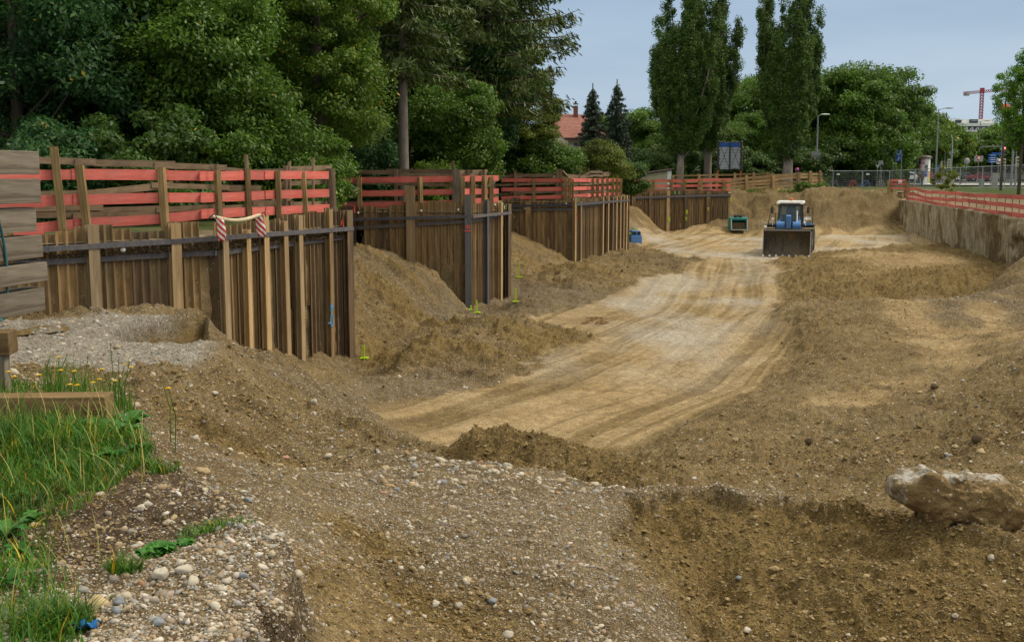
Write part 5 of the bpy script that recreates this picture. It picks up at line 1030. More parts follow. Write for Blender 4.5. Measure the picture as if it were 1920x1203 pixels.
# verge grass on the street side and at the back
vx, vy, vl = [], [], []
for k in range(26000):
    s = rng.random(); p = R2.lerp(R1, s*1.15) ; d = rng.uniform(2.2, 9.0); vx.append(p.x+.8*d); vy.append(p.y+.6*d)
vx, vy = np.array(vx), np.array(vy)
dd_ = -sdline(vx, vy, [R0, R1, R2]); vz = zright(dd_, vx, vy); k = fbm(vx*.8, vy*.8, 3, 411) > -.35; vx, vy, vz = vx[k], vy[k], vz[k]
gm = blades('verge_grass', np.stack([vx, vy, vz-.02], -1), rng.gamma(4, .07, len(vx))*.8, rng.uniform(.1, .8, len(vx)), rng.uniform(.008, .02, len(vx)), 'lite', 12, 3); link(tag(bpy.data.objects.new('verge_grass', gm), kind='stuff'))
bx = rng.uniform(gx(1371, 92), gx(1540, 95), 9000); by = 91.0+rng.gamma(2, 1.6, 9000); bz = np.full(9000, .0)
gm = blades('bank_grass', np.stack([bx, by, bz-.02], -1), rng.gamma(4, .06, 9000), rng.uniform(.1, .8, 9000), rng.uniform(.008, .02, 9000), 'grass', 13, 3); link(tag(bpy.data.objects.new('bank_grass', gm), kind='stuff'))
fx = rng.uniform(gx(1740, 70), gx(1915, 70), 130); fy = rng.uniform(58, 78, 130); gd = -sdline(fx, fy, [R0, R1, R2]); fz = zright(gd, fx, fy); k = gd > 2; 
link(tag(bpy.data.objects.new('verge_blossoms', crumbs('verge_blossoms', np.stack([fx, fy, fz+.3], -1)[k], rng.uniform(.02, .045, int(k.sum())), bpy.data.materials['petal'])), kind='stuff'))
# ------------------------------------------------------------------ gravel stones and clods
def gmat(name, stops, rough=.75):
    n = NM(name, rough, 0, .25); k = n.ramp(n.island(), stops); k = n.mix(1.0, k, n.ramp(n.noise(60, 3), [(.3, .8), (.7, 1.12)]), 'MULTIPLY'); n.col(k); return n.m
M['gravel'] = gmat('river_gravel', [(0,(.27,.19,.10)),(.18,(.22,.20,.18)),(.34,(.33,.25,.15)),(.48,(.46,.42,.34)),(.62,(.20,.20,.21)),(.74,(.32,.21,.105)),(.88,(.56,.53,.48)),(.97,(.26,.14,.08)),(1,(.46,.34,.19))])
M['clod'] = gmat('soil_clods', [(0,(.12,.08,.03)),(.5,(.205,.142,.06)),(.9,(.28,.20,.095)),(1,(.36,.28,.17))], .95)
def stones(N, y0, y1, seed, rmin, rmax, pw, kind):
    r = np.random.default_rng(seed); u_ = r.uniform(-.58, .64, N); y = np.exp(r.uniform(np.log(y0), np.log(y1), N)); x = u_*y
    z, g, c, dk, du, rd, pt_ = terrain(x, y); dl_ = sdline(x, y, LEFT)
    g = np.maximum(g, pt_*.6)
    dens = (np.clip(.06+.92*g-.1*dk, .05, 1)*np.where(y < 5.4, 1.35, 1) if kind == 'g' else np.clip(.2+.8*c-.15*dk-.5*g, 0, 1))*(1-.96*np.clip(rd, 0, 1))
    k = (r.random(N) < dens) & ((dl_ > .25) | (y > 60)); x, y, z, g = x[k], y[k], z[k], g[k]
    rad = rmin*.85*(1-r.random(len(x)))**(-1/pw); rad = np.clip(rad, 0, rmax*(np.where((y < 5.4) | (y > 8.5), 1, .8) if kind == 'g' else 1))*np.clip(.8+.35*g, .8, 1.2); rad = np.maximum(np.minimum(rad, y*(.006 if kind == 'g' else .0036)), y*.00075)
    return np.stack([x, y, z+rad*(.0 if kind == 'g' else .25)], -1), rad
P1, r1 = stones(150000, 2.3, 8.5, 21, .0044, .026, 2.5, 'g'); P2, r2 = stones(60000, 8.5, 34, 22, .010, .05, 2.6, 'g')
link(tag(bpy.data.objects.new('gravel', crumbs('gravel', np.concatenate([P1, P2]), np.concatenate([r1, r2]), M['gravel'])), kind='stuff'))
P1, r1 = stones(170000, 2.6, 15, 23, .0085, .034, 3.2, 'c'); P2, r2 = stones(60000, 12, 48, 24, .014, .06, 3.0, 'c')
link(tag(bpy.data.objects.new('soil_clods', crumbs('soil_clods', np.concatenate([P1, P2]), np.concatenate([r1, r2]), M['clod'], False)), kind='stuff'))
def rock(px, py, Yg, size, col, lb, seed, sq=.65):
    r = np.random.default_rng(seed)
    lo_, hi_ = 2.2, 95.; c = None
    ys = np.exp(np.linspace(np.log(2.5), np.log(90), 500)); pp = [atY(px, py, float(q)) for q in ys]; hh = Hs([p.x for p in pp], ys)
    for p, h in zip(pp, hh):
        if p.z < h: c = Vector((p.x, p.y, float(h))); break
    if c is None: return
    mb = MB(); mb.smooth = True; mb.sphere((0,0,0), 1, n=14, m=9); rad = size/F*c.y/2; v = np.array(mb.v)
    f = 1+.16*np.sin(v[:,0]*3+seed)+.12*np.sin(v[:,1]*5+seed*2)+.10*np.sin(v[:,2]*6+v[:,0]*4+seed)
    v = v*f[:,None]*np.array([1, .8, sq])*rad; mb.v = [tuple(q) for q in v]
    o = mb.build('stone', M[col] if isinstance(col, str) else col); o.location = c+Vector((0,0,rad*.18)); o.rotation_euler = (r.uniform(-.2,.2), r.uniform(-.3,.3), r.uniform(0,6)); tag(o, lb, 'stone', 'larger single stones')
SW = simple('pale_stone', (.42,.375,.31), .8, 0, .15, 8); SG = simple('blue_grey_stone', (.20,.215,.24), .75, 0, .2, 8); ST = simple('tan_stone', (.40,.30,.17), .85, 0, .2, 8); SD_ = simple('dark_clod', (.085,.058,.033), .95, 0, .3, 8); SP_ = simple('pinkish_stone', (.40,.22,.17), .8, 0, .2, 8)
rk = [(302,1085,40,SW,'large pale stone beside the low bright plant'),(345,1072,34,SW,'flat pale stone right of the large pale one'),(362,1092,28,SW,'rounded pale stone between two grey ones'),(178,1138,48,ST,'large tan stone at the left near the grass tuft'),(222,1135,26,SG,'grey stone right of the large tan one'),(218,1155,22,SG,'dark grey stone with a pale rim near the plastic scrap'),(298,1177,24,SG,'oval dark grey stone near the lower edge'),(415,1108,22,SW,'white stone in the middle of the pebble field'),(425,1092,24,SW,'pale rounded stone above the pebble field centre'),(455,1084,22,SG,'blue-grey stone near the broken gravel edge'),(508,1018,18,SW,'white stone close to the tip of the gravel edge'),(265,957,20,SW,'flat cream stone on the dark soil'),(277,948,18,SW,'round cream stone behind the flat one on dark soil'),(326,972,16,ST,'tan stone on the dark soil slope'),(380,885,24,ST,'brown clod-like stone at the edge of the dark soil'),(466,942,18,SG,'pale blue stone on the bank edge'),(952,877,20,SW,'white stone on the crest of the gravel ridge'),(780,897,14,SW,'white stone on the left shoulder of the gravel ridge'),(744,919,14,SG,'light grey stone on the gravel ridge left of centre'),(769,990,12,SW,'small white stone on the gravel slope'),(720,926,12,SP_,'pink stone on the gravel ridge'),(795,1157,14,SW,'cream stone near the lower edge, left of a white pair'),(816,1140,18,SW,'white flat stone near the lower edge'),(860,1138,18,SW,'white stone right of the flat one near the lower edge'),(952,1198,26,SW,'large white stone cut off by the lower edge'),(876,1092,20,ST,'cream stone beside the brown hollow'),(924,1132,22,SG,'leaning slate-grey flat stone'),(1137,1144,14,SW,'white pebble low on the gravel slope'),(1751,730,18,SD_,'dark round clod on the tracked hill'),(1751,746,9,SW,'small white stone under the dark round clod'),(1518,833,20,SD_,'dark clod on the slope left of centre right'),(1530,897,10,SW,'white stone just beyond the scooped edge'),(1451,1073,18,ST,'tan stone in the middle of the scooped face'),(1386,1087,16,SG,'grey stone at the left of the scooped face'),(1400,1195,18,SW,'pale stone at the bottom of the scooped face'),(1790,1168,14,SW,'white stone low in the right corner'),(1857,1060,16,SW,'white-grey stone below the big soil block'),(1834,827,26,SD_,'dark flat clod above the big soil block'),(1840,853,18,ST,'brown stone behind the big soil block'),(1590,1198,14,SW,'pale stone at the lower edge right of centre'),(402,742,14,SW,'pale stone on the brown slope under the platform'),(590,766,14,SW,'cream stone on the edge of the brown spill'),(588,777,12,SW,'flat white stone on the edge of the brown spill'),(720,729,7,SD_,'small dark clod on the pit floor below the near wall'),(640,810,10,SG,'grey stone on the near slope'),(535,862,14,SP_,'pinkish stone on the near slope'),(524,875,14,ST,'orange-tan stone beside the pinkish one')]
for k, (px, py, s_, col, lb) in enumerate(rk): rock(px, py, 0, s_, col, lb, 600+k)
# big block of soil with a white crust
OUT = [(1668,915),(1672,902),(1690,897),(1715,890),(1733,880),(1750,886),(1765,894),(1790,890),(1810,896),(1838,897),(1870,896),(1885,905),(1910,922),(1925,940),(1920,962),(1905,980),(1890,992),(1878,1005),(1860,1000),(1830,986),(1790,976),(1760,973),(1740,976),(1725,962),(1715,952),(1690,945),(1675,935)]
cc_ = atY(1795, 942, 7.75); oc = [atY(a, b, 7.75)-cc_ for a, b in OUT]; ang = np.array([math.atan2(p.z, p.x) for p in oc]); rd_ = np.array([math.hypot(p.x, p.z) for p in oc]); o_ = np.argsort(ang); ang, rd_ = ang[o_], rd_[o_]
nt, npn = 170, 110; th, ph = np.meshgrid(np.linspace(-np.pi, np.pi, nt, endpoint=False), np.linspace(.0005, np.pi-.0005, npn)); rr_ = np.interp(th, ang, rd_, period=2*np.pi)
sx_ = np.sin(ph)**.55; x = rr_*np.cos(th)*sx_; z = rr_*np.sin(th)*sx_; y = -.21*np.sign(np.cos(ph))*np.abs(np.cos(ph))**.8
nz = fbm(x*6+y*5, z*6+y*3, 5, 421, .6)*.06+(.25-np.abs(fbm(x*4-y*5, z*5+y*4, 3, 429)))*.08+fbm(x*28+y*20, z*28, 3, 423)*.014; l_ = np.sqrt(x*x+y*y+z*z)+1e-6; x, y, z = x*(1+nz/l_), y*(1+nz/l_), z*(1+nz/l_)
ix = np.arange(nt*npn).reshape(npn, nt); f = np.stack([ix[:-1], np.roll(ix, -1, 1)[:-1], np.roll(ix, -1, 1)[1:], ix[1:]], -1).reshape(-1, 4)
me = npmesh('soil_block', np.stack([x, y, z*1.08], -1).reshape(-1, 3), f, None, True)
n = NM('crusted_soil', .95, 0, .15); f1 = n.noise(4, 7, .7); k = n.ramp(f1, [(.3, (.16,.105,.045)), (.7, (.28,.195,.095))]); v = n.vor(34); vc = n.vor(34, out='Color'); se = n.n.new('ShaderNodeSeparateColor'); n.L(vc, se.inputs[0])
k = n.mix(n.math('MULTIPLY', n.math('GREATER_THAN', se.outputs[0], .78), n.ramp(v, [(.28, .9), (.4, 0.)])), k, n.ramp(se.outputs[1], [(0,(.4,.3,.17)),(1,(.55,.5,.44))]))
k = n.mix(n.math('MULTIPLY', n.attr('crust'), n.ramp(n.noise(9, 6, .75), [(.42, 0.), (.56, 1.)])), k, (.52,.50,.47)); n.col(k).bump(n.math('ADD', f1, n.noise(40, 4, .7)), .03, 1); me.materials.append(n.m)
top = np.sin(th) > .15; pattr(me, 'crust', (sstep(.90, .97, np.sin(ph)**.55+0*th+fbm(th*7, ph*7, 3, 427)*.08)*np.where(np.cos(ph) > 0, 1, 1)*sstep(.35, .6, np.sin(th)+.45*(np.cos(th) < -.8))).ravel())
o = bpy.data.objects.new('soil_block', me); link(o); o.location = cc_; tag(o, 'big overhanging block of stony soil with a white crust along its top', 'soil block')
# ------------------------------------------------------------------ wheel loader
def rel(name, mb, mat, parent, bevel=0): return mb.build(name, mat, parent, bevel=bevel)
lp = atY(1483, 478, 59.6); root = empty('wheel_loader', (lp.x, 60.2, -2.88), 'blue and white wheel loader facing forward with its wide bucket lowered', 'wheel loader', rz=math.radians(-17))
SK = M['dark']
wornsteel = steel('bucket_steel', [(.07,.062,.052), (.16,.14,.115), (.25,.21,.145), (.33,.26,.155)], .8)
bright = paint('worn_edge', (.27,.27,.28), .45, .5, .3)
# bucket: local front = -y
arc = [(y-.42, z) for y, z in [(-1.55,.06),(-.95,.04),(-.70,.10),(-.52,.28),(-.45,.55),(-.50,.85),(-.66,1.14),(-.92,1.36),(-1.22,1.43)]]
mb = MB(); t = .035
inn = [(y+t*(.9 if k < 3 else 1), z+ (t if k < 4 else -t*.2)) for k, (y, z) in enumerate(arc)]
vs = []; W2 = 1.2
for x in (-W2, W2): vs += [(x, y, z) for y, z in arc]
na = len(arc); vs += [(x, y-.03, z+.03 if z < .7 else z-.03) for x in (-W2, W2) for y, z in arc]
fs = [(k, na+k, na+k+1, k+1) for k in range(na-1)]+[(2*na+k+1, 3*na+k+1, 3*na+k, 2*na+k) for k in range(na-1)]
mb.smooth = True; mb.add(vs, fs); mb.smooth = False
bk_ = rel('bucket', mb, wornsteel, root)
for sx_ in (-1, 1):
    mb = MB(); P_ = arc+[(-1.75,.95),(-1.87,.5)]; P3 = [(sx_*(W2-.02), y, z) for y, z in P_]; P4 = [(sx_*(W2+.02), y, z) for y, z in P_]; n_ = len(P_)
    mb.add(P3+P4, [tuple(range(n_)), tuple(range(2*n_-1, n_-1, -1))]+[((i+1) % n_, i, n_+i, n_+(i+1) % n_) for i in range(n_)]); rel('side_plate', mb, wornsteel, bk_)
    mb = MB(); mb.beam((sx_*W2,-1.68,1.40), (sx_*W2,-1.99,.08), .035, .04); rel('edge_strip', mb, bright, bk_)
mb = MB(); mb.beam((-W2,-1.68,1.43), (W2,-1.68,1.43), .10, .05); rel('top_edge', mb, bright, bk_)
mb = MB(); mb.beam((-.72,-1.5,1.43), (-.0,-1.3,1.50), .16, .10); mb.beam((.72,-1.5,1.43), (.0,-1.3,1.50), .16, .10); mb.box((0,-1.35,1.42), (.3,.2,.2)); rel('bracket', mb, SK, bk_)
for k in range(8):
    x = -1.16+k*2.32/7; mb = MB(); mb.box((x,-2.08,.12), (.09,.2,.10)); rel('tooth', mb, M['white'], bk_)
# arms, cylinders and lever
for sx_ in (-1, 1):
    mb = MB(); mb.prism([(-.75,1.25),(-.2,1.75),(.55,1.95),(1.3,2.05),(1.3,1.75),(.5,1.6),(-.1,1.35),(-.55,.95)], .14, Matrix.Translation((sx_*.52,0,0)) @ Matrix.Rotation(math.pi/2, 4, 'Z')); rel('lift_arm', mb, M['blue'], root)
    mb = MB(); mb.tube([(sx_*.22,-.42,1.62), (sx_*.62,-.42,1.62)], .21, 18); rel('pivot_drum', mb, M['blue'], root)
    mb = MB(); mb.tube([(sx_*.3,.3,1.2), (sx_*.34,-.5,1.35)], .07, 10); rel('cylinder', mb, M['galv'], root)
mb = MB(); mb.prism([(-.78,1.45),(-.85,2.15),(-.70,2.2),(-.5,1.95),(-.45,1.4)], .24, Matrix.Rotation(math.pi/2, 4, 'Z')); rel('lever', mb, M['blue'], root, .02)
mb = MB(); mb.box((0,.3,1.15), (1.0,1.2,.5)); mb.box((0,1.8,1.1), (1.1,2.0,.55)); rel('frame', mb, SK, root, .03)
mb = MB(); mb.tube([(.42,-.3,1.75),(.40,-.1,2.4)], .035, 8); rel('grease_tube', mb, M['white'], root)
# cab
cz0, cz1 = 1.65, 2.78
for x in (-.6, .6):
    for y in (.55, 1.9):
        mb = MB(); mb.beam((x, y-(.12 if y < 1 else 0), cz0), (x*.95, y, cz1), .09, .08); rel('cab_pillar', mb, SK, root)
mb = MB(); mb.add([(-.55,.42,cz0+.1),(.55,.42,cz0+.1),(.52,.54,cz1-.04),(-.52,.54,cz1-.04)], [(0,1,2,3)]); rel('windscreen', mb, M['clear'], root)
for sx_ in (-1, 1):
    mb = MB(); mb.add([(sx_*.6,.5,cz0+.1),(sx_*.6,1.85,cz0+.1),(sx_*.57,1.85,cz1-.04),(sx_*.57,.6,cz1-.04)], [(0,1,2,3)]); rel('side_window', mb, M['clear'], root)
mb = MB(); mb.add([(-.55,1.9,cz0+.5),(.55,1.9,cz0+.5),(.52,1.9,cz1-.04),(-.52,1.9,cz1-.04)], [(0,1,2,3)]); rel('rear_window', mb, M['clear'], root)
mb = MB(); mb.box((0,1.2,cz0-.02), (1.25,1.5,.12)); mb.box((0,1.86,cz0+.25), (1.2,.06,.5)); rel('cab_floor', mb, SK, root)
mb = MB(); mb.box((0,1.45,cz0+.22), (.5,.45,.22)); mb.box((0,1.7,cz0+.6), (.48,.12,.7)); rel('seat', mb, SK, root, .03)
mb = MB(); mb.tube([(0,.75,cz0),(0,.9,cz0+.5)], .03, 8); mb.lathe([(.20,-.012),(.20,.012)], 16, Matrix.Translation((0,.92,cz0+.52)) @ Matrix.Rotation(-.6, 4, 'X')); rel('steering_wheel', mb, SK, root)
mb = MB(); mb.box((0,1.2,cz1+.06), (1.46,1.75,.12), taper=.93); mb.box((-.62,.40,cz1-.01), (.2,.2,.10)); mb.box((.62,.40,cz1-.01), (.2,.2,.10)); rf = rel('cab_roof', mb, M['white'], root, .03)
mb = MB(); mb.lathe([(.05,cz1+.12),(.075,cz1+.15),(.075,cz1+.24),(.03,cz1+.28)], 12, Matrix.Translation((0,1.1,0))); rel('beacon', mb, M['orange'], rf)
mb = MB(); mb.box((0,.46,cz1-.09), (1.1,.04,.12)); rel('sun_visor', mb, SK, rf)
for sx_ in (-1, 1):
    mb = MB(); mb.tube([(sx_*.62,.5,cz1-.02),(sx_*.85,.35,cz1-.08),(sx_*.95,.3,cz1-.1),(sx_*.95,.3,cz1-.2)], .02, 6); m_ = rel('mirror_arm', mb, SK, root)
    mb = MB(); mb.box((sx_*.95,.3,cz1-.36), (.13,.08,.36)); rel('mirror', mb, SK, m_, .015)
    mb = MB(); mb.tube([(sx_*.72,.2,1.65),(sx_*.74,.15,2.25),(sx_*1.02,.15,2.25),(sx_*1.12,.15,1.6)], .022, 6); rel('handrail', mb, SK, root)
    mb = MB(); mb.box((sx_*.98,1.0,1.62), (.66,1.7,.10)); mb.box((sx_*.98,.05,1.48), (.66,.5,.07), Matrix.Translation((0,.0,0))); mb.box((sx_*.98,.9,1.42), (.6,1.1,.34)); fn = rel('fender', mb, SK, root, .03)
    mb = MB(); mb.box((sx_*1.0,-.36,1.47), (.58,.5,.07)); mb.beam((sx_*.72,-.6,1.46), (sx_*1.28,-.6,1.46), .06, .04); rel('mudguard_lip', mb, paint('dusty_tan', (.30,.22,.12), .7), fn)
    for y, nm_ in ((.15,''),(2.95,'')):
        mb = MB(); mb.lathe([(.42,-.25),(.62,-.27),(.70,-.2),(.72,0),(.70,.2),(.62,.27),(.42,.25)], 28, Matrix.Translation((sx_*.98,y,.72)) @ Matrix.Rotation(math.pi/2, 4, 'Y'))
        for q in range(22):
            a = q*2*math.pi/22
            for s2 in (-1, 1): mb.box((0,0,.715), (.24,.08,.06), Matrix.Translation((sx_*.98+s2*.12,y,.72)) @ Matrix.Rotation(a+s2*.07, 4, 'X') @ Matrix.Rotation(s2*.5, 4, 'Z'))
        w_ = rel('wheel', mb, M['black'], root); mb = MB(); mb.lathe([(.40,-.1),(.42,.2),(.15,.26),(.1,.2)], 20, Matrix.Translation((sx_*.98,y,.72)) @ Matrix.Rotation(sx_*math.pi/2, 4, 'Y')); rel('rim', mb, M['galv'], w_)
    mb = MB(); mb.sphere((sx_*.86,-.2,1.95), (.07,.05,.07)); mb.beam((sx_*.86,-.15,1.6), (sx_*.86,-.15,1.9), .03); rel('headlight', mb, M['white'], root)
mb = MB(); mb.box((.98,-.12,2.0), (.30,.03,.16)); rel('number_plate', mb, M['white'], root)
mb = MB(); mb.box((.98,-.05,1.72), (.32,.05,.14)); rel('blue_panel', mb, M['blue'], root)
mb = MB(); mb.box((-1.22,-.45,1.58), (.16,.3,.36)); mb.tube([(-1.2,-.5,1.7),(-1.4,-.6,1.9),(-1.5,-.6,1.75),(-1.5,-.7,1.45)], .02, 5); rel('side_bracket', mb, M['beige'], root, .02)
mb = MB(); mb.sphere((-1.22,-.62,1.53), (.09,.05,.09)); rel('work_light', mb, M['white'], root)
mb = MB(); mb.box((0,2.9,1.55), (1.25,1.9,.8)); mb.box((0,3.6,1.3), (1.5,.5,.7)); rel('engine_cover', mb, M['white'], root, .06)
mb = MB(); mb.tube([(.4,2.6,1.9),(.4,2.6,2.5)], .05, 8); rel('exhaust', mb, SK, root)
mb = MB(); mb.tube([(1.2,.3,1.7),(1.2,.3,2.55)], .02, 6); rel('antenna', mb, SK, root)
LD = root
# ------------------------------------------------------------------ people
def person(label, loc, rz, pose, top, legs, hair, h=1.72, group=None, extra=None, skin=None):
    J = {'pel': (0,0,.95), 'waist': (0,0,1.08), 'chest': (0,.0,1.32), 'neck': (0,-.0,1.48), 'head0': (0,-.01,1.57), 'head1': (0,-.02,1.66), 'head2': (0,-.01,1.74)}
    R_ = {'pel': (.15,.11), 'waist': (.135,.10), 'chest': (.165,.115), 'neck': (.06,.06), 'head0': (.07,.08), 'head1': (.085,.10), 'head2': (.05,.06)}
    for s, n_ in ((-1,'l'),(1,'r')):
        J.update({n_+'hip': (s*.09,0,.90), n_+'knee': (s*.10,-.01,.50), n_+'ank': (s*.10,.02,.09), n_+'toe': (s*.11,-.15,.04), n_+'sh': (s*.18,0,1.40), n_+'el': (s*.23,.02,1.13), n_+'wr': (s*.24,-.06,.90), n_+'ha': (s*.24,-.09,.81)})
        R_.update({n_+'hip': (.095,.10), n_+'knee': (.062,.065), n_+'ank': (.042,.045), n_+'toe': (.038,.03), n_+'sh': (.06,.06), n_+'el': (.045,.045), n_+'wr': (.032,.032), n_+'ha': (.028,.04)})
    J.update(pose); E_s = [('pel','waist'),('waist','chest'),('chest','neck'),('neck','head0'),('head0','head1'),('head1','head2')]
    for n_ in 'lr': E_s += [('pel',n_+'hip'),(n_+'hip',n_+'knee'),(n_+'knee',n_+'ank'),(n_+'ank',n_+'toe'),('chest',n_+'sh'),(n_+'sh',n_+'el'),(n_+'el',n_+'wr'),(n_+'wr',n_+'ha')]
    ks = list(J); me = bpy.data.meshes.new('person'); sc = h/1.78; me.from_pydata([tuple(c*sc for c in J[k]) for k in ks], [(ks.index(a), ks.index(b)) for a, b in E_s], [])
    o = bpy.data.objects.new('person', me); link(o); md = o.modifiers.new('k', 'SKIN'); sd_ = me.skin_vertices[0].data
    for i, k in enumerate(ks): sd_[i].radius = (R_[k][0]*sc, R_[k][1]*sc); sd_[i].use_root = (k == 'pel')
    md.use_smooth_shade = True; sb = o.modifiers.new('s', 'SUBSURF'); sb.levels = 1; sb.render_levels = 1
    bpy.context.view_layer.update(); ev = o.evaluated_get(bpy.context.evaluated_depsgraph_get()); m2 = bpy.data.meshes.new_from_object(ev); o.modifiers.clear(); o.data = m2
    m2.materials.clear()
    for m_ in (top, legs, M['skin'], M['black'], hair): m2.materials.append(m_)
    pts = {k: Vector(J[k])*sc for k in ks}; zone = {'pel':1,'waist':0,'chest':0,'neck':2,'head0':2,'head1':2,'head2':4}
    for n_ in 'lr': zone.update({n_+'hip':1,n_+'knee':1,n_+'ank':3,n_+'toe':3,n_+'sh':0,n_+'el':0,n_+'wr':2,n_+'ha':2})
    for p in m2.polygons:
        c = p.center; k = min(ks, key=lambda q: (pts[q]-c).length-R_[q][0]*.6); z_k = zone[k]
        if k in ('head1','head0') and c.y > pts['head1'].y+.01: z_k = 4
        p.material_index = z_k; p.use_smooth = True
    mb = MB(); hc = pts['head1']; mb.sphere(hc+Vector((0,-.10*sc,-.01)), .018, n=6, m=4)
    mb.build('nose', M['skin'], o)
    for nm_, f_, ma in (extra or ()): mb = MB(); f_(mb, sc); mb.build(nm_, ma, o, bevel=.01)
    o.location = loc; o.rotation_euler = (0,0,rz); return tag(o, label, 'person', group)
cl = lambda n_, c: paint(n_, c, .85, .05)
navy, jeans, blackc, whitec, redc, hairb = cl('navy_cloth', (.02,.03,.08)), cl('jeans', (.03,.06,.14)), cl('black_cloth', (.02,.02,.022)), cl('white_cloth', (.6,.6,.6)), cl('red_cloth', (.35,.04,.03)), cl('brown_hair', (.07,.04,.02))
sit = {'pel': (0,0,.0), 'waist': (0,.03,.14), 'chest': (0,.02,.38), 'neck': (0,-.0,.54), 'head0': (0,-.01,.63), 'head1': (0,-.02,.72), 'head2': (0,-.01,.80)}
for s, n_ in ((-1,'l'),(1,'r')): sit.update({n_+'hip': (s*.1,-.05,0), n_+'knee': (s*.14,-.45,.02), n_+'ank': (s*.15,-.52,-.32), n_+'toe': (s*.15,-.66,-.36), n_+'sh': (s*.19,.02,.46), n_+'el': (s*.25,-.15,.24), n_+'wr': (s*.14,-.40,.26), n_+'ha': (s*.12,-.47,.28)})
dm = Matrix.Rotation(math.radians(-17), 4, 'Z'); dl_ = dm @ Vector((0,1.38,cz0+.40)); person('driver in dark clothes sitting behind the windscreen of the wheel loader', LD.location+dl_, math.radians(-17), sit, navy, jeans, hairb)
walk = {'lknee': (-.1,-.10,.50), 'lank': (-.1,-.14,.10), 'ltoe': (-.1,-.30,.05), 'rknee': (.1,.05,.50), 'rank': (.1,.22,.14), 'rtoe': (.1,.12,.04)}
def pack(mb, sc): mb.box((.02,.17,1.25*sc), (.28,.16,.40))
def street(px, Y, z=0.1): return Vector((gx(px, Y), Y, z))
person('walker in a dark jacket with a brown backpack by the advertising column', street(1729, 131, -.02), math.radians(180), walk, navy, jeans, hairb, 1.62, extra=[('backpack', pack, cl('brown_bag', (.22,.07,.03)))])
person('pedestrian in a pale blue top behind the fence right of the tall street lamp', street(1760, 150), math.radians(160), walk, cl('paleblue', (.25,.35,.5)), jeans, hairb, 1.7)
ride = dict(sit); ride.update({'lknee': (-.1,-.30,-.22), 'lank': (-.1,-.12,-.60), 'ltoe': (-.1,-.26,-.66), 'rknee': (.1,-.36,-.10), 'rank': (.1,-.20,-.42), 'rtoe': (.1,-.34,-.46), 'chest': (0,-.12,.36), 'neck': (0,-.18,.50), 'head0': (0,-.20,.60), 'head1': (0,-.21,.69), 'head2': (0,-.19,.77), 'lsh': (-.18,-.14,.43), 'rsh': (.18,-.14,.43), 'lel': (-.22,-.34,.24), 'rel': (.22,-.34,.24), 'lwr': (-.2,-.56,.14), 'rwr': (.2,-.56,.14), 'lha': (-.2,-.62,.13), 'rha': (.2,-.62,.13)})
# ------------------------------------------------------------------ bicycles
def bicycle(col, label, loc, rz, group='bicycles behind the mobile fence', proto={}):
    if 'b' in proto:
        root = copy_tree(proto['b'])
    else:
        root = empty('bicycle', (0,0,0), label, 'bicycle')
        for x in (-.52, .52):
            mb = MB(); mb.tube([(x+.33*math.cos(a), 0, .35+.33*math.sin(a)) for a in [k*math.pi/10 for k in range(21)]], .02, 6, False); w_ = mb.build('wheel', M['black'], root)
            mb = MB()
            for k in range(8): mb.tube([(x,0,.35),(x+.32*math.cos(k*.785),0,.35+.32*math.sin(k*.785))], .004, 3, False)
            mb.build('spokes', M['galv'], w_)
        mb = MB()
        for a, b in (((-.52,.35),(-.1,.33)),((-.52,.35),(-.22,.82)),((-.1,.33),(-.25,.92)),((-.22,.78),(.36,.82)),((-.1,.33),(.40,.74)),((.33,.95),(.52,.35))): mb.tube([(a[0],0,a[1]),(b[0],0,b[1])], .022, 6)
        mb.build('frame', M['grey'], root)
        mb = MB(); mb.box((-.26,0,.94), (.26,.14,.06)); mb.build('saddle', M['black'], root, bevel=.02)
        mb = MB(); mb.tube([(.28,-.27,1.0),(.33,-.1,.97),(.33,.1,.97),(.28,.27,1.0)], .015, 6); mb.build('handlebar', M['black'], root)
        proto['b'] = root
    root.location = loc; root.rotation_euler = (RR.uniform(-.08,.08), 0, rz); root['label'] = label; root['group'] = group; root['category'] = 'bicycle'
    if col:
        for c in root.children:
            if c.name.startswith('frame'): c.data = c.data.copy(); c.data.materials[0] = M[col]
    return root
for px, Y, col, rz, lb in ((1548,113.5,'dark',.3,'dark bicycle furthest left behind the mobile fence'),(1562,113.6,'grey',-.4,'grey bicycle second from the left, by a fence post'),(1588,113.5,'dark',.1,'dark bicycle just left of the reddish one'),(1600,113.6,'redp',.5,'reddish bicycle half hidden between two others'),(1622,113.4,'blue',.05,'blue and white bicycle standing side-on'),(1657,113.2,'dark',1.1,'dark bicycle next to the corner shoring'),(1651,120,'grey',.7,'bicycle parked in the crowded rack, left one'),(1664,121,'dark',.9,'bicycle parked in the crowded rack, middle one'),(1675,120.5,'redp',.4,'bicycle with red frame in the crowded rack')):
    bicycle(col, lb, street(px, Y, -.08), rz)
cyc = bicycle('dark', 'dark bicycle under the cyclist on the cycle path', street(1802, 140, .0), 1.25, group='bicycles in the street')
person('cyclist in black riding along the path behind the fence', Vector(cyc.location)+Matrix.Rotation(1.25, 3, 'Z') @ Vector((-.22,0,1.0)), 1.25+math.pi/2, ride, blackc, blackc, hairb)
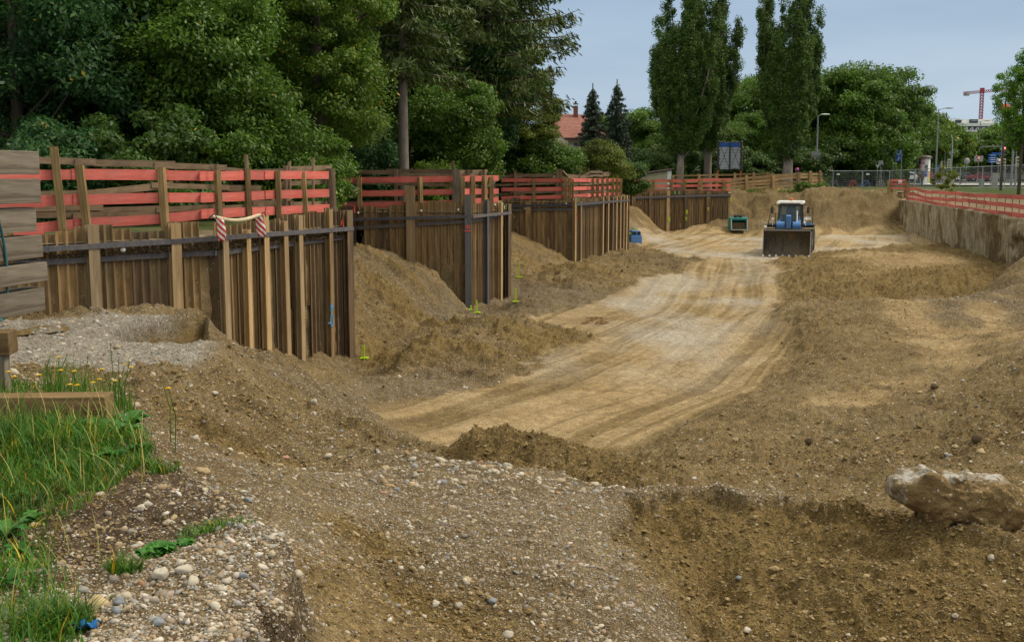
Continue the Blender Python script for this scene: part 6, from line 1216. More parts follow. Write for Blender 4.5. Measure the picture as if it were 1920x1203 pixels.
# ------------------------------------------------------------------ buckets left in the pit
r = empty('excavator_bucket', atZ(1383, 431, -2.8), 'teal excavator bucket lying open towards the loader at the foot of the back slope', 'excavator bucket', rz=.1)
mb = MB(); w2, t = .62, .05
pr = [(-.45,0),(.35,0),(.5,.3),(.42,.72),(.1,.92),(-.3,.86)]
n_ = len(pr); vs = [(x, y, z) for x in (-w2, w2) for y, z in pr]; fs = [(k, n_+k, n_+k+1, k+1) for k in range(n_-1)]; mb.add(vs, fs); mb.add([(x*.96, y-.03, z*.96+.03) for x, y, z in vs], [f[::-1] for f in fs])
for sx_ in (-1, 1): mb.prism(pr, .05, Matrix.Translation((sx_*w2,0,0)) @ Matrix.Rotation(math.pi/2, 4, 'Z'))
mb.build('shell', M['teal'], r)
mb = MB(); mb.beam((-w2-.03,-.46,.03),(w2+.03,-.46,.03), .08,.08); mb.beam((-w2,-.46,.0),(-w2,-.34,.84), .08,.07); mb.beam((w2,-.46,0),(w2,-.34,.84), .08,.07); mb.build('frame', M['galv'], r)
mb = MB(); mb.prism([(-.36,.78),(.3,.9),(.1,.98),(-.38,.92)], 1.36, Matrix.Rotation(math.pi/2, 4, 'Z')); mb.build('hood', M['teal'], r)
mb = MB(); mb.box((-.2,.0,1.02), (.12,.5,.22)); mb.box((.2,.0,1.02), (.12,.5,.22)); mb.tube([(-.32,0,1.08),(.32,0,1.08)], .07, 10); mb.build('coupler', SK, r)
mb = MB(); mb.tube([(-.2,-.1,1.05),(-.34,-.1,1.25),(-.5,-.1,1.15),(-.52,-.2,.9)], .025, 6); mb.tube([(.2,-.1,1.05),(.36,-.1,1.18),(.5,-.1,1.0)], .025, 6); mb.build('hose', M['black'], r)
mb = MB(); mb.box((0,.1,.3), (1.1,.5,.5)); mb.build('soil_load', M['soil_dark'], r)
r = empty('site_pump', atZ(1188, 459, -2.8), 'small blue machine with dark windows standing behind the long pile wall corner', 'machine', rz=.3)
mb = MB(); mb.box((0,0,.33), (.72,.9,.5)); mb.prism([(-.32,.58),(.32,.58),(.26,.86),(-.30,.90)], .8); mb.build('body', M['blue'], r, bevel=.03)
for x, w_ in ((-.14,.24),(.17,.2)): mb = MB(); mb.box((x,-.405,.72), (w_,.03,.18)); mb.build('window', M['glass'], r)
mb = MB(); mb.box((0,0,.05), (.76,.96,.09)); mb.build('skid', SK, r)
mb = MB(); mb.tube([(-.15,0,.88),(-.1,-.1,1.02),(.15,0,1.0),(.28,.1,.9)], .025, 6); mb.build('hose', M['green'], r)
mb = MB(); mb.sphere((-.38,-.3,.7), .07); mb.build('lamp', M['yell'], r)
# survey stakes
for px, py, h, lb in ((682,672,.32,'yellow-green survey stake right of the near wall corner'),(894,588,.38,'yellow-green survey stake at the foot of the second wall corner'),(883,582,.14,'short yellow-green survey stake touching the blue-grey post'),(967,566,.42,'yellow-green survey stake right of the second wall corner'),(973,520,.55,'farthest yellow-green survey stake on the sand slope')):
    ys = np.exp(np.linspace(np.log(20), np.log(60), 400)); pp = [atY(px, py, float(q)) for q in ys]; hh = Hs([p.x for p in pp], ys); c = next((Vector((p.x, p.y, float(q))) for p, q in zip(pp, hh) if p.z < q), pp[-1])
    rt = empty('survey_stake', c, lb, 'survey stake', 'yellow-green survey stakes'); mb = MB(); mb.box((0,0,h/2-.05), (.05,.05,h+.1)); mb.build('stake', M['yell'], rt)
    mb = MB(); 
    for k in range(9): a = k*.7; mb.tube([(0,0,.03),(math.cos(a)*.14, math.sin(a)*.14,.015)], .012, 4)
    mb.build('paint_splash', M['yell'], rt)
# ------------------------------------------------------------------ street
mb = MB(); a = [(gx(1610,150),136,.02),(gx(1720,136),128,.02),(130,100,.02),(160,120,.02),(150,150,.02),(gx(1640,152),152,.02)]; mb.add([(x,y,z+.18) for x,y,z in a], [tuple(range(6))]); mb.build('pavement', simple('pavement_light', (.36,.36,.35), .9, 0, .1, 1), kind='structure')
mb = MB(); mb.add([(40,172,.2),(420,160,.2),(420,215,.2),(40,235,.2)], [(0,1,2,3)]); mb.build('road', simple('asphalt', (.10,.10,.105), .9, 0, .15, 1), kind='structure')
mb = MB(); 
for k in range(14): mb.add([(60+k*9,196,.206),(64+k*9,195.8,.206),(64+k*9,196.1,.206),(60+k*9,196.3,.206)], [(0,1,2,3)])
mb.build('lane_marking', M['white'], kind='structure')
mb = MB(); mb.box((200,168,.2), (330,.3,.16)); mb.build('kerb', M['conc'], kind='structure')
# mobile fence
FP = [(1538,112.2,-.12),(1562,112.6,-.12),(1617,112.6,-.12),(1668,112,-.1),(1715,108,0),(1758,103,.1),(1800,98,.15),(1842,94,.2),(1884,90,.25),(1928,86,.28),(1975,82,.3)]
LBF = ['leftmost mobile fence panel beside the pale plank fence','mobile fence panel in front of the first bicycles','mobile fence panel in front of the side-on blue bicycle','mobile fence panel behind the corner shoring','mobile fence panel in front of the advertising column','mobile fence panel by the foot of the tall street lamp','mobile fence panel in front of the cyclist','mobile fence panel in front of the red car','mobile fence panel in front of the concrete pillar','mobile fence panel in front of the white van at the right edge']
for k, ((pa, Ya, za), (pb, Yb, zb_)) in enumerate(zip(FP[:-1], FP[1:])):
    p, q = Vector((gx(pa, Ya), Ya, za)), Vector((gx(pb, Yb), Yb, zb_)); h = 1.85; d = q-p; L = d.length
    r = empty('mobile_fence_panel', p, LBF[k], 'fence panel', 'mobile wire fence panels along the street'); d = d.normalized()
    for nm_, x in (('post', .03), ('post', L-.03)): mb = MB(); mb.tube([d*x+Vector((0,0,.05)), d*x+Vector((0,0,h))], .028, 6); mb.build(nm_, M['galv'], r)
    mb = MB(); mb.tube([Vector((0,0,h)), d*L+Vector((0,0,h))], .028, 6); mb.tube([Vector((0,0,.12)), d*L+Vector((0,0,.12))], .025, 6)
    mb.build('rail', M['galv'], r); mb = MB()
    for i in range(1, int(L/.14)): mb.tube([d*(i*.14)+Vector((0,0,.12)), d*(i*.14)+Vector((0,0,h))], .004, 3, False)
    for i in range(1, 8): mb.tube([Vector((0,0,.12+i*.22)), d*L+Vector((0,0,.12+i*.22))], .004, 3, False)
    mb.build('wire_mesh', M['galv'], r); mb = MB(); mb.box(tuple(d*.0+Vector((0,0,.06))), (.5,.24,.12)); mb.build('foot', M['conc'], r)
    if k in (0, 1, 2): mb = MB(); mb.box(tuple(d*.5+Vector((0,-.05,h-.32))), (.32,.02,.16)); mb.build('name_tag', M['white'], r)
# signs, lamps and poles
def pole(mb, h, r_=.06): mb.tube([(0,0,-.1),(0,0,h*.5),(0,0,h)], [r_*1.15, r_, r_*.7], 10)
def lamp(px, Y, top, kind, label, armx, z=0.0):
    t = atY(px, top, Y).z; base_ = street(px, Y, z); r = empty('street_lamp', base_, label, 'street lamp', 'street lamps'); h = t-z
    mb = MB(); pole(mb, h, .085); mb.build('pole', M['grey'], r)
    for ax in ([armx] if not isinstance(armx, (list, tuple)) else armx):
        mb = MB(); mb.tube([(0,0,h-.05),(ax*.6,0,h+.06),(ax,0,h+.12)], .035, 6); a_ = mb.build('arm', M['grey'], r)
        mb = MB(); mb.sphere((ax+math.copysign(.35, ax),0,h+.12), (.48,.16,.075), n=12, m=6); mb.build('lamp_head', M['white'] if kind else M['grey'], a_)
    return r
lamp(1530, 111, 217, 1, 'street lamp with a white head and arrow signs on its pole, by the windblown tree', .35)
lamp(1754, 120, 205, 0, 'tall street lamp with a grey head right of the advertising column', .75)
lamp(1715, 150, 219, 0, 'street lamp rising behind the round street trees', .8)
lamp(1778, 190, 223, 1, 'double-headed street lamp in front of the office building', (-.8,.8))
lamp(1833, 190, 228, 0, 'double-armed street lamp under the crane mast', (-.8,.8))
lamp(1897, 92, 196, 0, 'bare tall grey pole rising beside the feathery young tree', .05, .2)
def sign_board(root, c, w, h, mat, shape='box', t=.03, name='board'):
    mb = MB()
    if shape == 'box': mb.box(c, (w,t,h))
    elif shape == 'disc': mb.lathe([(w/2,-t/2),(w/2,t/2)], 24, Matrix.Translation(c) @ Matrix.Rotation(math.pi/2, 4, 'X'))
    elif shape == 'tri': mb.prism([(-w/2,h/2),(w/2,h/2),(0,-h/2)], t, Matrix.Translation(c))
    elif shape == 'arrow': mb.prism([(-w/2,-h/2),(w*.25,-h/2),(w/2,0),(w*.25,h/2),(-w/2,h/2)], t, Matrix.Translation(c))
    elif shape == 'arrowl': mb.prism([(w/2,-h/2),(w/2,h/2),(-w*.35,h/2),(-w/2,0),(-w*.35,-h/2)], t, Matrix.Translation(c))
    elif shape == 'diamond': mb.prism([(0,-h/2),(w/2,0),(0,h/2),(-w/2,0)], t, Matrix.Translation(c))
    return mb.build(name, mat, root)
def text(root, s, c, size, mat, name='lettering'):
    cu = bpy.data.curves.new(name, 'FONT'); cu.body = s; cu.size = size; cu.align_x = 'CENTER'; cu.align_y = 'CENTER'; cu.extrude = .004; cu.materials.append(mat)
    tmp = bpy.data.objects.new(name, cu); link(tmp); tmp.rotation_euler = (math.pi/2,0,0); bpy.context.view_layer.update(); me = bpy.data.meshes.new_from_object(tmp.evaluated_get(bpy.context.evaluated_depsgraph_get())); bpy.data.objects.remove(tmp)
    o = bpy.data.objects.new(name, me); link(o, root); o.location = c; o.rotation_euler = (math.pi/2,0,0); return o
def sgn(name, px, Y, top, label, cat='sign', group=None, z=.0, r_=.035):
    r = empty(name, street(px, Y, z), label, cat, group); h = atY(px, top, Y).z-z; mb = MB(); pole(mb, h, r_); mb.build('pole', M['grey'], r); return r, h
r = empty('direction_sign', street(1528.8, 110.8), 'pair of grey arrow signs, seen from the back, on the pole of the white-headed lamp', 'sign')
for py in (290, 299): sign_board(r, (.02,-.08,atY(1528,py,110.8).z), 1.0, .42, M['grey'], 'arrow', name='arrow_board')
r, h = sgn('no_stopping_sign', 1494, 97, 315, 'small round no-stopping sign above the pale fence'); d_ = sign_board(r, (0,-.05,h-.15), .36, 0, M['redp'], 'disc', name='disc'); sign_board(d_, (0,-.07,h-.15), .25, 0, M['signblue'], 'disc', name='blue_disc'); mb = MB(); mb.beam((-.1,-.09,h-.05),(.1,-.09,h-.25),.03,.02,up=(0,1,0)); mb.build('cross_bar', M['redp'], d_)
r, h = sgn('station_sign', 1688.5, 128, 280, 'blue underground station sign with a white U above an escalator symbol', r_=.07)
b1 = sign_board(r, (-.38,-.1,atY(1682,286.2,128).z), .68, .64, M['signblue']); text(b1, 'U', (-.38,-.125,atY(1682,286.4,128).z), .78, M['white'])
b2 = sign_board(r, (-.38,-.1,atY(1682,297,128).z), .68, .62, M['signblue']); zc = atY(1682,297,128).z; mb = MB(); mb.beam((-.62,-.13,zc-.2),(-.45,-.13,zc-.2),.05,.02,up=(0,1,0)); mb.beam((-.45,-.13,zc-.2),(-.25,-.13,zc+.05),.06,.02,up=(0,1,0)); mb.beam((-.25,-.13,zc+.05),(-.14,-.13,zc+.05),.05,.02,up=(0,1,0)); mb.beam((-.36,-.13,zc+.0),(-.36,-.13,zc+.18),.06,.02,up=(0,1,0)); mb.sphere((-.36,-.13,zc+.24), .04, n=8, m=5); mb.build('escalator_symbol', M['white'], b2)
# advertising column
r = empty('advertising_column', street(1732, 138, 0), 'round advertising column covered in colourful posters', 'advertising column'); h = 3.7
mb = MB(); mb.lathe([(.78,0),(.78,.25),(.70,.28),(.70,h-.45),(.70,h-.4)], 32); mb.build('drum', M['white'], r)
mb = MB(); mb.lathe([(.86,h-.4),(.90,h-.33),(.86,h-.22),(.55,h-.05),(.1,h)], 32); mb.build('cap', paint('cap_brown', (.10,.08,.07), .6), r)
pc = [(.35,.03,.05),(.02,.02,.03),(.03,.30,.38),(.55,.10,.35),(.60,.55,.08),(.62,.60,.58),(.05,.10,.40),(.45,.08,.04),(.60,.58,.56),(.10,.32,.12),(.02,.02,.025),(.60,.32,.10)]
for j in range(4):
    for k in range(10):
        if RR.random() < .12: continue
        a0 = k*2*math.pi/10+.03*j; a1 = a0+.60; z0_ = .34+j*.74; z1_ = z0_+.70; vs = []
        for q in range(5):
            a = a0+(a1-a0)*q/4; vs += [(.712*math.cos(a), .712*math.sin(a), z0_), (.712*math.cos(a), .712*math.sin(a), z1_)]
        mb = MB(); mb.smooth = True; mb.add(vs, [(2*q, 2*q+2, 2*q+3, 2*q+1) for q in range(4)]); c_ = pc[(k*5+j*7) % 12]; nm_ = 'poster_%d' % ((k*5+j*7) % 12)
        m_ = bpy.data.materials.get(nm_) or (lambda: (lambda n: (n.col(n.ramp(n.noise(2.2, 2, dist=1), [(.40, c_), (.46, tuple(min(.75, x*.4+.3) for x in c_)), (.54, c_), (.62, tuple(x*.3 for x in c_))], True)), n.m)[1])(NM(nm_, .6)))()
        mb.build('poster', m_, r)
# traffic lights
def tlight(px, Y, top, label, col=None, back=True, arm=None):
    r, h = sgn('traffic_light', px, Y, top-2, label, 'traffic light', 'traffic lights', r_=.06); z = h-.6
    mb = MB(); mb.box((.0,-.12,z), (.34,.26,.95)); b = mb.build('housing', M['cream'] if back else M['dark'], r, bevel=.03)
    for k, cn in enumerate(('off', 'off', 'off')):
        on = (col == 'red' and k == 0) or (col == 'green' and k == 2)
        if on:
            nm_ = 'lit_'+col; m_ = bpy.data.materials.get(nm_)
            if not m_: n = NM(nm_); c_ = (.9,.03,.02) if col == 'red' else (.05,.9,.35); n.b.inputs['Emission Color'].default_value = (*c_, 1); n.b.inputs['Emission Strength'].default_value = 2.5; m_ = n.m
        else: m_ = M['dark']
        mb = MB(); mb.lathe([(.10,-.02),(.10,.03)], 14, Matrix.Translation((0,-.27,z+.3-.3*k)) @ Matrix.Rotation(math.pi/2, 4, 'X')); mb.build('lens', m_, b)
    return r
tlight(1769, 135, 303, 'traffic light showing green in front of the distant trees', 'green', False)
tlight(1765, 137, 303, 'cream traffic light housing just left of the green one'); tlight(1777, 132, 299, 'cream traffic light housing with a triangular sign beside it')
tlight(1774, 160, 248, 'high cream traffic light on the curved pole'); tlight(1905, 110, 294, 'cream traffic light housing in front of the white van'); tlight(1879, 108, 297, 'cream traffic light below the square blue sign')
tlight(1878, 100, 274, 'traffic light showing red at the head of the tall pole', 'red', False)
# other signs
r, h = sgn('yield_sign', 1833, 140, 292, 'red and white triangular yield sign under the double-armed lamp'); b = sign_board(r, (0,-.06,h-.35), 1.1, .72, M['grey'], 'box', name='back_board'); sign_board(b, (0,-.09,h-.35), .66, .6, M['redp'], 'tri', name='red_triangle'); sign_board(b, (0,-.12,h-.32), .36, .33, M['white'], 'tri', name='white_triangle')
r, h = sgn('round_sign', 1811, 140, 296, 'large round grey sign seen from the back'); sign_board(r, (0,-.06,h-.4), .8, 0, M['grey'], 'disc', name='disc')
r, h = sgn('triangle_sign', 1781, 132, 284, 'grey triangular sign seen from the back near the curved pole'); sign_board(r, (0,-.06,h-.3), .6, .55, M['grey'], 'tri', name='triangle')
r, h = sgn('give_way_sign', 1644.5, 118, 308, 'small pale triangular sign behind the bicycle rack'); sign_board(r, (0,-.06,h-.25), .42, .38, M['galv'], 'tri', name='triangle')
r, h = sgn('round_black_sign', 1653, 118, 306, 'small black round sign beside the pale triangular one'); sign_board(r, (0,-.06,h-.2), .34, 0, M['dark'], 'disc', name='disc')
r, h = sgn('grey_board_sign', 1650, 121, 302, 'small grey board on a thin pole above the bicycle rack'); sign_board(r, (0,-.06,h-.2), .5, .5, M['grey'], 'box', name='board')
r, h = sgn('direction_signpost', 1858.5, 105, 286, 'post with stacked blue direction arrows and a street name plate', 'signpost', r_=.05)
for k, py in enumerate((291, 296, 299.5, 303.5)): sign_board(r, (0,-.06,atY(1858,py,105).z), .85, .19, M['signblue'], 'arrowl', name='arrow_board'); mb = MB(); mb.box((.03,-.082,atY(1858,py,105).z), (.5,.01,.05)); mb.build('white_line', M['white'], r)
b = sign_board(r, (.35,-.12,atY(1865,288,105).z), .95, .17, M['signblue'], name='name_plate')
r, h = sgn('speed_sign', 1871, 104, 297, 'square white sign with a red ring beside the blue arrows'); b = sign_board(r, (0,-.06,h-.25), .42, .5, M['white'], name='board'); c_ = sign_board(b, (0,-.09,h-.22), .34, 0, M['redp'], 'disc', name='ring'); sign_board(c_, (0,-.12,h-.22), .23, 0, M['white'], 'disc', name='disc')
r, h = sgn('priority_sign', 1876, 98, 275, 'pale diamond-shaped sign seen from the back on the tall pole', r_=.05); sign_board(r, (0,-.06,h-.2), .42, .42, M['galv'], 'diamond', name='diamond')
r, h = sgn('parking_sign', 1758, 122, 309, 'small blue and white sign at the tall lamp'); sign_board(r, (0,-.06,h-.3), .34, .5, M['signblue'], name='board')
r = empty('curved_pole', street(1783, 128), 'pale curved pole leaning towards the traffic lights', 'pole'); h = atY(1783,255,128).z; mb = MB(); mb.tube([(0,0,0),(0,0,h*.7),(-.06,0,h*.92),(-.22,0,h)], .07, 8); mb.build('pole', M['galv'], r)
r = empty('signal_gantry', street(1876, 99, .1), 'grey pole with a long horizontal arm reaching left over the street', 'gantry'); h = atY(1876,277,99).z; mb = MB(); mb.tube([(0,0,0),(0,0,h+.4)], .08, 8); mb.build('pole', M['grey'], r); mb = MB(); mb.tube([(0,0,h),(-1.4,0,h),(-1.85,0,h-.03),(-1.98,0,h-.3)], .035, 6); mb.build('arm', M['grey'], r)
for px, Y, top, lb in ((1770,130,284,'thin grey pole left of the green traffic light'),(1747,140,304,'thin grey pole between the column and the tall lamp'),(1903,95,280,'thin grey pole right of the tall bare pole'),(1673,125,309,'thin pole behind the bicycle rack'),(1657,126,298,'thin pale pole above the bicycle rack')): sgn('thin_pole', px, Y, top, lb, 'pole', 'thin poles in the street')
for px, Y, w_, h_, lb in ((1866,100,.42,1.35,'pale concrete pillar behind the mobile fence'),(1841,112,.42,.75,'small grey junction box on the grass'),(1779,104,.8,1.15,'greenish electric cabinet left of the yellow weed')):
    r = empty('utility_cabinet', street(px, Y, .15), lb, 'cabinet'); mb = MB(); mb.box((0,0,h_/2), (w_,w_*.8,h_)); mb.build('body', M['conc'] if px == 1866 else (M['grey'] if px == 1841 else M['beige']), r, bevel=.02); mb = MB(); mb.box((0,0,h_+.03), (w_*1.1,w_*.9,.06)); mb.build('lid', M['conc'], r)
# ------------------------------------------------------------------ vehicles
def car(label, px, Y, col, rz, van=False, z=.2, group=None):
    r = empty('parked_car' if not van else 'van', street(px, Y, z), label, 'van' if van else 'car', 'cars in the street' if not van else 'white vans in the street', rz)
    if van: prof = [(-2.6,.35),(-2.6,2.0),(-2.45,2.3),(1.1,2.35),(1.45,2.2),(2.1,1.35),(2.65,1.15),(2.75,.7),(2.7,.35)]; W_, wx = 1.9, (-1.6,1.75)
    else: prof = [(-2.1,.4),(-2.15,.85),(-2.0,1.0),(-1.6,1.05),(-1.1,1.42),(.3,1.45),(1.05,1.0),(1.9,.85),(2.15,.65),(2.1,.35)]; W_, wx = 1.7, (-1.3,1.35)
    mb = MB(); mb.prism(prof, W_); mb.build('body', col, r, bevel=.07)
    for s in (-1, 1):
        wins = [[(1.2,1.4),(1.95,1.4),(1.4,2.05),(1.2,2.1)], [(.1,1.4),(1.1,1.4),(1.05,2.1),(.1,2.1)]] if van else [[(-1.45,1.02),(-.45,1.02),(-.45,1.36),(-1.1,1.36)], [(-.38,1.02),(.8,1.02),(.28,1.37),(-.38,1.37)]]
        for w_ in wins: mb = MB(); mb.prism(w_, .02, Matrix.Translation((0,s*(W_/2+.004),0))); mb.build('window', M['glass'], r)
        for x in wx:
            mb = MB(); mb.lathe([(.25,-.11),(.33,-.09),(.33,.09),(.25,.11)], 18, Matrix.Translation((x,s*(W_/2-.08),.33)) @ Matrix.Rotation(math.pi/2, 4, 'X')); w_ = mb.build('wheel', M['black'], r)
            mb = MB(); mb.lathe([(.2,-.118),(.2,.118)], 12, Matrix.Translation((x,s*(W_/2-.08),.33)) @ Matrix.Rotation(math.pi/2, 4, 'X')); mb.build('rim', M['galv'], w_)
    mb = MB(); x0, x1, za, zb_ = (2.12,1.5,1.38,2.12) if van else (1.0,.38,1.03,1.40); mb.add([(x0+.02,-W_*.42,za),(x0+.02,W_*.42,za),(x1+.02,W_*.38,zb_),(x1+.02,-W_*.38,zb_)], [(0,1,2,3)]); mb.build('windscreen', M['glass'], r)
    mb = MB(); mb.box((prof[-1][0]+.02,0,.6), (.06,W_*.8,.14)); mb.build('headlight_band', M['galv'], r)
    return r
cw, cr, cg, cd, cs = M['white'], paint('car_red', (.30,.015,.03), .3, .03), paint('car_grey', (.12,.13,.14), .3, .03), paint('car_dark', (.03,.035,.05), .3, .03), paint('car_silver', (.40,.41,.43), .3, .03, .3)
car('white delivery van standing at the right, its front facing left', 1900, 186, cw, math.pi-.1, True); car('white van cut off by the right edge of the photo', 1950, 178, cw, math.pi-.05, True)
car('dark red car left of the white vans', 1838, 182, cr, math.pi-.05); car('grey car behind the cyclist', 1808, 184, cg, .1); car('white car behind the fence right of the tall lamp', 1772, 178, cw, -.4); car('small red car right of the advertising column', 1750, 176, cr, -1.3)
car('silver car between the advertising column and the station sign', 1706, 182, cs, -1.2); car('white car far behind the shoring', 1668, 165, cw, -1.2); car('dark car behind the bicycle rack', 1640, 170, cd, -1.3); car('white car partly behind the advertising column', 1716, 178, cw, -1.1)
# ------------------------------------------------------------------ buildings, crane, billboard
n = NM('roof_tiles', .8, 0, .2); w_ = n.n.new('ShaderNodeTexWave'); w_.bands_direction = 'Z'; w_.inputs['Scale'].default_value = 2.2; n.L(n.tc(), w_.inputs['Vector']); k = n.ramp(n.noise(3, 5), [(.3, (.22,.085,.065)), (.7, (.33,.145,.12))]); n.col(n.mix(1.0, k, n.ramp(w_.outputs['Fac'], [(.1, .55), (.4, 1.)]), 'MULTIPLY')); M['tiles'] = n.m
Yh = 108; r = empty('house', (gx(1040, Yh), Yh, 0), 'cream house with a red tiled roof and brick chimney behind the larch', 'house'); X0 = lambda px, py: atY(px, py, Yh)-r.location
rl, rr2 = X0(1022, 211), X0(1125, 213); el = X0(1062, 257)
g0, g1, gp = Vector((rl.x-.2, 6.5, 2.6)), Vector((el.x-.3, -3, el.z+.1)), Vector((rl.x, 0.5, rl.z-.12))
mb = MB(); xl = gp.x; mb.add([(xl-.1,7.5,-.3),(el.x,-3.2,-.3),(el.x,-3.2,el.z),(xl,1.5,gp.z-.1),(xl-.1,7.5,3)], [(0,1,2,3,4)]); mb.add([(el.x,-3.2,-.3),(el.x+3.4,-2.6,-.3),(el.x+3.4,-2.6,el.z),(el.x,-3.2,el.z)], [(0,1,2,3)]); mb.build('wall', M['cream'], r)
mb = MB(); th_ = .18; A_ = Vector((xl-.25,1.3,rl.z)); B_ = Vector((rr2.x-.3,2.6,rr2.z)); C_2 = Vector((el.x+3.7,-3.3,el.z-.25)); D_ = Vector((el.x-.35,-4.0,el.z-.25)); up_ = Vector((0,0,-th_)); mb.add([A_,B_,C_2,D_,A_+up_,B_+up_,C_2+up_,D_+up_], [(0,3,2,1),(4,5,6,7),(0,1,5,4),(1,2,6,5),(2,3,7,6),(3,0,4,7)])
Eb = Vector((xl-.3,8.5,2.4)); Fb = Vector((rr2.x-.3,9.8,2.4)); mb.add([A_,B_,Fb,Eb], [(0,1,2,3)]); rf = mb.build('roof', M['tiles'], r)
c = X0(1081, 210); mb = MB(); mb.box((c.x,1.5,c.z), (.42,.5,1.3)); ch_ = mb.build('chimney', simple('chimney_brick', (.22,.085,.065), .9, 0, .2, 6), rf); mb = MB(); mb.box((c.x,1.5,c.z+.82), (.5,.6,.08)); mb.tube([(c.x,1.5,c.z+.8),(c.x,1.5,c.z+1.1)], .1, 8); mb.build('chimney_cap', M['dark'], ch_)
mb = MB(); q = X0(1035, 240); mb.box((q.x,-.6,q.z), (.9,.1,1.0)); wn = mb.build('window', M['glass'], r)
mb = MB(); mb.beam(D_+Vector((0,-.05,.02)), C_2+Vector((0,-.05,.02)), .1, .1); mb.build('gutter', M['dark'], rf)
r = empty('shed', (gx(1222, 97), 97, 0), 'low beige shed with a brown corrugated roof behind the far barrier', 'shed')
mb = MB(); mb.prism([(-1.5,0),(1.5,0),(1.5,1.75),(-1.5,1.35)], 2.2); mb.build('wall', M['beige'], r); mb = MB(); mb.box((1.35,-1.12,.9), (.35,.04,1.6)); mb.build('door', M['white'], r)
mb = MB()
for k in range(16): mb.beam((-1.7,-1.35+k*.18,1.40),(1.65,-1.35+k*.18,1.86),.10,.06)
mb.add([(-1.7,-1.4,1.39),(1.65,-1.4,1.85),(1.65,1.5,1.85),(-1.7,1.5,1.39)], [(0,1,2,3)]); mb.build('roof', paint('brown_roof', (.12,.08,.07), .7), r)
r = empty('billboard', (gx(1367, 102), 102, 0), 'back of a large billboard on orange posts between the poplars', 'billboard'); z0_, z1_ = atY(1367,317,102).z, atY(1367,267,102).z; w2 = .98
mb = MB(); mb.box((0,0,(z0_+z1_)/2), (w2*2,.12,z1_-z0_)); b = mb.build('panel', simple('panel_back', (.40,.43,.46), .6, 0, .12, 2), r)
mb = MB()
for k in range(9): z_k = z0_+.15+k*(z1_-z0_-.3)/8; mb.box((0,-.075,z_k), (w2*1.9,.02,.03))
mb.build('seams', M['grey'], b)
mb = MB(); mb.box((0,-.12,(z0_+z1_)/2), (.12,.10,z1_-z0_)); mb.beam((-w2,-.1,z0_),(0,-.1,z1_),.025); mb.beam((w2,-.1,z0_),(0,-.1,z1_),.025); mb.beam((-w2,-.1,z1_),(0,-.1,z0_),.025); mb.beam((w2,-.1,z1_),(0,-.1,z0_),.025); mb.build('bracing', M['dark'], r)
mb = MB(); mb.box((-.48,-.085,z1_-.22), (.85,.02,.36)); mb.box((.48,-.085,z1_-.22), (.85,.02,.36)); mb.build('blue_strip', M['signblue'], b)
for s in (-1, 1): mb = MB(); mb.box((s*(w2+.06),-.02,z0_-.2), (.11,.14,z0_*2)); mb.build('post', M['orange'], r)
mb = MB()
for s in (-1, 1):
    for k in range(14): z_k = z0_+k*(z1_-z0_)/13; mb.sphere((s*(w2+.05)+RR.uniform(-.04,.07),-.08,z_k), (.09+RR.random()*.07,.1,.16), n=7, m=5)
for k in range(9): mb.sphere((-w2+k*w2/4,-.06,z1_+.03+RR.uniform(-.03,.03)), (.16,.1,.05), n=7, m=5)
for k in range(9): mb.sphere((-w2+k*w2/4,-.06,z0_-.05*math.sin(k*.8)-.05), (.16,.1,.07), n=7, m=5)
mb.build('black_sheeting', M['dark'], r)
r = empty('office_building', (gx(1815, 420), 420, 0), 'long white office building with window bands under the crane', 'building')
def bx(nm_, x0, x1, y0, y1, yy, d_, mat, par=r):
    a, b_ = atY(x0, y1, 420+yy), atY(x1, y0, 420+yy); mb = MB(); mb.box(((a.x+b_.x)/2-r.location.x, yy+d_/2, (a.z+b_.z)/2), (b_.x-a.x, d_, b_.z-a.z)); return mb.build(nm_, mat, par)
bx('lower_floors', 1762, 1866, 243, 320, 2, 18, M['white']); wb = bx('window_band', 1762, 1858, 236.5, 244, 1, 18, M['glass']); bx('roof_band', 1765, 1868, 231, 236.5, 0, 20, M['white']); bx('penthouse', 1790, 1862, 223.5, 231, 3, 12, M['white']); bx('penthouse_window', 1791, 1803, 225, 231, 2.6, 1, M['glass']); bx('penthouse_window', 1818, 1834, 224, 231, 2.6, 1, M['glass']); bx('floor_band', 1762, 1852, 244, 247, .6, 18, M['white'])
for k in range(18): a, b_ = atY(1763+k*5.2, 243.5, 420), atY(1763+k*5.2+(2.6 if k % 2 else -2.6)+2.6, 237, 420); mb = MB(); mb.beam(a-r.location+Vector((0,.8,0)), b_-r.location+Vector((0,.8,0)), .35); mb.build('brace', M['white'], wb)
r = empty('brick_building', (gx(1822, 330), 330, 0), 'dark red roofed building under the office block', 'building'); a = atY(1815,250,330); mb = MB(); mb.prism([(-6,0),(7,0),(7,a.z-.5),(4.5,a.z+1),(-4.5,a.z-1.8)], 8); mb.build('wall', simple('dark_brick', (.16,.045,.04), .9), r)
Yc = 500; r = empty('tower_crane', (gx(1833, Yc), Yc, 0), 'red tower crane with a long lattice jib above the office building', 'crane'); mz = atY(1833, 172, Yc).z; red = paint('crane_red', (.36,.04,.06), .5, .05)
def lattice(mb, p, q, w, n_, up=(0,0,1)):
    p, q = Vector(p), Vector(q); d = (q-p).normalized(); s_ = d.cross(Vector(up)); s_ = (s_ if s_.length > .1 else Vector((1,0,0))).normalized(); u_ = s_.cross(d)
    cs_ = [(-1,-1),(1,-1),(1,1),(-1,1)]; off = [s_*a*w/2+u_*b*w/2 for a, b in cs_]
    for o in off: mb.beam(p+o, q+o, .2)
    for k in range(n_):
        a, b = p.lerp(q, k/n_), p.lerp(q, (k+1)/n_)
        for i in range(4): mb.beam(a+off[i], b+off[(i+1) % 4], .16)
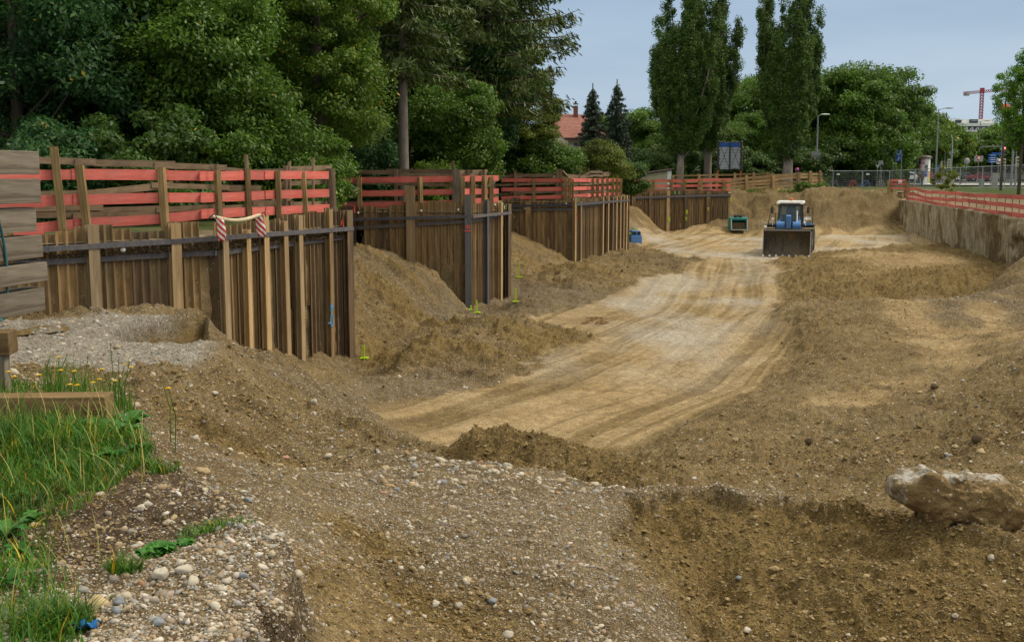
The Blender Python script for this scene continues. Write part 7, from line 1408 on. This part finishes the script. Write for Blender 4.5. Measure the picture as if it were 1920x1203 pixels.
mb = MB(); lattice(mb, (0,0,0), (0,0,mz), 1.15, 30, (0,1,0)); mb.build('mast', red, r); mb = MB(); lattice(mb, (0,0,mz), (60,12,mz+5.5), 1.0, 60); mb.build('jib', red, r); mb = MB(); lattice(mb, (0,0,mz), (-8.6,-1.7,mz-.8), 1.0, 9); mb.build('counter_jib', red, r)
mb = MB(); mb.box((-7.4,-1.5,mz-1.2), (2.2,1.2,1.4)); mb.build('counterweight', M['conc'], r); mb = MB(); mb.box((0,0,mz+.6), (1.5,1.5,2.0)); mb.build('slewing_unit', red, r); mb = MB(); mb.tube([(9.6,1.9,mz+1),(9.6,1.9,mz-9.5)], .09, 4); mb.box((9.6,1.9,mz-5.5), (.5,.5,1)); mb.build('hook_cable', M['dark'], r)
mb = MB(); p = atY(1885, 205, 260); mb.sphere((0,0,0), (1.3,1.3,1.3)); mb.lathe([(.12,-p.z),(.12,0)], 8); o = mb.build('round_marker', M['orange']); o.location = p; tag(o, 'orange-red round marker half hidden behind the street tree', 'marker')
mb = MB(); mb.sphere((0,0,0), (.55,.2,.11)); mb.tube([(-.5,0,0),(-.8,0,-.05),(-.85,0,-6.5)], .05, 6); o = mb.build('street_lamp', M['white']); o.location = atY(1178, 237, 117); tag(o, 'white lamp head peeping out between the trees right of the small spruces', 'street lamp')
for px, Y, w_, h_, lb in ((917,52,.5,.7,'crumpled pale sheet behind the second barrier'),(1073,70,.6,1.1,'pale object glimpsed among the leaves behind the third barrier')):
    mb = MB(); mb.smooth = True; mb.sphere((0,0,h_/2), (w_/2,.2,h_/2), n=10, m=7); mb.v = [(x+.08*math.sin(z*9+y*7), y, z+.06*math.sin(x*14)) for x, y, z in mb.v]; o = mb.build('plastic_sheet', simple('pale_sheet', (.5,.52,.55), .5)); o.location = (gx(px, Y), Y, .9 if px < 1000 else 1.2); tag(o, lb, 'sheet')
# ------------------------------------------------------------------ camera, light, sky
cam = bpy.data.objects.new('camera', bpy.data.cameras.new('camera')); COL.objects.link(cam); S.camera = cam
cam.location = (0,0,HZ); cam.rotation_euler = (math.pi/2-PITCH, 0, 0); cam.data.sensor_width = 36; cam.data.lens = F/1920*36; cam.data.clip_end = 9000; cam.data.clip_start = .05
sun = bpy.data.objects.new('sun', bpy.data.lights.new('sun', 'SUN')); COL.objects.link(sun); sun.data.energy = 2.05; sun.data.angle = math.radians(22); sun.data.color = (1, .90, .74)
EL, AZ = math.radians(50), math.radians(76)      # azimuth measured from +Y clockwise: light from the right, a little behind
dv = Vector((math.sin(AZ)*math.cos(EL), math.cos(AZ)*math.cos(EL), math.sin(EL))); sun.rotation_euler = dv.to_track_quat('Z', 'Y').to_euler()
W = bpy.data.worlds.new('World'); S.world = W; W.use_nodes = True; t = W.node_tree; bg = t.nodes['Background']
sky = t.nodes.new('ShaderNodeTexSky'); sky.sky_type = 'NISHITA'; sky.sun_disc = False; sky.sun_elevation = EL; sky.sun_rotation = AZ; sky.air_density = 1.5; sky.dust_density = 3
tc = t.nodes.new('ShaderNodeTexCoord'); mp = t.nodes.new('ShaderNodeMapping'); mp.inputs['Scale'].default_value = (1.2, 1.2, 7); t.links.new(tc.outputs['Generated'], mp.inputs[0])
no = t.nodes.new('ShaderNodeTexNoise'); no.inputs['Scale'].default_value = 1.6; no.inputs['Detail'].default_value = 7; no.inputs['Roughness'].default_value = .5; t.links.new(mp.outputs[0], no.inputs['Vector'])
rp = t.nodes.new('ShaderNodeValToRGB'); rp.color_ramp.elements[0].position = .36; rp.color_ramp.elements[0].color = (2.7,3.85,5.5,1); rp.color_ramp.elements[1].position = .66; rp.color_ramp.elements[1].color = (3.9,5.15,6.7,1)
t.links.new(no.outputs['Fac'], rp.inputs[0])
sx = t.nodes.new('ShaderNodeSeparateXYZ'); t.links.new(tc.outputs['Generated'], sx.inputs[0])
gr = t.nodes.new('ShaderNodeValToRGB'); e = gr.color_ramp.elements; e[0].position = 0.0; e[0].color = (1.28,1.20,1.08,1); e[1].position = .16; e[1].color = (.93,.93,.93,1)
e2 = e.new(.55); e2.color = (3.4,2.4,1.45,1); t.links.new(sx.outputs[2], gr.inputs[0])
mu = t.nodes.new('ShaderNodeMix'); mu.data_type = 'RGBA'; mu.blend_type = 'MULTIPLY'; mu.inputs[0].default_value = 1; t.links.new(rp.outputs[0], mu.inputs[6]); t.links.new(gr.outputs[0], mu.inputs[7])
mx = t.nodes.new('ShaderNodeMix'); mx.data_type = 'RGBA'; mx.inputs[0].default_value = .88; t.links.new(sky.outputs[0], mx.inputs[6]); t.links.new(mu.outputs[2], mx.inputs[7]); t.links.new(mx.outputs[2], bg.inputs[0]); bg.inputs[1].default_value = .085
S.view_settings.view_transform = 'Standard'; S.view_settings.look = 'None'; S.view_settings.gamma = 1; S.view_settings.exposure = 0.5
S.cycles.max_bounces = 6; S.cycles.diffuse_bounces = 3; S.cycles.transparent_max_bounces = 12; S.cycles.use_adaptive_sampling = True; S.cycles.adaptive_threshold = .02
